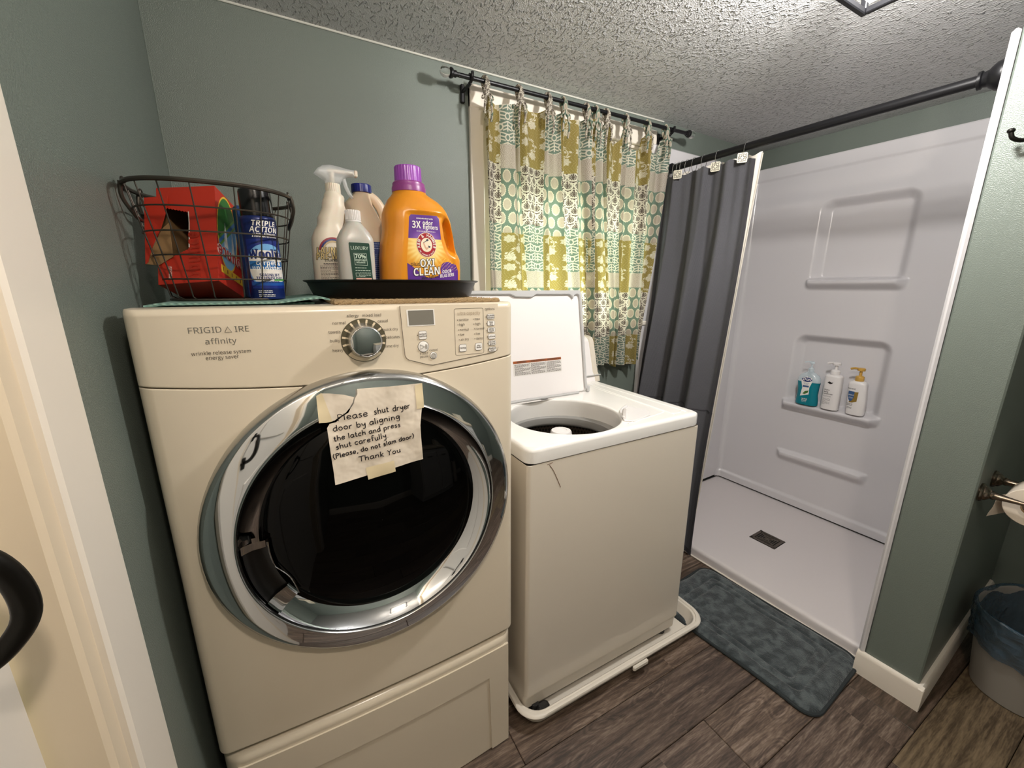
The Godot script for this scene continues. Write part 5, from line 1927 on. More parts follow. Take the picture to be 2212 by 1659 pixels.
func build_jug() -> void:
	var y0 := 1.3075
	var secs := [[y0, 0.578, 0.45, 0.098, 0.052, 3.2], [y0 + 0.006, 0.578, 0.45, 0.105, 0.058, 3.2], [1.35, 0.5765, 0.45, 0.1055, 0.060, 3.2], [1.374, 0.5775, 0.45, 0.1055, 0.060, 3.2], [1.389, 0.5775, 0.45, 0.1050, 0.060, 3.2], [1.400, 0.5775, 0.45, 0.1050, 0.060, 3.2], [1.408, 0.5765, 0.45, 0.1025, 0.060, 3.2],
		[1.420, 0.5740, 0.45, 0.0985, 0.060, 3.1], [1.437, 0.573, 0.45, 0.0955, 0.060, 3.0], [1.455, 0.5745, 0.45, 0.0920, 0.060, 3.0], [1.471, 0.5745, 0.45, 0.0890, 0.060, 3.0], [1.497, 0.5725, 0.45, 0.0865, 0.060, 2.9], [1.510, 0.5705, 0.45, 0.0835, 0.059, 2.8], [1.522, 0.5700, 0.45, 0.0790, 0.057, 2.6], [1.532, 0.5685, 0.45, 0.0730, 0.054, 2.5], [1.543, 0.5655, 0.45, 0.0640, 0.050, 2.3], [1.553, 0.5610, 0.45, 0.0505, 0.046, 2.1], [1.560, 0.5580, 0.45, 0.0425, 0.0415, 2.0], [1.572, 0.5570, 0.45, 0.0405, 0.0405, 2.0]]
	var fine := []
	for i in secs.size() - 1:
		var m := maxi(1, int((secs[i + 1][0] - secs[i][0]) / 0.004))
		for k in m:
			var s := []
			for j in 6:
				s.append(lerpf(secs[i][j], secs[i + 1][j], float(k) / m))
			fine.append(s)
	fine.append(secs[-1])
	var shape := func(q: Vector3) -> Vector3:
		# grip hollow at the right, and the sunken label field under a brow on the front
		var g := Vector2((q.x - 0.6445 - (1.46 - q.y) * 0.20) / 0.0165, (q.y - 1.458) / 0.052).length()
		if q.z > 0.45:
			q.z -= 0.034 * (1.0 - smoothstep(0.45, 1.05, g))
			var lab := smoothstep(0.528, 0.540, q.x + (1.5 - q.y) * 0.10) * (1.0 - smoothstep(1.503, 1.512, q.y)) * (1.0 - smoothstep(0.628, 0.640, q.x - (1.50 - q.y) * 0.2))
			q.z -= 0.004 * lab
			q.z += 0.0035 * exp(-pow((q.y - 1.514) / 0.005, 2)) * smoothstep(0.535, 0.56, q.x) * (1.0 - smoothstep(0.62, 0.645, q.x))
		else:
			q.z += 0.028 * (1.0 - smoothstep(0.45, 1.05, g))
		return q
	var rings := []
	for s in fine:
		var r := ring_at(s[0], s[1], s[2], s[3], s[4], s[5], 96)
		for k in r.size():
			r[k] = shape.call(r[k])
		rings.append(r)
	var b := MB.new()
	loft(b, rings, true)
	var o := thing("detergent_jug", "big orange laundry detergent jug with a purple cap", "jug", Vector3(0.575, y0, 0.45))
	# the jug is turned a little to the left
	var body := part(o, "jug_body", b, M["jug orange"], "", 50.0)
	b = MB.new()
	lathe(b, [Vector2(0.0405, 1.562), Vector2(0.0425, 1.563), Vector2(0.0425, 1.574), Vector2(0.0405, 1.577), Vector2(0.0400, 1.584), Vector2(0.037, 1.587), Vector2(0.033, 1.587), Vector2(0, 1.587)], Transform3D(Basis(), Vector3(0.557, 0, 0.45)), 56)
	part(o, "spout_collar", b, M["collar purple"])
	b = MB.new()
	cap_ribbed(b, Vector3(0.5565, 1.585, 0.45), 0.0338, 0.039, 26, 0.0006)
	part(o, "cap", b, M["cap purple"], "", 20.0)
	var raw := on_loft(secs, 0.0)
	var f := func(q: Vector2) -> Vector3: return shape.call(raw.call(q)) + Vector3(0, 0, 0.0005)
	var f2 := func(q: Vector2) -> Vector3: return shape.call(raw.call(q)) + Vector3(0, 0, 0.0010)
	var f3 := func(q: Vector2) -> Vector3: return shape.call(raw.call(q)) + Vector3(0, 0, 0.0015)
	var lab := PackedVector2Array([Vector2(0.5385, 1.498), Vector2(0.543, 1.504), Vector2(0.6100, 1.505), Vector2(0.6155, 1.500), Vector2(0.6190, 1.449), Vector2(0.6280, 1.420), Vector2(0.6440, 1.396), Vector2(0.6600, 1.386), Vector2(0.6660, 1.372), Vector2(0.6660, 1.330), Vector2(0.5270, 1.330), Vector2(0.5275, 1.40), Vector2(0.5335, 1.447)])
	var im := paint(200, 250, func(u, v):
		var x: float = 0.527 + u * 0.139
		var y: float = 1.505 - v * 0.175
		var c := hexc("e09a2a")
		var d := Vector2((x - 0.579), (y - 1.433)).length()
		c = hexc("f6d98a").lerp(hexc("e09a2a"), smoothstep(0.03, 0.062, d + 0.004 * sin(atan2(y - 1.433, x - 0.579) * 26.0)))
		if y > 1.4485:
			c = hexc("5b2f8a").lerp(hexc("8a63ad"), smoothstep(0.05, 0.025, d))
		if y < 1.372 + 0.02 * sin((x - 0.53) * 42.0 + 2.3):
			c = hexc("5b2f8a")
		if Vector2((x - 0.634) / 0.02, (y - 1.374) / 0.02).length() < 1.0:
			c = hexc("5b2f8a")
		var bub := sin(x * 900.0) * sin(y * 700.0 + x * 300.0)
		if bub > 0.72 and y < 1.404 and y > 1.372 and x > 0.61:
			c = hexc("f3cf73")
		return c)
	var lb := part(body, "label", patch(lab, f, 22), mat("jug print", Color.WHITE, 0.35, 0.0, {"albedo_texture": tex(im)}), "", 60.0)
	var C := Vector2(0.579, 1.4335)
	var disc := func(r: float, n := 40) -> PackedVector2Array:
		var q := PackedVector2Array()
		for k in n:
			q.append(C + Vector2(cos(TAU * k / n) * r * 0.97, sin(TAU * k / n) * r * 1.12))
		return q
	b = patch(disc.call(0.0268), f2, 8)
	part(lb, "emblem_edge", b, mat("emblem pale", hexc("f0e2c8"), 0.4), "", 60.0)
	part(lb, "emblem_ring", patch(disc.call(0.0255), func(q): return f2.call(q) + Vector3(0, 0, 0.0003), 8), mat("emblem red", hexc("a3202a"), 0.4), "", 60.0)
	part(lb, "emblem_field", patch(disc.call(0.0152), func(q): return f2.call(q) + Vector3(0, 0, 0.0006), 8), M["emblem pale"], "", 60.0)
	b = MB.new()
	var f4 := func(q: Vector2) -> Vector3: return f3.call(q) + Vector3(0, 0, 0.0004)
	var msg := "ARM & HAMMER"
	for k in msg.length():
		var a := PI / 2 + deg_to_rad(103.0 - 206.0 * k / (msg.length() - 1))
		var at := C + Vector2(cos(a) * 0.0172, sin(a) * 0.0198)
		words(b, msg[k], 0.0095, f4, at, 0.5, bold, 0.9, a - PI / 2)
	var msg2 := "THE STANDARD OF PURITY"
	for k in msg2.length():
		var a := -PI / 2 + deg_to_rad(-56.0 + 112.0 * k / (msg2.length() - 1))
		var at := C + Vector2(cos(a) * 0.0232, sin(a) * 0.0268)
		words(b, msg2[k], 0.0042, f4, at, 0.5, bold, 0.9, a + PI / 2)
	words(b, "3X", 0.0235, f2, Vector2(0.5445, 1.4725), 0.0, bold, 0.80)
	words(b, "odor", 0.0135, f2, Vector2(0.5715, 1.4815), 0.0, bold, 0.9)
	words(b, "fighters", 0.0135, f2, Vector2(0.5715, 1.4715), 0.0, bold, 0.78)
	words(b, "concentrated with", 0.0048, f2, Vector2(0.577, 1.4945), 0.5, bold)
	greek(b, f2, 0.555, 0.604, 1.4665, 1, 0.0026, 8)
	words(b, "ODOR", 0.0115, f2, Vector2(0.6320, 1.3655), 0.5, bold, 0.85, 0.12, 0.2)
	words(b, "BLASTERS", 0.0115, f2, Vector2(0.6325, 1.3555), 0.5, bold, 0.8, 0.12, 0.2)
	part(lb, "white_lettering", b, M["print white"], "", 5.0)
	b = MB.new()
	for q in [["OXI", 0.0265, 0.5790, 1.3800], ["CLEAN", 0.0265, 0.5765, 1.3590]]:
		for s in 10:
			var dd := Vector2(cos(TAU * s / 10), sin(TAU * s / 10)) * 0.0013
			words(b, q[0], q[1], f2, Vector2(q[2], q[3]) + dd, 0.5, bold, 0.86, 0.07, 0.08)
	words(b, "plus", 0.0125, f2, Vector2(0.5475, 1.3815), 0.5, sans)
	words(b, "stain fighters", 0.0072, f2, Vector2(0.5850, 1.3515), 0.5, bold, 1.0, 0.1)
	part(lb, "dark_lettering", b, M["print black"], "", 5.0)
	b = MB.new()
	for q in [["OXI", 0.0265, 0.5790, 1.3800], ["CLEAN", 0.0265, 0.5765, 1.3590]]:
		words(b, q[0], q[1], f4, Vector2(q[2], q[3]), 0.5, bold, 0.86, 0.07, 0.08)
	part(lb, "outlined_lettering", b, M["print white"], "", 5.0)
	# the arm and hammer in the emblem
	b = MB.new()
	var em := func(q: Vector2) -> Vector3: return f3.call(C + q) + Vector3(0, 0, 0.0003)
	flat(b, PackedVector2Array([Vector2(-0.0015, 0.0128), Vector2(0.0040, 0.0150), Vector2(0.0062, 0.0115), Vector2(0.0012, 0.0085)]), em)
	flat(b, PackedVector2Array([Vector2(0.001, 0.0100), Vector2(-0.0080, 0.0040), Vector2(-0.0088, 0.0055), Vector2(0.0005, 0.0115)]), em)
	flat(b, PackedVector2Array([Vector2(0.0035, -0.0015), Vector2(0.0100, -0.0030), Vector2(0.0085, -0.0070), Vector2(0.0045, -0.0060)]), em)
	part(lb, "hammer_emblem", b, mat("emblem slate", hexc("3a4150"), 0.4), "", 5.0)
	b = MB.new()
	flat(b, PackedVector2Array([Vector2(-0.0095, 0.0045), Vector2(-0.0065, 0.0058), Vector2(-0.0050, 0.0025), Vector2(-0.0018, -0.0060), Vector2(0.0040, -0.0058), Vector2(0.0030, -0.0015), Vector2(0.0048, 0.0002), Vector2(0.0042, -0.0085), Vector2(-0.0008, -0.0125), Vector2(-0.0050, -0.0080)]), em)
	part(lb, "arm_emblem", b, mat("emblem skin", hexc("d7a98a"), 0.5), "", 5.0)

func build_spray() -> void:
	var y0 := 1.3075
	var z := 0.405
	var secs := [[y0, 0.3625, z, 0.040, 0.028, 2.6], [y0 + 0.005, 0.3625, z, 0.0445, 0.032, 2.6], [1.377, 0.3625, z, 0.0445, 0.033, 2.6], [1.434, 0.3640, z, 0.0440, 0.033, 2.6], [1.448, 0.3640, z, 0.0425, 0.032, 2.6], [1.466, 0.3640, z, 0.0345, 0.030, 2.5], [1.476, 0.3655, z, 0.0290, 0.028, 2.4], [1.486, 0.3680, z, 0.0300, 0.027, 2.3], [1.495, 0.3695, z, 0.0305, 0.027, 2.3], [1.505, 0.3730, z, 0.0285, 0.026, 2.2], [1.518, 0.3785, z, 0.0275, 0.025, 2.2], [1.526, 0.3780, z, 0.0260, 0.024, 2.2], [1.535, 0.3790, z, 0.0250, 0.022, 2.1], [1.543, 0.3820, z, 0.0235, 0.021, 2.1], [1.548, 0.3815, z, 0.0225, 0.0195, 2.0], [1.552, 0.3800, z, 0.0190, 0.0185, 2.0], [1.556, 0.3805, z, 0.0172, 0.0172, 2.0]]
	var o := thing("spray_bottle", "white spray bottle of laundry stain remover with a clear trigger", "spray bottle", Vector3(0.3625, y0, z))
	var b := MB.new()
	secs_loft(b, secs)
	var body := part(o, "bottle_body", b, M["spray white"], "", 50.0)
	b = MB.new()
	cap_ribbed(b, Vector3(0.3810, 1.553, z), 0.0175, 0.022, 24, 0.0005)
	part(o, "collar", b, M["spray white"], "", 20.0)
	b = MB.new()
	var head := PackedVector2Array([Vector2(0.341, 1.594), Vector2(0.350, 1.6055), Vector2(0.362, 1.6135), Vector2(0.378, 1.6165), Vector2(0.395, 1.6150), Vector2(0.415, 1.6115), Vector2(0.4335, 1.6100), Vector2(0.4340, 1.5955), Vector2(0.420, 1.5945), Vector2(0.408, 1.590), Vector2(0.4025, 1.5825), Vector2(0.3985, 1.574), Vector2(0.364, 1.574), Vector2(0.3625, 1.581), Vector2(0.352, 1.588)])
	prism(b, head, z - 0.011, z + 0.011, Transform3D(), 0.006)
	var hd := part(o, "spray_head", b, M["trigger clear"], "", 60.0)
	b = MB.new()
	var trig := PackedVector2Array([Vector2(0.404, 1.5875), Vector2(0.4115, 1.5905), Vector2(0.4155, 1.571), Vector2(0.4215, 1.556), Vector2(0.4275, 1.5475), Vector2(0.4230, 1.5455), Vector2(0.4150, 1.555), Vector2(0.4090, 1.568)])
	prism(b, trig, z - 0.007, z + 0.007, Transform3D(), 0.002)
	part(hd, "trigger", b, M["trigger clear"], "", 60.0)
	b = MB.new()
	box(b, Vector3(0.437, 1.603, z), Vector3(0.008, 0.015, 0.015), 0.002)
	tube(b, PackedVector3Array([Vector3(0.372, 1.604, z), Vector3(0.434, 1.604, z)]), 0.0045, 10)
	tube(b, PackedVector3Array([Vector3(0.381, 1.556, z), Vector3(0.381, 1.602, z)]), 0.006, 10)
	part(hd, "nozzle", b, M["spray white"])
	var f := on_loft(secs, 0.0006)
	b = MB.new()
	for q in [["LAUNDRY", 0.0195, 1.4095], ["PRE-WASH", 0.0195, 1.3955]]:
		for s in 8:
			var dd := Vector2(cos(TAU * s / 8), sin(TAU * s / 8)) * 0.0009
			words(b, q[0], q[1], f, Vector2(0.3640, q[2]) + dd, 0.5, bold, 0.82, 0.03, 0.12)
	words(b, "STAIN REMOVER", 0.0070, f, Vector2(0.368, 1.3905), 0.5, bold, 0.9, 0.05, 0.12)
	greek(b, f, 0.340, 0.388, 1.3860, 2, 0.003, 3)
	greek(b, f, 0.332, 0.388, 1.380, 15, 0.0034, 17, 0.3)
	part(body, "dark_lettering", b, M["print black"], "", 5.0)
	b = MB.new()
	for q in [["LAUNDRY", 0.0195, 1.4095], ["PRE-WASH", 0.0195, 1.3955]]:
		words(b, q[0], q[1], on_loft(secs, 0.0011), Vector2(0.3640, q[2]), 0.5, bold, 0.82, 0.03, 0.12)
	part(body, "gold_lettering", b, mat("letter gold", hexc("d6bf86"), 0.5), "", 5.0)
	for k in 3:      # swoosh over the name
		b = MB.new()
		var pts := PackedVector2Array()
		var r0 := 0.0335 - k * 0.0040
		for s in 15:
			var a := lerpf(PI * 0.98, PI * 0.33, s / 14.0)
			pts.append(Vector2(0.3665 + cos(a) * r0, 1.4145 + sin(a) * r0 * 0.98))
		for s in 15:
			var a := lerpf(PI * 0.33, PI * 0.98, s / 14.0)
			pts.append(Vector2(0.3665 + cos(a) * (r0 - 0.0042), 1.4145 + sin(a) * (r0 - 0.0042) * 0.98))
		part(body, "swoosh", patch(pts, f, 8), [mat("swoosh red", hexc("8f2f3c"), 0.5), M["navy"], mat("swoosh tan", hexc("b7a27c"), 0.5)][k], "", 60.0)

func build_bleach() -> void:
	var y0 := 1.3075
	var z := 0.322
	var secs := [[y0, 0.478, z, 0.066, 0.046, 3.0], [y0 + 0.006, 0.478, z, 0.071, 0.050, 3.0], [1.37, 0.478, z, 0.071, 0.050, 3.0], [1.452, 0.478, z, 0.070, 0.050, 2.9], [1.466, 0.472, z, 0.064, 0.049, 2.7], [1.478, 0.466, z, 0.060, 0.048, 2.5], [1.513, 0.4545, z, 0.0495, 0.045, 2.3], [1.546, 0.4500, z, 0.0380, 0.037, 2.1], [1.562, 0.4570, z, 0.0280, 0.028, 2.0], [1.572, 0.4615, z, 0.0230, 0.023, 2.0], [1.580, 0.4625, z, 0.0215, 0.0215, 2.0]]
	var o := thing("bleach_bottle", "off-white handled bottle with a dark blue cap behind the other bottles", "bottle", Vector3(0.478, y0, z))
	var b := MB.new()
	secs_loft(b, secs)
	var body := part(o, "bottle_body", b, M["bleach white"], "", 50.0)
	b = MB.new()
	tube(b, curve([Vector3(0.470, 1.570, z), Vector3(0.486, 1.568, z), Vector3(0.503, 1.553, z), Vector3(0.515, 1.530, z), Vector3(0.522, 1.500, z), Vector3(0.526, 1.470, z), Vector3(0.528, 1.445, z)], 5), 0.0135, 14)
	part(o, "handle", b, M["bleach white"])
	b = MB.new()
	cap_ribbed(b, Vector3(0.4625, 1.577, z), 0.0262, 0.021, 22, 0.0004)
	part(o, "cap", b, M["cap blue"], "", 20.0)
	var f := on_loft(secs, 0.0005)
	var lb := part(body, "label", patch(PackedVector2Array([Vector2(0.416, 1.315), Vector2(0.540, 1.315), Vector2(0.540, 1.448), Vector2(0.416, 1.448)]), f, 12), M["label blue"], "", 60.0)
	b = MB.new()
	greek(b, on_loft(secs, 0.001), 0.462, 0.505, 1.444, 4, 0.006, 5, 0.25)
	greek(b, on_loft(secs, 0.001), 0.462, 0.520, 1.415, 14, 0.0052, 6, 0.22)
	words(b, "DANGER", 0.011, on_loft(secs, 0.001), Vector2(0.490, 1.342), 0.5, bold)
	part(lb, "lettering", b, mat("print pale blue", hexc("9fb2d6"), 0.5), "", 5.0)
	b = MB.new()
	var P := Transform3D(Basis(Vector3.UP, 0.3), Vector3(0.520, 1.40, 0.250))
	prism(b, PackedVector2Array([Vector2(-0.030, -0.09), Vector2(-0.036, 0.04), Vector2(-0.028, 0.105), Vector2(0.0, 0.09), Vector2(0.03, 0.0), Vector2(0.03, -0.09)]), -0.012, 0.012, P, 0.004)
	solo("black_packet", b, M["black plastic"], "black packet barely seen behind the orange jug and the blue-capped bottle", "packet", Vector3(0.520, 1.31, 0.250))

func build_alcohol() -> void:
	var y0 := 1.3075
	var z := 0.505
	var secs := [[y0, 0.4050, z, 0.038, 0.024, 3.6], [y0 + 0.004, 0.4050, z, 0.041, 0.027, 3.6], [1.43, 0.4070, z, 0.0410, 0.028, 3.6], [1.440, 0.4075, z, 0.0395, 0.0275, 3.4], [1.4555, 0.4075, z, 0.0315, 0.0245, 2.8], [1.466, 0.4070, z, 0.0235, 0.021, 2.3], [1.474, 0.4065, z, 0.0172, 0.0172, 2.0], [1.480, 0.4065, z, 0.0165, 0.0165, 2.0]]
	var o := thing("alcohol_bottle", "small cloudy plastic bottle with a ribbed white cap and green label", "bottle", Vector3(0.405, y0, z))
	var b := MB.new()
	secs_loft(b, secs)
	var body := part(o, "bottle_body", b, M["cloudy plastic"], "", 50.0)
	b = MB.new()
	cap_ribbed(b, Vector3(0.4070, 1.480, z), 0.0172, 0.0215, 26, 0.0017)
	lathe(b, [Vector2(0, 0), Vector2(0.0175, 0.0), Vector2(0.0175, 0.0035), Vector2(0, 0.0035)], Transform3D(Basis(), Vector3(0.4070, 1.4755, z)), 40)
	part(o, "cap", b, M["white plastic"], "", 20.0)
	var f := on_loft(secs, 0.0005)
	var f2 := on_loft(secs, 0.0010)
	var lb := part(body, "label", patch(PackedVector2Array([Vector2(0.3925, 1.324), Vector2(0.3885, 1.426), Vector2(0.3895, 1.4285), Vector2(0.4325, 1.4285), Vector2(0.4340, 1.426), Vector2(0.4375, 1.324)]), f, 12), M["label green"], "", 60.0)
	b = MB.new()
	words(b, "LUXURY", 0.0100, f2, Vector2(0.4115, 1.4130), 0.5, sans, 1.1)
	words(b, "70%", 0.0125, f2, Vector2(0.4115, 1.3940), 0.5, bold)
	words(b, "Isopropyl", 0.0056, f2, Vector2(0.4115, 1.3885), 0.5, bold)
	words(b, "Alcohol", 0.0056, f2, Vector2(0.4115, 1.3830), 0.5, bold)
	greek(b, f2, 0.3985, 0.424, 1.3735, 1, 0.003, 2)
	greek(b, f2, 0.3985, 0.432, 1.3675, 1, 0.003, 5)
	greek(b, f2, 0.4075, 0.433, 1.3620, 4, 0.0028, 7, 0.3)
	for q in [[0.3975, 1.4055, 0.4255, 1.4050], [0.3985, 1.3795, 0.4265, 1.3790]]:
		flat(b, PackedVector2Array([Vector2(q[0], q[1]), Vector2(q[2], q[3]), Vector2(q[2], q[3] - 0.0007), Vector2(q[0], q[1] - 0.0007)]), f2)
	flat(b, PackedVector2Array([Vector2(0.3975, 1.4055), Vector2(0.3982, 1.4055), Vector2(0.3992, 1.3795), Vector2(0.3985, 1.3795)]), f2)
	flat(b, PackedVector2Array([Vector2(0.4248, 1.4055), Vector2(0.4255, 1.4055), Vector2(0.4265, 1.3795), Vector2(0.4258, 1.3795)]), f2)
	for q in [[0.3985, 1.3615, 0.0078, 0.0006], [0.3985, 1.3540, 0.0078, 0.0006]]:
		flat(b, PackedVector2Array([Vector2(q[0], q[1]), Vector2(q[0] + q[2], q[1]), Vector2(q[0] + q[2], q[1] - q[3]), Vector2(q[0], q[1] - q[3])]), f2)
	for x in [0.3985, 0.4057]:
		flat(b, PackedVector2Array([Vector2(x, 1.3615), Vector2(x + 0.0006, 1.3615), Vector2(x + 0.0006, 1.3535), Vector2(x, 1.3535)]), f2)
	part(lb, "lettering", b, M["label green light"], "", 5.0)
	part(lb, "warning_strip", patch(PackedVector2Array([Vector2(0.3985, 1.3500), Vector2(0.4340, 1.3500), Vector2(0.4345, 1.3435), Vector2(0.3990, 1.3435)]), f2, 6), M["label pink"], "", 60.0)
# ------------------------------------------------------------------ curtains before the window
const RODY := 2.036
const RODZ := 0.085

func pw(x: float, xs: Array, ys: Array) -> float:
	if x <= xs[0]:
		return ys[0]
	for i in xs.size() - 1:
		if x <= xs[i + 1]:
			return lerpf(ys[i], ys[i + 1], smoothstep(0.0, 1.0, (x - xs[i]) / (xs[i + 1] - xs[i])))
	return ys[-1]

func build_curtains() -> void:
	var r := thing("curtain_rod", "thin black curtain rod with clear ball ends above the window", "curtain rod", Vector3(1.43, RODY, RODZ))
	var b := MB.new()
	tube(b, PackedVector3Array([Vector3(0.838, RODY - 0.004, RODZ), Vector3(1.43, RODY, RODZ), Vector3(2.006, RODY + 0.002, RODZ)]), 0.0075, 16)
	part(r, "pole", b, M["black rod"])
	for s in [[0.838, -1.0, RODY - 0.004], [2.006, 1.0, RODY + 0.002]]:
		var xf := Transform3D(Basis(Vector3(0, 1, 0), Vector3(s[1], 0, 0), Vector3(0, 0, 1)), Vector3(s[0], s[2], RODZ))
		b = MB.new()
		lathe(b, [Vector2(0, -0.004), Vector2(0.0105, -0.004), Vector2(0.0105, 0.006), Vector2(0.015, 0.009), Vector2(0.0165, 0.016), Vector2(0.0125, 0.020), Vector2(0, 0.020)], xf, 24)
		part(r, "end_cap", b, M["black rod"])
		b = MB.new()
		var pr := []
		for k in 13:
			var a := -PI / 2 + PI * k / 12.0
			pr.append(Vector2(0.0175 * cos(a), 0.0345 + 0.0175 * sin(a)))
		lathe(b, pr, xf, 24)
		part(r, "crystal_ball", b, M["clear crystal"])
	for x in [0.897, 1.905]:
		b = MB.new()
		box(b, Vector3(x, RODY - 0.024, 0.006), Vector3(0.016, 0.06, 0.012), 0.003)
		box(b, Vector3(x, RODY - 0.018, 0.045), Vector3(0.010, 0.012, 0.075), 0.003)
		tube(b, curve([Vector3(x, RODY - 0.015, RODZ - 0.014), Vector3(x, RODY - 0.014, RODZ), Vector3(x, RODY - 0.004, RODZ + 0.013), Vector3(x, RODY + 0.010, RODZ + 0.014)], 4), 0.0055, 8)
		tube(b, PackedVector3Array([Vector3(x - 0.007, RODY - 0.001, RODZ), Vector3(x + 0.007, RODY - 0.001, RODZ)]), 0.0105, 16)
		part(r, "bracket", b, M["black rod"])
	# left cloth
	panel("left patchwork curtain with ochre, green and brown prints, tied to the rod", 0.0, [0.9516, 1.0895, 1.2168, 1.289, 1.4037],
		func(u): return pw(u, [0.0, 0.27, 0.53, 0.70, 0.9, 1.0], [0.952, 1.088, 1.218, 1.289, 1.402, 1.462]),
		func(u): return pw(u, [0.0, 0.4, 0.8, 1.0], [0.985, 1.21, 1.44, 1.548]), 0.93, 0.020, 0.0)
	panel("right patchwork curtain with ochre, green and brown prints, sagging between its ties", 1.35, [1.4515, 1.509, 1.618, 1.748, 1.864],
		func(u): return pw(u, [0.0, 0.12, 0.34, 0.60, 0.84, 0.97, 1.0], [1.408, 1.450, 1.509, 1.618, 1.748, 1.864, 1.900]),
		func(u): return pw(u, [0.0, 0.5, 1.0], [1.488, 1.65, 1.812]), 0.955, 0.10, 0.008)

func panel(label: String, shift: float, ties: Array, xt: Callable, xb: Callable, yb: float, sag: float, zoff: float) -> void:
	var o := thing("window_curtain", label, "curtain", Vector3((ties[0] + ties[4]) / 2, yb, RODZ))
	var nu := 220
	var nv := 110
	var wide := 0.80
	var P := PackedVector3Array()
	var T := PackedVector2Array()
	var ytop := func(x: float) -> float:
		var y := 1.996
		for i in ties.size() - 1:
			var t: float = (x - ties[i]) / (ties[i + 1] - ties[i])
			if t > 0.0 and t < 1.0:
				y -= minf(sag, 0.62 * sag * (ties[i + 1] - ties[i]) / 0.1) * pow(sin(PI * t), 0.75)
		return y
	for j in nv + 1:
		var v := float(j) / nv
		for i in nu + 1:
			var u := float(i) / nu
			var x0: float = xt.call(u)
			var x1: float = xb.call(u)
			var s := smoothstep(0.0, 1.0, v)
			var x := lerpf(x0, x1, s * 0.8 + v * 0.2)
			var y0: float = ytop.call(x0)
			var near := 0.0        # gathers gather at the ties
			for t in ties:
				near = maxf(near, exp(-pow((x0 - t) / 0.026, 2)))
			var ph := u * TAU * 6.5 + shift * 3.0
			var amp := lerpf(0.011, 0.022, v) + 0.012 * near * (1.0 - smoothstep(0.0, 0.35, v))
			var z := RODZ - 0.012 + zoff + amp * sin(ph + 0.5 * sin(v * 4.0 + u * 7.0)) + 0.004 * sin(ph * 2.3 + v * 5.0) + 0.003 * sin(u * 90.0) * near
			z -= 0.02 * smoothstep(0.2, 1.0, v)
			z += 0.006 * near * sin((x0 - ties[0]) * 900.0) * (1.0 - smoothstep(0.0, 0.15, v))
			var y := lerpf(y0, yb + 0.004 * sin(u * 21.0) + 0.012 * sin(u * 5.0 + shift), v)
			x += 0.004 * sin(v * 9.0 + u * 3.0) * v
			P.append(Vector3(x, y, maxf(z, 0.026)))
			T.append(Vector2((u * wide + shift) / 0.28 + 0.13, (1.996 - y) / 0.90))
	part(o, "cloth", grid_of(P, T, nu, nv), M["curtain cloth"])
	for t in ties:
		var b := MB.new()
		var zc := RODZ
		# loop over the rod, knot, and two hanging tails
		for w in 3:
			var loop := PackedVector3Array()
			for k in 20:
				var a := TAU * k / 20
				loop.append(Vector3(t + (w - 1) * 0.0035 + 0.005 * sin(a * 2.0 + w), RODY - 0.014 + 0.027 * sin(a), zc + 0.014 * cos(a)))
			tube(b, loop, 0.0042, 6, true)
		lathe(b, [Vector2(0, -0.011), Vector2(0.008, -0.008), Vector2(0.0105, 0), Vector2(0.008, 0.008), Vector2(0, 0.011)], Transform3D(Basis(), Vector3(t, RODY - 0.044, zc + 0.014)), 10)
		for s in [-1, 1]:
			var l: float = 0.055 + 0.035 * absf(sin(t * 37.0 + s))
			var pts := PackedVector3Array()
			for k in 10:
				var q := k / 9.0
				pts.append(Vector3(t + s * (0.004 + 0.010 * sin(q * 2.2)), RODY - 0.044 - l * q, zc + 0.019 + 0.006 * sin(q * 3.0)))
			tube(b, pts, 0.0042, 6)
			var bow_ := PackedVector3Array()
			for k in 12:
				var a := TAU * k / 12
				bow_.append(Vector3(t + s * (0.012 + 0.010 * cos(a)), RODY - 0.046 + 0.006 * sin(a) - 0.008 * (1.0 + cos(a)), zc + 0.019 + 0.003 * sin(a)))
			tube(b, bow_, 0.003, 6, true)
		for i in b.p.size():
			b.t[i] = Vector2(b.p[i].x * 7.0 + b.p[i].z * 6.0 + 0.1, 0.26 + fposmod(b.p[i].y * 2.0, 0.2))
		part(o, "tie", b, M["curtain cloth"])
# ------------------------------------------------------------------ the shower (all in its own turned frame)
func rrd(z: float, y: float, z0: float, z1: float, y0: float, y1: float, r: float) -> float:    # signed distance to a rounded rectangle, negative inside
	var q := Vector2(absf(z - (z0 + z1) / 2) - (z1 - z0) / 2 + r, absf(y - (y0 + y1) / 2) - (y1 - y0) / 2 + r)
	return Vector2(maxf(q.x, 0.0), maxf(q.y, 0.0)).length() + minf(maxf(q.x, q.y), 0.0) - r

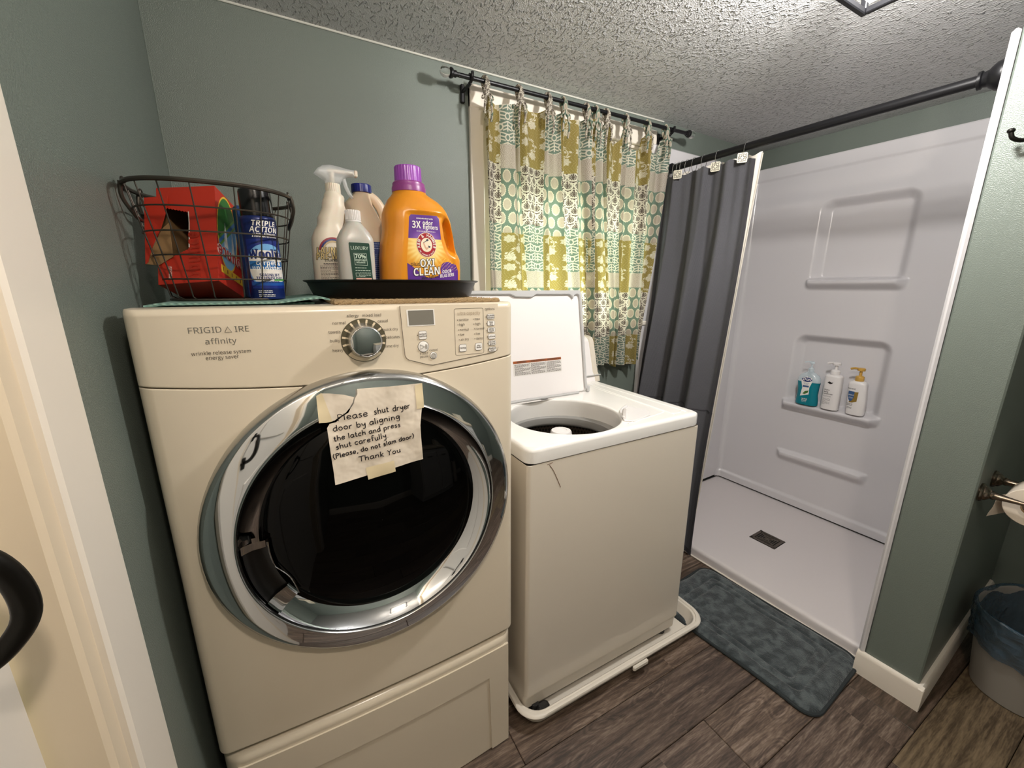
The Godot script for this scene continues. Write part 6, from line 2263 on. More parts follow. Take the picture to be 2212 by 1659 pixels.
func back_depth(z: float, y: float) -> float:     # how far the moulded wall stands out
	var d := 0.0
	# two niches with a ledge each, and a small bottom ledge
	for n in [[0.385, 0.785, 1.372, 1.772], [0.365, 0.800, 0.690, 1.072]]:
		var s := rrd(z, y, n[0], n[1], n[2] - 0.035, n[3], 0.06)
		d -= 0.046 * (1.0 - smoothstep(-0.046, 0.002, s)) * smoothstep(n[2] - 0.004, n[2] + 0.003, y)
		# ledge under the niche: rises softly from below to a lip
		var b0: float = n[2] - 0.062
		if y < n[2] + 0.004 and y > b0:
			var across := smoothstep(n[0] - 0.016, n[0] + 0.018, z) * (1.0 - smoothstep(n[1] - 0.03, n[1] + 0.018, z))
			d += 0.045 * smoothstep(b0, b0 + 0.042, y) * (1.0 - smoothstep(n[2] - 0.010, n[2] + 0.003, y)) * across
	if y < 0.386 and y > 0.305:
		var ac := smoothstep(0.362, 0.402, z) * (1.0 - smoothstep(0.775, 0.815, z))
		d += 0.032 * smoothstep(0.308, 0.360, y) * (1.0 - smoothstep(0.370, 0.384, y)) * ac
	d += 0.007 * smoothstep(1.915, 1.928, y)
	d += 0.012 * (1.0 - smoothstep(0.095, 0.112, y))
	# coves into the end panels
	var r := 0.03
	for e in [z - 0.028, 1.128 - z]:
		if e < r:
			d += r - sqrt(maxf(0.0, r * r - (r - maxf(e, 0.0)) * (r - maxf(e, 0.0))))
	return d

func build_shower() -> void:
	var s := thing("shower_surround", "glossy white moulded shower wall surround with two niches", "shower surround", Vector3(0.86, 0.06, 0.578), TS)
	var zs := []
	var k0 := 0
	for k in 231:
		zs.append(lerpf(0.028, 1.128, k / 230.0))
	var P := PackedVector3Array()
	var T := PackedVector2Array()
	var nz := 230
	var ny := 400
	for j in ny + 1:
		var y := lerpf(0.058, 1.983, float(j) / ny)
		for i in nz + 1:
			P.append(Vector3(0.862 - back_depth(zs[i], y), y, zs[i]))
			T.append(Vector2(zs[i], y))
	part(s, "back_panel", grid_of(P, T, nz, ny), M["surround"])
	var b := MB.new()
	box(b, Vector3(0.88, 1.985, 0.578), Vector3(0.05, 0.006, 1.104), 0.002)
	part(s, "top_flange", b, M["surround"])
	b = MB.new()      # far end panel and near end panel with its wrapped front edge
	box(b, Vector3(0.415, 1.025, 0.018), Vector3(0.90, 1.925, 0.022), 0.005)
	part(s, "end_panel", b, M["surround"])
	b = MB.new()
	box(b, Vector3(0.400, 1.014, 1.1365), Vector3(0.932, 1.862, 0.0165), 0.006)
	part(s, "end_panel", b, M["surround"])
	# base
	var o := thing("shower_tray", "low white shower tray with a kerb and a metal drain", "shower tray", Vector3(0.43, 0, 0.578), TS)
	var rings := []
	for q in [[0.0, 0.0], [0.034, 0.001], [0.043, 0.005], [0.048, 0.014], [0.0485, 0.022]]:
		rings.append(PackedVector3Array([Vector3(q[1], q[0], 0.022), Vector3(0.86, q[0], 0.022), Vector3(0.86, q[0], 1.132), Vector3(q[1], q[0], 1.132)]))
	for q in [[0.0470, 0.05], [0.0435, 0.09]]:
		rings.append(PackedVector3Array([Vector3(q[1], q[0], 0.022 + q[1] * 0.4), Vector3(0.86 - q[1] * 0.4, q[0], 0.022 + q[1] * 0.4), Vector3(0.86 - q[1] * 0.4, q[0], 1.132 - q[1] * 0.4), Vector3(q[1], q[0], 1.132 - q[1] * 0.4)]))
	rings.append(PackedVector3Array([Vector3(0.352, 0.036, 0.526), Vector3(0.464, 0.036, 0.526), Vector3(0.464, 0.036, 0.652), Vector3(0.352, 0.036, 0.652)]))
	b = MB.new()
	loft(b, rings, true)
	part(o, "basin", b, M["shower base"], "", 50.0)
	b = MB.new()
	box(b, Vector3(0.858, 0.0545, 0.578), Vector3(0.012, 0.003, 1.1), 0.0)
	box(b, Vector3(0.43, 0.0545, 0.029), Vector3(0.86, 0.003, 0.004), 0.0)
	part(o, "wall_joint", b, M["gasket"])
	b = MB.new()
	box(b, Vector3(-0.004, 0.004, 0.578), Vector3(0.008, 0.008, 1.105), 0.003)
	part(o, "caulk_bead", b, M["white trim paint"])
	build_drain(o)
	build_rod()
	build_bottles()

func build_drain(o: Node3D) -> void:
	var b := MB.new()
	box(b, Vector3(0.408, 0.0365, 0.589), Vector3(0.112, 0.0015, 0.126), 0.0)
	var d := part(o, "drain", b, M["drain dark"], "dark drain well under the grate")
	b = MB.new()
	var y := 0.0385
	var c := Vector3(0.408, y, 0.589)
	var hx := 0.0535
	var hz := 0.0600
	var bar := func(x0: float, z0: float, x1: float, z1: float, w: float) -> void:
		var a := Vector3(x0, 0, z0)
		var e := Vector3(x1, 0, z1)
		var dir := (e - a)
		box(b, c + (a + e) / 2, Vector3(dir.length() + w * 0.3, 0.003, w), 0.0006, Basis(dir.normalized(), Vector3.UP, dir.normalized().cross(Vector3.UP)))
	for s in [-1, 1]:
		bar.call(-hx, s * (hz - 0.005), hx, s * (hz - 0.005), 0.011)
		bar.call(s * (hx - 0.005), -hz, s * (hx - 0.005), hz, 0.011)
	bar.call(-hx, 0, hx, 0, 0.004)
	bar.call(0, -hz * 0.3, 0, hz * 0.3, 0.003)
	bar.call(-hx + 0.004, -hz + 0.004, hx - 0.004, hz - 0.004, 0.0045)
	bar.call(-hx + 0.004, hz - 0.004, hx - 0.004, -hz + 0.004, 0.0045)
	for k in 5:
		var f := 0.18 + k * 0.16
		for s in [-1, 1]:
			bar.call(-hx * f, s * hz * f, hx * f, s * hz * f, 0.0034)
			bar.call(s * hx * f, -hz * f, s * hx * f, hz * f, 0.0036)
	for k in 2:
		bar.call((-1 if k == 0 else 1) * hx * 0.45, -hz * 0.95, (-1 if k == 0 else 1) * hx * 0.45, hz * 0.95, 0.0028)
	part(d, "grate", b, M["drain metal"])

func build_rod() -> void:
	var y := 1.8765
	var r := thing("shower_rod", "long black shower curtain rod across the shower opening", "shower rod", Vector3(0.03, y, 0.58), TS)
	var b := MB.new()
	tube(b, PackedVector3Array([Vector3(0.03, y, 0.04), Vector3(0.03, y + 0.002, 0.58), Vector3(0.03, y, 1.09)]), 0.0145, 20)
	part(r, "pole", b, M["black rod"])
	for e in [[0.029, 1.0], [1.128, -1.0]]:
		var xf := Transform3D(Basis(Vector3(1, 0, 0), Vector3(0, 0, e[1]), Vector3(0, 1, 0)), Vector3(0.03, y, e[0]))
		b = MB.new()
		lathe(b, [Vector2(0, 0.0), Vector2(0.046, 0.0), Vector2(0.048, 0.003), Vector2(0.044, 0.009), Vector2(0.036, 0.011), Vector2(0.037, 0.016), Vector2(0.034, 0.026), Vector2(0.026, 0.036), Vector2(0.021, 0.040), Vector2(0.0185, 0.050), Vector2(0.0225, 0.053), Vector2(0.0225, 0.059), Vector2(0.0155, 0.061), Vector2(0, 0.061)], xf, 24)
		var fl := part(r, "wall_flange", b, M["black rod"])
		b = MB.new()
		lathe(b, [Vector2(0, 0.0), Vector2(0.052, 0.0), Vector2(0.052, 0.004), Vector2(0, 0.004)], xf, 28)
		part(fl, "mounting_pad", b, M["white plastic"])
	# cloth: hangs from the rod at the far end and swings out of the base
	var c := thing("shower_curtain", "dark grey waffle-weave shower curtain drawn to the window end", "shower curtain", Vector3(0.0, 0.03, 0.25), TS)
	var nu := 200
	var nv := 90
	var P := PackedVector3Array()
	var T := PackedVector2Array()
	for j in nv + 1:
		var v := float(j) / nv
		for i in nu + 1:
			P.append(shower_cloth(float(i) / nu, v))
			T.append(Vector2(float(i) / nu * 1.5, v * 1.85))
	part(c, "cloth", grid_of(P, T, nu, nv), M["grey cloth"])
	b = MB.new()
	for k in 2:
		var rings := []
		for j in 61:
			var v := j / 60.0
			var u: float = [0.997, 0.003][k]
			var q := shower_cloth(u, v)
			var e := shower_cloth(u + [-0.022, 0.022][k], v)
			var n := (e - q).normalized().cross(Vector3.UP) * 0.0016
			rings.append(PackedVector3Array([q + n, e + n, e - n, q - n]))
		loft(b, rings, true)
	part(c, "side_hem", b, M["grey hem"])
	b = MB.new()
	for row in [0.585, 0.985]:
		var rings := []
		for i in 161:
			var u := i / 160.0
			var q := shower_cloth(u, row)
			var e := shower_cloth(u, row + (0.015 if row > 0.9 else 0.0022))
			var t := (shower_cloth(minf(u + 0.005, 1.0), row) - shower_cloth(maxf(u - 0.005, 0.0), row)).normalized()
			var n := t.cross(Vector3.UP) * 0.0016
			rings.append(PackedVector3Array([q + n, e + n, e - n, q - n]))
		loft(b, rings, true)
	part(c, "cross_seam", b, M["grey hem"])
	# white liner inside
	var L := thing("shower_liner", "white plastic shower liner showing along the edge of the grey curtain", "shower liner", Vector3(0.06, 0.055, 0.27), TS)
	part(L, "sheet", grid(120, 50, func(u, v):
		var z := lerpf(0.045, 0.494 - 0.135 * v, u)
		return Vector3(0.052 + 0.014 * sin(u * TAU * 4.0 + v) + 0.035 * smoothstep(0.0, 1.0, v), lerpf(1.846 + 0.006 * cos(u * TAU * 8.0), 0.075, v), z)), M["liner"])
	b = MB.new()
	var hem := PackedVector3Array()
	for j in 21:
		var v := j / 20.0
		hem.append(Vector3(0.052 + 0.014 * sin(TAU * 4.0 + v) + 0.035 * smoothstep(0.0, 1.0, v), lerpf(1.846, 0.075, v), 0.494 - 0.135 * v))
	tube(b, hem, 0.0035, 6)
	part(L, "edge_hem", b, M["liner"])
	# rings; three of them show their square filigree tile
	var at := [0.060, 0.082, 0.104, 0.124, 0.143, 0.170, 0.205, 0.252, 0.318, 0.440]
	var where := ["nearest the window wall", "second from the window wall", "third from the window wall", "just before the first filigree tile", "", "just after the first filigree tile", "second after the first filigree tile", "just before the middle filigree tile", "", ""]
	for k in at.size():
		var tile: bool = k in [4, 8, 9]
		var lab: String = "thin wire ring on the shower rod, " + where[k]
		if k == 4:
			lab = "silver curtain ring with cream filigree tile nearest the window"
		elif k == 8:
			lab = "silver curtain ring with cream filigree tile, middle of the three tiles"
		elif k == 9:
			lab = "silver curtain ring with cream filigree tile at the curtain's free edge"
		var z: float = at[k]
		var g := thing("curtain_ring", lab, "curtain ring", Vector3(0.03, 1.85, z), TS, "tiled rings on the shower rod" if tile else "plain rings on the shower rod")
		b = MB.new()
		var loop := PackedVector3Array()
		for s in 24:
			var a := TAU * s / 24
			loop.append(Vector3(0.03 + 0.0185 * cos(a), 1.8655 + 0.030 * sin(a), z))
		tube(b, loop, 0.0011, 6, true)
		part(g, "wire_loop", b, M["steel wire"])
		if tile:
			var q := shower_cloth(clampf((z - 0.035) / 0.46, 0.0, 1.0), 0.0)
			var yaw: float = [0.0, 0.0, 0.0, 0.0, 0.45, 0.0, 0.0, 0.0, 0.40, 0.60][k]
			var X := Transform3D(Basis(Vector3.UP, -PI / 2 + yaw), Vector3(q.x - 0.018, 1.8405 - (0.004 if k == 8 else 0.0) - 0.006, z))
			b = MB.new()
			prism(b, rrect(0, 0, 0.037, 0.037, 0.005), -0.002, 0.002, X, 0.0008)
			var ti := part(g, "tile", b, M["filigree"])
			b = MB.new()
			var fp := func(w: Vector2) -> Vector3: return X * Vector3(w.x, w.y, 0.0024)
			for i in 4:      # four-fold scrollwork
				var e := Basis(Vector3(0, 0, 1), PI / 2 * i)
				for arc in [[0.0075, 0.0075, 0.0042, 0.0, TAU], [0.0, 0.0105, 0.0026, 0.0, TAU], [0.0125, 0.0125, 0.0020, 0.0, TAU], [0.0, 0.0, 0.0055, 0.2, 1.4], [0.012, 0.003, 0.0030, -1.6, 1.6], [0.003, 0.012, 0.0030, 0.0, 3.2]]:
					var pts := PackedVector3Array()
					for s in 13:
						var a: float = lerpf(arc[3], arc[4], s / 12.0)
						var w: Vector3 = e * Vector3(arc[0] + arc[2] * cos(a), arc[1] + arc[2] * sin(a), 0)
						pts.append(fp.call(Vector2(w.x, w.y)))
					tube(b, pts, 0.0007, 4)
			part(ti, "filigree", b, M["filigree dark"])

func shower_cloth(u: float, v: float) -> Vector3:
	# few broad folds: where along the kerb, and how far out of the shower
	var z := lerpf(0.036, 0.487 - 0.040 * smoothstep(0.0, 1.0, v), u)
	z += 0.020 * sin(u * TAU * 2.6 + 0.8) * sin(PI * u) * (0.4 + 0.6 * v)
	var amp := 0.016 + 0.026 * smoothstep(0.0, 0.5, v)
	var fold := sin(u * TAU * 3.4 + 0.9) * (1.0 - smoothstep(0.70, 0.95, u) * 0.75)
	var x := 0.022 + amp * fold + 0.004 * sin(u * TAU * 9.0) * (1.0 - 0.6 * v)
	x -= (0.052 + 0.055 * (1.0 - u)) * smoothstep(0.02, 0.85, v)
	z -= 0.04 * (1.0 - u) * smoothstep(0.3, 1.0, v)
	var y := lerpf(1.843 - 0.010 * (0.5 + 0.5 * cos(u * TAU * 7.0)) - 0.010 * smoothstep(0.7, 0.95, u), 0.022, v)
	return Vector3(x, y, maxf(z, 0.006 if v > 0.3 else 0.034))

func pump(o: Node3D, c: Vector3, h0: float, neck: float, m: Material, nozzle: float) -> void:     # collar, stem and spout of a pump bottle; spout towards -z
	var b := MB.new()
	lathe(b, [Vector2(0, 0), Vector2(neck, 0), Vector2(neck, h0 * 0.30), Vector2(neck * 0.8, h0 * 0.38), Vector2(neck * 0.35, h0 * 0.42), Vector2(neck * 0.33, h0 * 0.78), Vector2(0, h0 * 0.78)], Transform3D(Basis(), c), 24)
	var p := part(o, "pump", b, m)
	b = MB.new()
	lathe(b, [Vector2(0, h0 * 0.76), Vector2(neck * 0.85, h0 * 0.78), Vector2(neck * 0.9, h0 * 0.94), Vector2(neck * 0.7, h0), Vector2(0, h0)], Transform3D(Basis(), c), 20)
	var q := curve([c + Vector3(0, h0 * 0.90, 0), c + Vector3(0, h0 * 0.92, -nozzle * 0.6), c + Vector3(0, h0 * 0.84, -nozzle)], 5)
	tube(b, q, neck * 0.30, 8)
	part(p, "spout", b, m)

func side_page(secs: Array, out: float) -> Callable:     # page x runs along +z, the label looks towards -x
	var f := on_loft(secs, out)
	return func(q: Vector2) -> Vector3:
		var a: Vector3 = f.call(q)
		return Vector3(-a.z, a.y, a.x)

func side_loft(b: MB, secs: Array, n := 40) -> void:
	var r := []
	for s in secs:
		var g := ring_at(s[0], s[1], s[2], s[3], s[4], s[5], n)
		for k in g.size():
			g[k] = Vector3(-g[k].z, g[k].y, g[k].x)
		r.append(g)
	loft(b, r, true)

func build_bottles() -> void:
	var y := 0.6895
	var dx := -0.862       # shelf depth: bottles stand 2 cm in front of the panel plane (depth is negative here)
	var d := dx + 0.030
	# teal hand soap: clear shoulders, filled to two thirds
	var o := thing("soap_bottle", "clear pump bottle of teal liquid soap on the shower shelf", "soap bottle", Vector3(0.836, y, 0.488), TS)
	var s1 := [[y, 0.490, d, 0.050, 0.026, 2.6], [y + 0.004, 0.490, d, 0.053, 0.028, 2.6], [0.715, 0.490, d, 0.052, 0.028, 2.6], [0.750, 0.488, d, 0.0485, 0.027, 2.6], [0.785, 0.487, d, 0.0500, 0.027, 2.6], [0.818, 0.486, d, 0.0540, 0.027, 2.6]]
	var s2 := [[0.8185, 0.486, d, 0.0540, 0.027, 2.6], [0.838, 0.486, d, 0.0530, 0.026, 2.5], [0.855, 0.486, d, 0.0440, 0.024, 2.3], [0.868, 0.486, d, 0.0260, 0.018, 2.1], [0.875, 0.486, d, 0.0150, 0.013, 2.0]]
	var b := MB.new()
	side_loft(b, s1)
	var body := part(o, "soap", b, M["teal soap"], "teal liquid", 50.0)
	b = MB.new()
	side_loft(b, s2)
	part(o, "bottle_shoulder", b, M["clear plastic"], "clear empty shoulder", 50.0)
	pump(o, Vector3(-d, 0.874, 0.486), 0.058, 0.0135, M["clear plastic"], 0.036)
	var all := s1 + s2.slice(1)
	var f := side_page(all, 0.0008)
	var f2 := side_page(all, 0.0014)
	var lb := part(body, "label", patch(PackedVector2Array([Vector2(0.463, 0.737), Vector2(0.468, 0.785), Vector2(0.458, 0.822), Vector2(0.462, 0.842), Vector2(0.484, 0.850), Vector2(0.506, 0.842), Vector2(0.511, 0.822), Vector2(0.502, 0.790), Vector2(0.504, 0.752)]), f, 8), M["print white"], "", 60.0)
	var oval := PackedVector2Array()
	for k in 28:
		oval.append(Vector2(0.4845 + 0.0245 * cos(TAU * k / 28), 0.8325 + 0.0125 * sin(TAU * k / 28)))
	part(lb, "oval_badge", patch(oval, f2, 6), M["navy"], "", 60.0)
	b = MB.new()
	words(b, "Dial", 0.021, side_page(all, 0.002), Vector2(0.4845, 0.8265), 0.5, bold, 1.05, 0.05, 0.2)
	words(b, "spring", 0.009, f2, Vector2(0.487, 0.722), 0.5, bold)
	words(b, "water", 0.009, f2, Vector2(0.487, 0.713), 0.5, bold)
	words(b, "hand soap", 0.005, f2, Vector2(0.487, 0.707), 0.5)
	part(lb, "white_lettering", b, M["print white"], "", 5.0)
	b = MB.new()
	words(b, "complete", 0.0058, f2, Vector2(0.484, 0.811), 0.5, bold)
	words(b, "& clean", 0.0058, f2, Vector2(0.484, 0.805), 0.5, bold)
	flat(b, PackedVector2Array([Vector2(0.469, 0.789), Vector2(0.469, 0.799), Vector2(0.499, 0.800), Vector2(0.499, 0.790)]), f2)
	part(lb, "blue_print", b, M["steel blue"], "", 5.0)
	b = MB.new()
	flat(b, PackedVector2Array([Vector2(0.474, 0.752), Vector2(0.484, 0.768), Vector2(0.502, 0.774), Vector2(0.498, 0.760), Vector2(0.484, 0.750)]), f2)
	part(lb, "leaf_print", b, M["leaf green"], "", 5.0)
	# white conditioner
	o = thing("conditioner_bottle", "plain white pump bottle with small dark print, middle of the three on the shower shelf", "bottle", Vector3(0.836, y, 0.60), TS)
	var s3 := [[y, 0.600, d, 0.036, 0.024, 2.8], [y + 0.004, 0.600, d, 0.0395, 0.027, 2.8], [0.78, 0.599, d, 0.0395, 0.027, 2.8], [0.866, 0.5975, d, 0.0390, 0.0265, 2.8], [0.873, 0.5975, d, 0.0370, 0.025, 2.7], [0.877, 0.5975, d, 0.030, 0.020, 2.5], [0.879, 0.5975, d, 0.016, 0.014, 2.0]]
	b = MB.new()
	side_loft(b, s3)
	body = part(o, "bottle_body", b, M["white plastic"], "", 50.0)
	pump(o, Vector3(-d, 0.878, 0.5975), 0.066, 0.0205, M["white plastic"], 0.040)
	f = side_page(s3, 0.0007)
	b = MB.new()
	flat(b, PackedVector2Array([Vector2(0.580, 0.836), Vector2(0.588, 0.843), Vector2(0.600, 0.838), Vector2(0.606, 0.842), Vector2(0.602, 0.832), Vector2(0.592, 0.829)]), f)
	words(b, "Dove", 0.0100, f, Vector2(0.571, 0.7930), 0.0, serif)
	words(b, "daily", 0.0095, f, Vector2(0.571, 0.7820), 0.0, bold)
	words(b, "conditioner", 0.0095, f, Vector2(0.571, 0.7720), 0.0, bold, 0.8)
	greek(b, f, 0.571, 0.606, 0.765, 2, 0.004, 3, 0.25)
	greek(b, f, 0.571, 0.606, 0.750, 8, 0.0045, 4, 0.25)
	part(body, "print", b, M["print black"], "", 5.0)
	# white shampoo with gold pump
	o = thing("shampoo_bottle", "white bottle with a gold pump on the shower shelf", "bottle", Vector3(0.836, y, 0.71), TS)
	var s4 := [[y, 0.7115, d, 0.034, 0.022, 3.0], [y + 0.004, 0.7115, d, 0.0375, 0.025, 3.0], [0.76, 0.7100, d, 0.0395, 0.026, 3.0], [0.845, 0.7035, d, 0.0380, 0.026, 3.0], [0.855, 0.7030, d, 0.0360, 0.025, 2.8], [0.862, 0.7030, d, 0.030, 0.021, 2.5], [0.866, 0.7030, d, 0.018, 0.016, 2.0]]
	b = MB.new()
	side_loft(b, s4)
	body = part(o, "bottle_body", b, M["white plastic"], "", 50.0)
	pump(o, Vector3(-d, 0.865, 0.7035), 0.067, 0.0185, M["gold plastic"], 0.044)
	f = side_page(s4, 0.0007)
	f2 = side_page(s4, 0.0012)
	part(body, "gold_panel", patch(PackedVector2Array([Vector2(0.685, 0.752), Vector2(0.688, 0.775), Vector2(0.700, 0.810), Vector2(0.718, 0.812), Vector2(0.717, 0.762), Vector2(0.700, 0.754)]), f, 6), M["old gold"], "", 60.0)
	part(body, "blue_panel", patch(PackedVector2Array([Vector2(0.6755, 0.812), Vector2(0.702, 0.812), Vector2(0.703, 0.785), Vector2(0.698, 0.766), Vector2(0.690, 0.758), Vector2(0.681, 0.768), Vector2(0.6755, 0.785)]), f2, 6), M["steel blue"], "", 60.0)
	b = MB.new()
	words(b, "PANTENE", 0.0085, f, Vector2(0.687, 0.8215), 0.5, serif, 0.85)
	words(b, "repair &", 0.0070, f, Vector2(0.690, 0.7440), 0.5, bold)
	words(b, "protect", 0.0070, f, Vector2(0.690, 0.7370), 0.5, bold)
	greek(b, f, 0.680, 0.702, 0.729, 2, 0.005, 3, 0.35)
	part(body, "print", b, M["print black"], "", 5.0)
	b = MB.new()
	words(b, "PRO-V", 0.0078, side_page(s4, 0.0018), Vector2(0.690, 0.7900), 0.5, bold)
	greek(b, side_page(s4, 0.0018), 0.682, 0.699, 0.781, 2, 0.004, 3, 0.3)
	part(body, "white_print", b, M["print white"], "", 5.0)
# ------------------------------------------------------------------ mat, paper holder, bin, hook and the room behind the camera
func build_rest() -> void:
	# bath mat: plush heightfield with stitched borders
	var o := thing("bath_mat", "dark grey plush bath mat on the floor in front of the shower", "bath mat", Vector3(1.722, 0.0, 0.84))
	var X := Transform3D(Basis(Vector3.UP, 0.075), Vector3(1.722, 0.0, 0.842))
	var HX := 0.193
	var HZ := 0.305
	var nu := 90
	var nv := 130
	var f := func(u: float, v: float) -> Vector3:
		var x := (u * 2 - 1) * HX
		var z := (v * 2 - 1) * HZ
		var r := 0.055     # squeeze the grid into a rounded rectangle
		var q := Vector2(absf(x) - HX + r, absf(z) - HZ + r)
		if q.x > 0.0 and q.y > 0.0:
			var m := maxf(q.x, q.y)
			var l := q.length()
			var nq := q * (m / maxf(l, 1e-6))
			x = signf(x) * (HX - r + nq.x)
			z = signf(z) * (HZ - r + nq.y)
		var e := -rrd(x, z, -HX, HX, -HZ, HZ, r)
		var y := 0.004 + 0.016 * pow(clampf(e / 0.02, 0.0, 1.0), 0.5)
		for b0 in [0.055, 0.085]:
			var s := -rrd(x, z, -HX + b0, HX - b0, -HZ + b0 * 1.25, HZ - b0 * 1.25, 0.02)
			y -= 0.006 * exp(-pow(s / 0.0045, 2))
		y += 0.0025 * sin(x * 21.0 + z * 9.0) + 0.002 * sin(z * 25.0 - x * 8.0) + 0.004 * exp(-pow((x + 0.06 + 0.2 * z) / 0.03, 2)) * smoothstep(0.1, -0.2, z)
		x += 0.006 * sin(z * 11.0) * smoothstep(-0.1, -0.19, x)
		return X * Vector3(x, y, z)
	part(o, "plush_top", grid(nu, nv, f), M["plush"])
	var rim := PackedVector3Array()
	for k in 160:
		var t := k / 160.0 * 4.0
		var u := 0.0
		var v := 0.0
		if t < 1.0: u = t
		elif t < 2.0: u = 1.0; v = t - 1.0
		elif t < 3.0: u = 3.0 - t; v = 1.0
		else: v = 4.0 - t
		var q: Vector3 = f.call(u, v)
		rim.append(Vector3(q.x, 0.0065, q.z))
	var b := MB.new()
	tube(b, rim, 0.0062, 8, true)
	part(o, "binding", b, M["mat binding"])
	# paper holder on the far side of the stub wall
	var W := 1.285
	o = thing("toilet_paper_holder", "brushed nickel toilet paper holder with two posts on the green wall", "paper holder", Vector3(0.065, 0.757, W), TS)
	for x in [-0.016, 0.142]:
		b = MB.new()
		lathe(b, [Vector2(0, 0.0), Vector2(0.026, 0.0), Vector2(0.027, 0.004), Vector2(0.024, 0.008), Vector2(0.021, 0.010), Vector2(0.020, 0.014), Vector2(0.015, 0.019), Vector2(0.0115, 0.022), Vector2(0.0125, 0.026), Vector2(0.0105, 0.030), Vector2(0.0085, 0.045), Vector2(0.006, 0.075), Vector2(0.0052, 0.086), Vector2(0, 0.086)], Transform3D(Basis(Vector3(1, 0, 0), Vector3(0, 0, 1), Vector3(0, -1, 0)), Vector3(x, 0.757, W)), 28)
		var rg := PackedVector3Array()
		for k in 20:
			rg.append(Vector3(x, 0.753 + 0.013 * sin(TAU * k / 20), W + 0.095 + 0.013 * cos(TAU * k / 20)))
		tube(b, rg, 0.0045, 8, true)
		part(o, "post", b, M["nickel"])
	b = MB.new()
	tube(b, PackedVector3Array([Vector3(-0.016, 0.753, W + 0.095), Vector3(0.142, 0.753, W + 0.095)]), 0.0075, 12)
	part(o, "roller", b, M["nickel"])
	o = thing("toilet_paper_roll", "white toilet paper roll on the nickel holder", "toilet paper", Vector3(0.063, 0.741, W + 0.095), TS)
	b = MB.new()
	var ax := Transform3D(Basis(Vector3(0, 1, 0), Vector3(-1, 0, 0), Vector3(0, 0, 1)), Vector3(0.115, 0.741, W + 0.095))
	lathe(b, [Vector2(0.0205, 0.0), Vector2(0.052, 0.0), Vector2(0.0535, 0.0015), Vector2(0.0535, 0.1035), Vector2(0.052, 0.105), Vector2(0.0205, 0.105), Vector2(0.0200, 0.1), Vector2(0.0200, 0.005), Vector2(0.0205, 0.0)], ax, 48)
	part(o, "roll", b, M["toilet paper"])
	b = MB.new()
	lathe(b, [Vector2(0.0202, 0.0005), Vector2(0.0202, 0.1045)], ax, 28)
	part(o, "cardboard_core", b, M["carton inside"])
	b = MB.new()
	var tail := []
	for q in [Vector2(-0.0530, 0.752), Vector2(-0.0545, 0.735), Vector2(-0.0560, 0.715), Vector2(-0.0605, 0.695), Vector2(-0.0625, 0.682)]:
		tail.append(PackedVector3Array([Vector3(0.010, q.y, W + 0.085 + q.x), Vector3(0.115, q.y, W + 0.118 + q.x), Vector3(0.115, q.y, W + 0.1184 + q.x), Vector3(0.010, q.y, W + 0.0854 + q.x)]))
	loft(b, tail, true)
	part(o, "loose_sheet", b, M["toilet paper"])
	# waste bin with its blue bag
	var c := Vector3(2.295, 0.0, 1.447)
	var bx := Transform3D(Basis(Vector3.UP, -0.25), c)
	o = thing("waste_bin", "grey-brown oval plastic waste bin by the baseboard", "waste bin", c)
	var secs := [[0.0, 0.148, 0.108], [0.004, 0.152, 0.112], [0.10, 0.163, 0.121], [0.20, 0.175, 0.131], [0.285, 0.184, 0.139], [0.290, 0.1865, 0.1415], [0.2925, 0.184, 0.139], [0.285, 0.180, 0.135], [0.15, 0.166, 0.123], [0.008, 0.146, 0.106]]
	var rings := []
	for s in secs:
		var r := ring_at(s[0], 0, 0, s[1], s[2], 2.3, 56)
		for k in r.size():
			r[k] = bx * r[k]
		rings.append(r)
	b = MB.new()
	loft(b, rings, true)
	part(o, "bin_body", b, M["bin grey"])
	o = thing("bin_liner", "blue translucent plastic bag folded over the rim of the waste bin", "bin bag", c + Vector3(0, 0.2, 0))
	var g := grid(96, 30, func(u, v):
		var a: float = u * TAU
		var t: float = v
		# from inside the bin, over the rim and down the outside
		var y := 0.0
		var out := 0.0
		if t < 0.45:
			y = lerpf(0.09, 0.294, t / 0.45); out = lerpf(-0.026, -0.003, t / 0.45)
		elif t < 0.52:
			y = 0.2975; out = lerpf(-0.003, 0.008, (t - 0.45) / 0.07)
		else:
			y = lerpf(0.294, 0.150 + 0.028 * sin(a * 2.0 + 0.7) + 0.010 * sin(a * 7.0), (t - 0.52) / 0.48); out = lerpf(0.008, 0.012, (t - 0.52) / 0.48)
		out += (0.0022 * sin(a * 19.0 + y * 60.0) + 0.002 * sin(a * 11.0 - y * 90.0)) * smoothstep(0.05, 0.2, t - 0.48) + 0.0012 * sin(a * 9.0)
		var h := clampf(y / 0.29, 0.0, 1.0)
		var rx := lerpf(0.152, 0.186, h) + out
		var rz := lerpf(0.112, 0.141, h) + out
		var cc := cos(a)
		var ss := sin(a)
		return bx * Vector3(rx * signf(cc) * pow(absf(cc), 0.87), y, rz * signf(ss) * pow(absf(ss), 0.87)))
	part(o, "bag", g, M["bin bag"])
	b = MB.new()
	for k in 14:
		var a := k * 2.4
		var rr := 0.11 * sqrt((k + 0.5) / 14.0)
		lathe(b, [Vector2(0, -0.03), Vector2(0.028, -0.022), Vector2(0.042, 0.0), Vector2(0.024, 0.022), Vector2(0, 0.028)], bx * Transform3D(Basis.from_euler(Vector3(a, a * 1.7, a * 0.6)), Vector3(rr * cos(a) * 1.1, 0.105 + 0.02 * sin(a * 3.0), rr * sin(a) * 0.75)), 7)
	solo("crumpled_waste", b, M["bin litter"], "crumpled brown waste inside the bin", "rubbish", c + Vector3(0, 0.1, 0), Transform3D(), "", 15.0).set_meta("kind", "stuff")
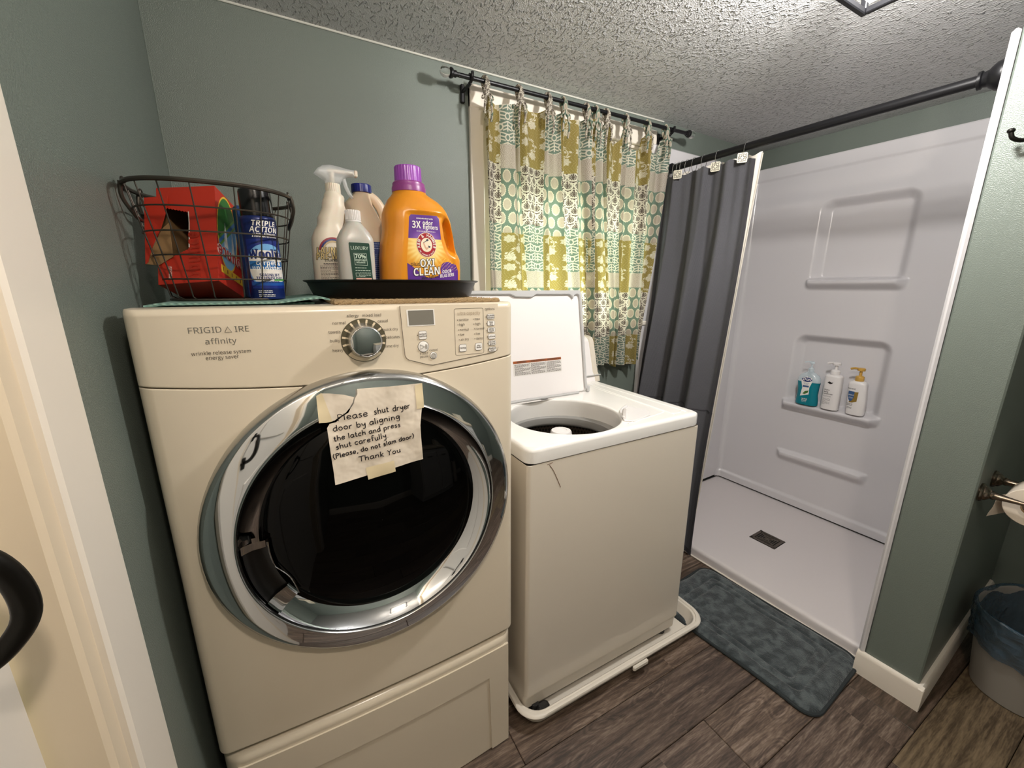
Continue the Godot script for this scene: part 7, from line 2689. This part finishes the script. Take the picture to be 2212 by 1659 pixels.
	# coat hook on the end of the stub wall
	o = thing("coat_hook", "black iron coat hook on the end of the green stub wall", "hook", Vector3(-0.06, 1.70, 1.215), TS)
	b = MB.new()
	prism(b, rrect(0, 0, 0.026, 0.11, 0.006), 0.0, 0.006, Transform3D(Basis(Vector3.UP, -PI / 2), Vector3(-0.0605, 1.728, 1.213)), 0.0015)
	part(o, "back_plate", b, M["black iron"])
	for s in [-1, 1]:
		b = MB.new()
		var q := curve([Vector3(-0.064, 1.690, 1.213), Vector3(-0.078, 1.680, 1.213 + s * 0.006), Vector3(-0.094, 1.677, 1.213 + s * 0.017), Vector3(-0.105, 1.684, 1.213 + s * 0.029), Vector3(-0.108, 1.697, 1.213 + s * 0.033)], 6)
		tube(b, q, 0.0048, 10)
		var pr := []
		for k in 9:
			var a := -PI / 2 + PI * k / 8.0
			pr.append(Vector2(0.0075 * cos(a), 0.006 * sin(a)))
		lathe(b, pr, Transform3D(Basis(), Vector3(-0.108, 1.700, 1.213 + s * 0.0335)), 14)
		part(o, "prong", b, M["black iron"])
	# what the mirror ring reflects: the wash stand behind the camera
	o = thing("vanity", "white vanity cabinet with a pale top on the wall behind, seen in the chrome ring", "vanity", Vector3(1.45, 0, 2.45))
	b = MB.new()
	box(b, Vector3(1.45, 0.42, 2.46), Vector3(0.66, 0.78, 0.44), 0.004)
	part(o, "cabinet", b, M["vanity white"])
	for x in [1.285, 1.615]:
		b = MB.new()
		box(b, Vector3(x, 0.42, 2.232), Vector3(0.30, 0.66, 0.018), 0.005)
		var dd := part(o, "door", b, M["vanity white"])
		b = MB.new()
		tube(b, PackedVector3Array([Vector3(x - 0.05, 0.68, 2.215), Vector3(x + 0.05, 0.68, 2.215)]), 0.005, 8)
		part(dd, "pull", b, M["black iron"])
	b = MB.new()
	box(b, Vector3(1.45, 0.835, 2.455), Vector3(0.70, 0.05, 0.48), 0.012)
	part(o, "countertop", b, M["vanity top"])
	b = MB.new()
	box(b, Vector3(1.66, 0.925, 2.42), Vector3(0.12, 0.13, 0.12), 0.004)
	solo("tissue_box", b, mat("tissue print", hexc("c9c4b4"), 0.6), "pale cube tissue box on the vanity, seen in the chrome ring", "tissue box", Vector3(1.66, 0.86, 2.42))
	o = thing("paper_roll_stand", "upright stand of white toilet paper rolls beside the vanity, seen in the chrome ring", "paper stand", Vector3(2.02, 0, 2.40))
	b = MB.new()
	tube(b, PackedVector3Array([Vector3(2.02, 0.0, 2.40), Vector3(2.02, 0.50, 2.40)]), 0.006, 8)
	lathe(b, [Vector2(0, 0.0), Vector2(0.07, 0.0), Vector2(0.07, 0.01), Vector2(0, 0.012)], Transform3D(Basis(), Vector3(2.02, 0, 2.40)), 28)
	part(o, "stand", b, M["black iron"])
	for k in 4:
		b = MB.new()
		lathe(b, [Vector2(0.02, 0.0), Vector2(0.056, 0.0), Vector2(0.057, 0.004), Vector2(0.057, 0.1), Vector2(0.056, 0.104), Vector2(0.02, 0.104), Vector2(0.02, 0.0)], Transform3D(Basis(), Vector3(2.02, 0.014 + k * 0.106, 2.40)), 32)
		part(o, "paper_roll", b, M["toilet paper"])
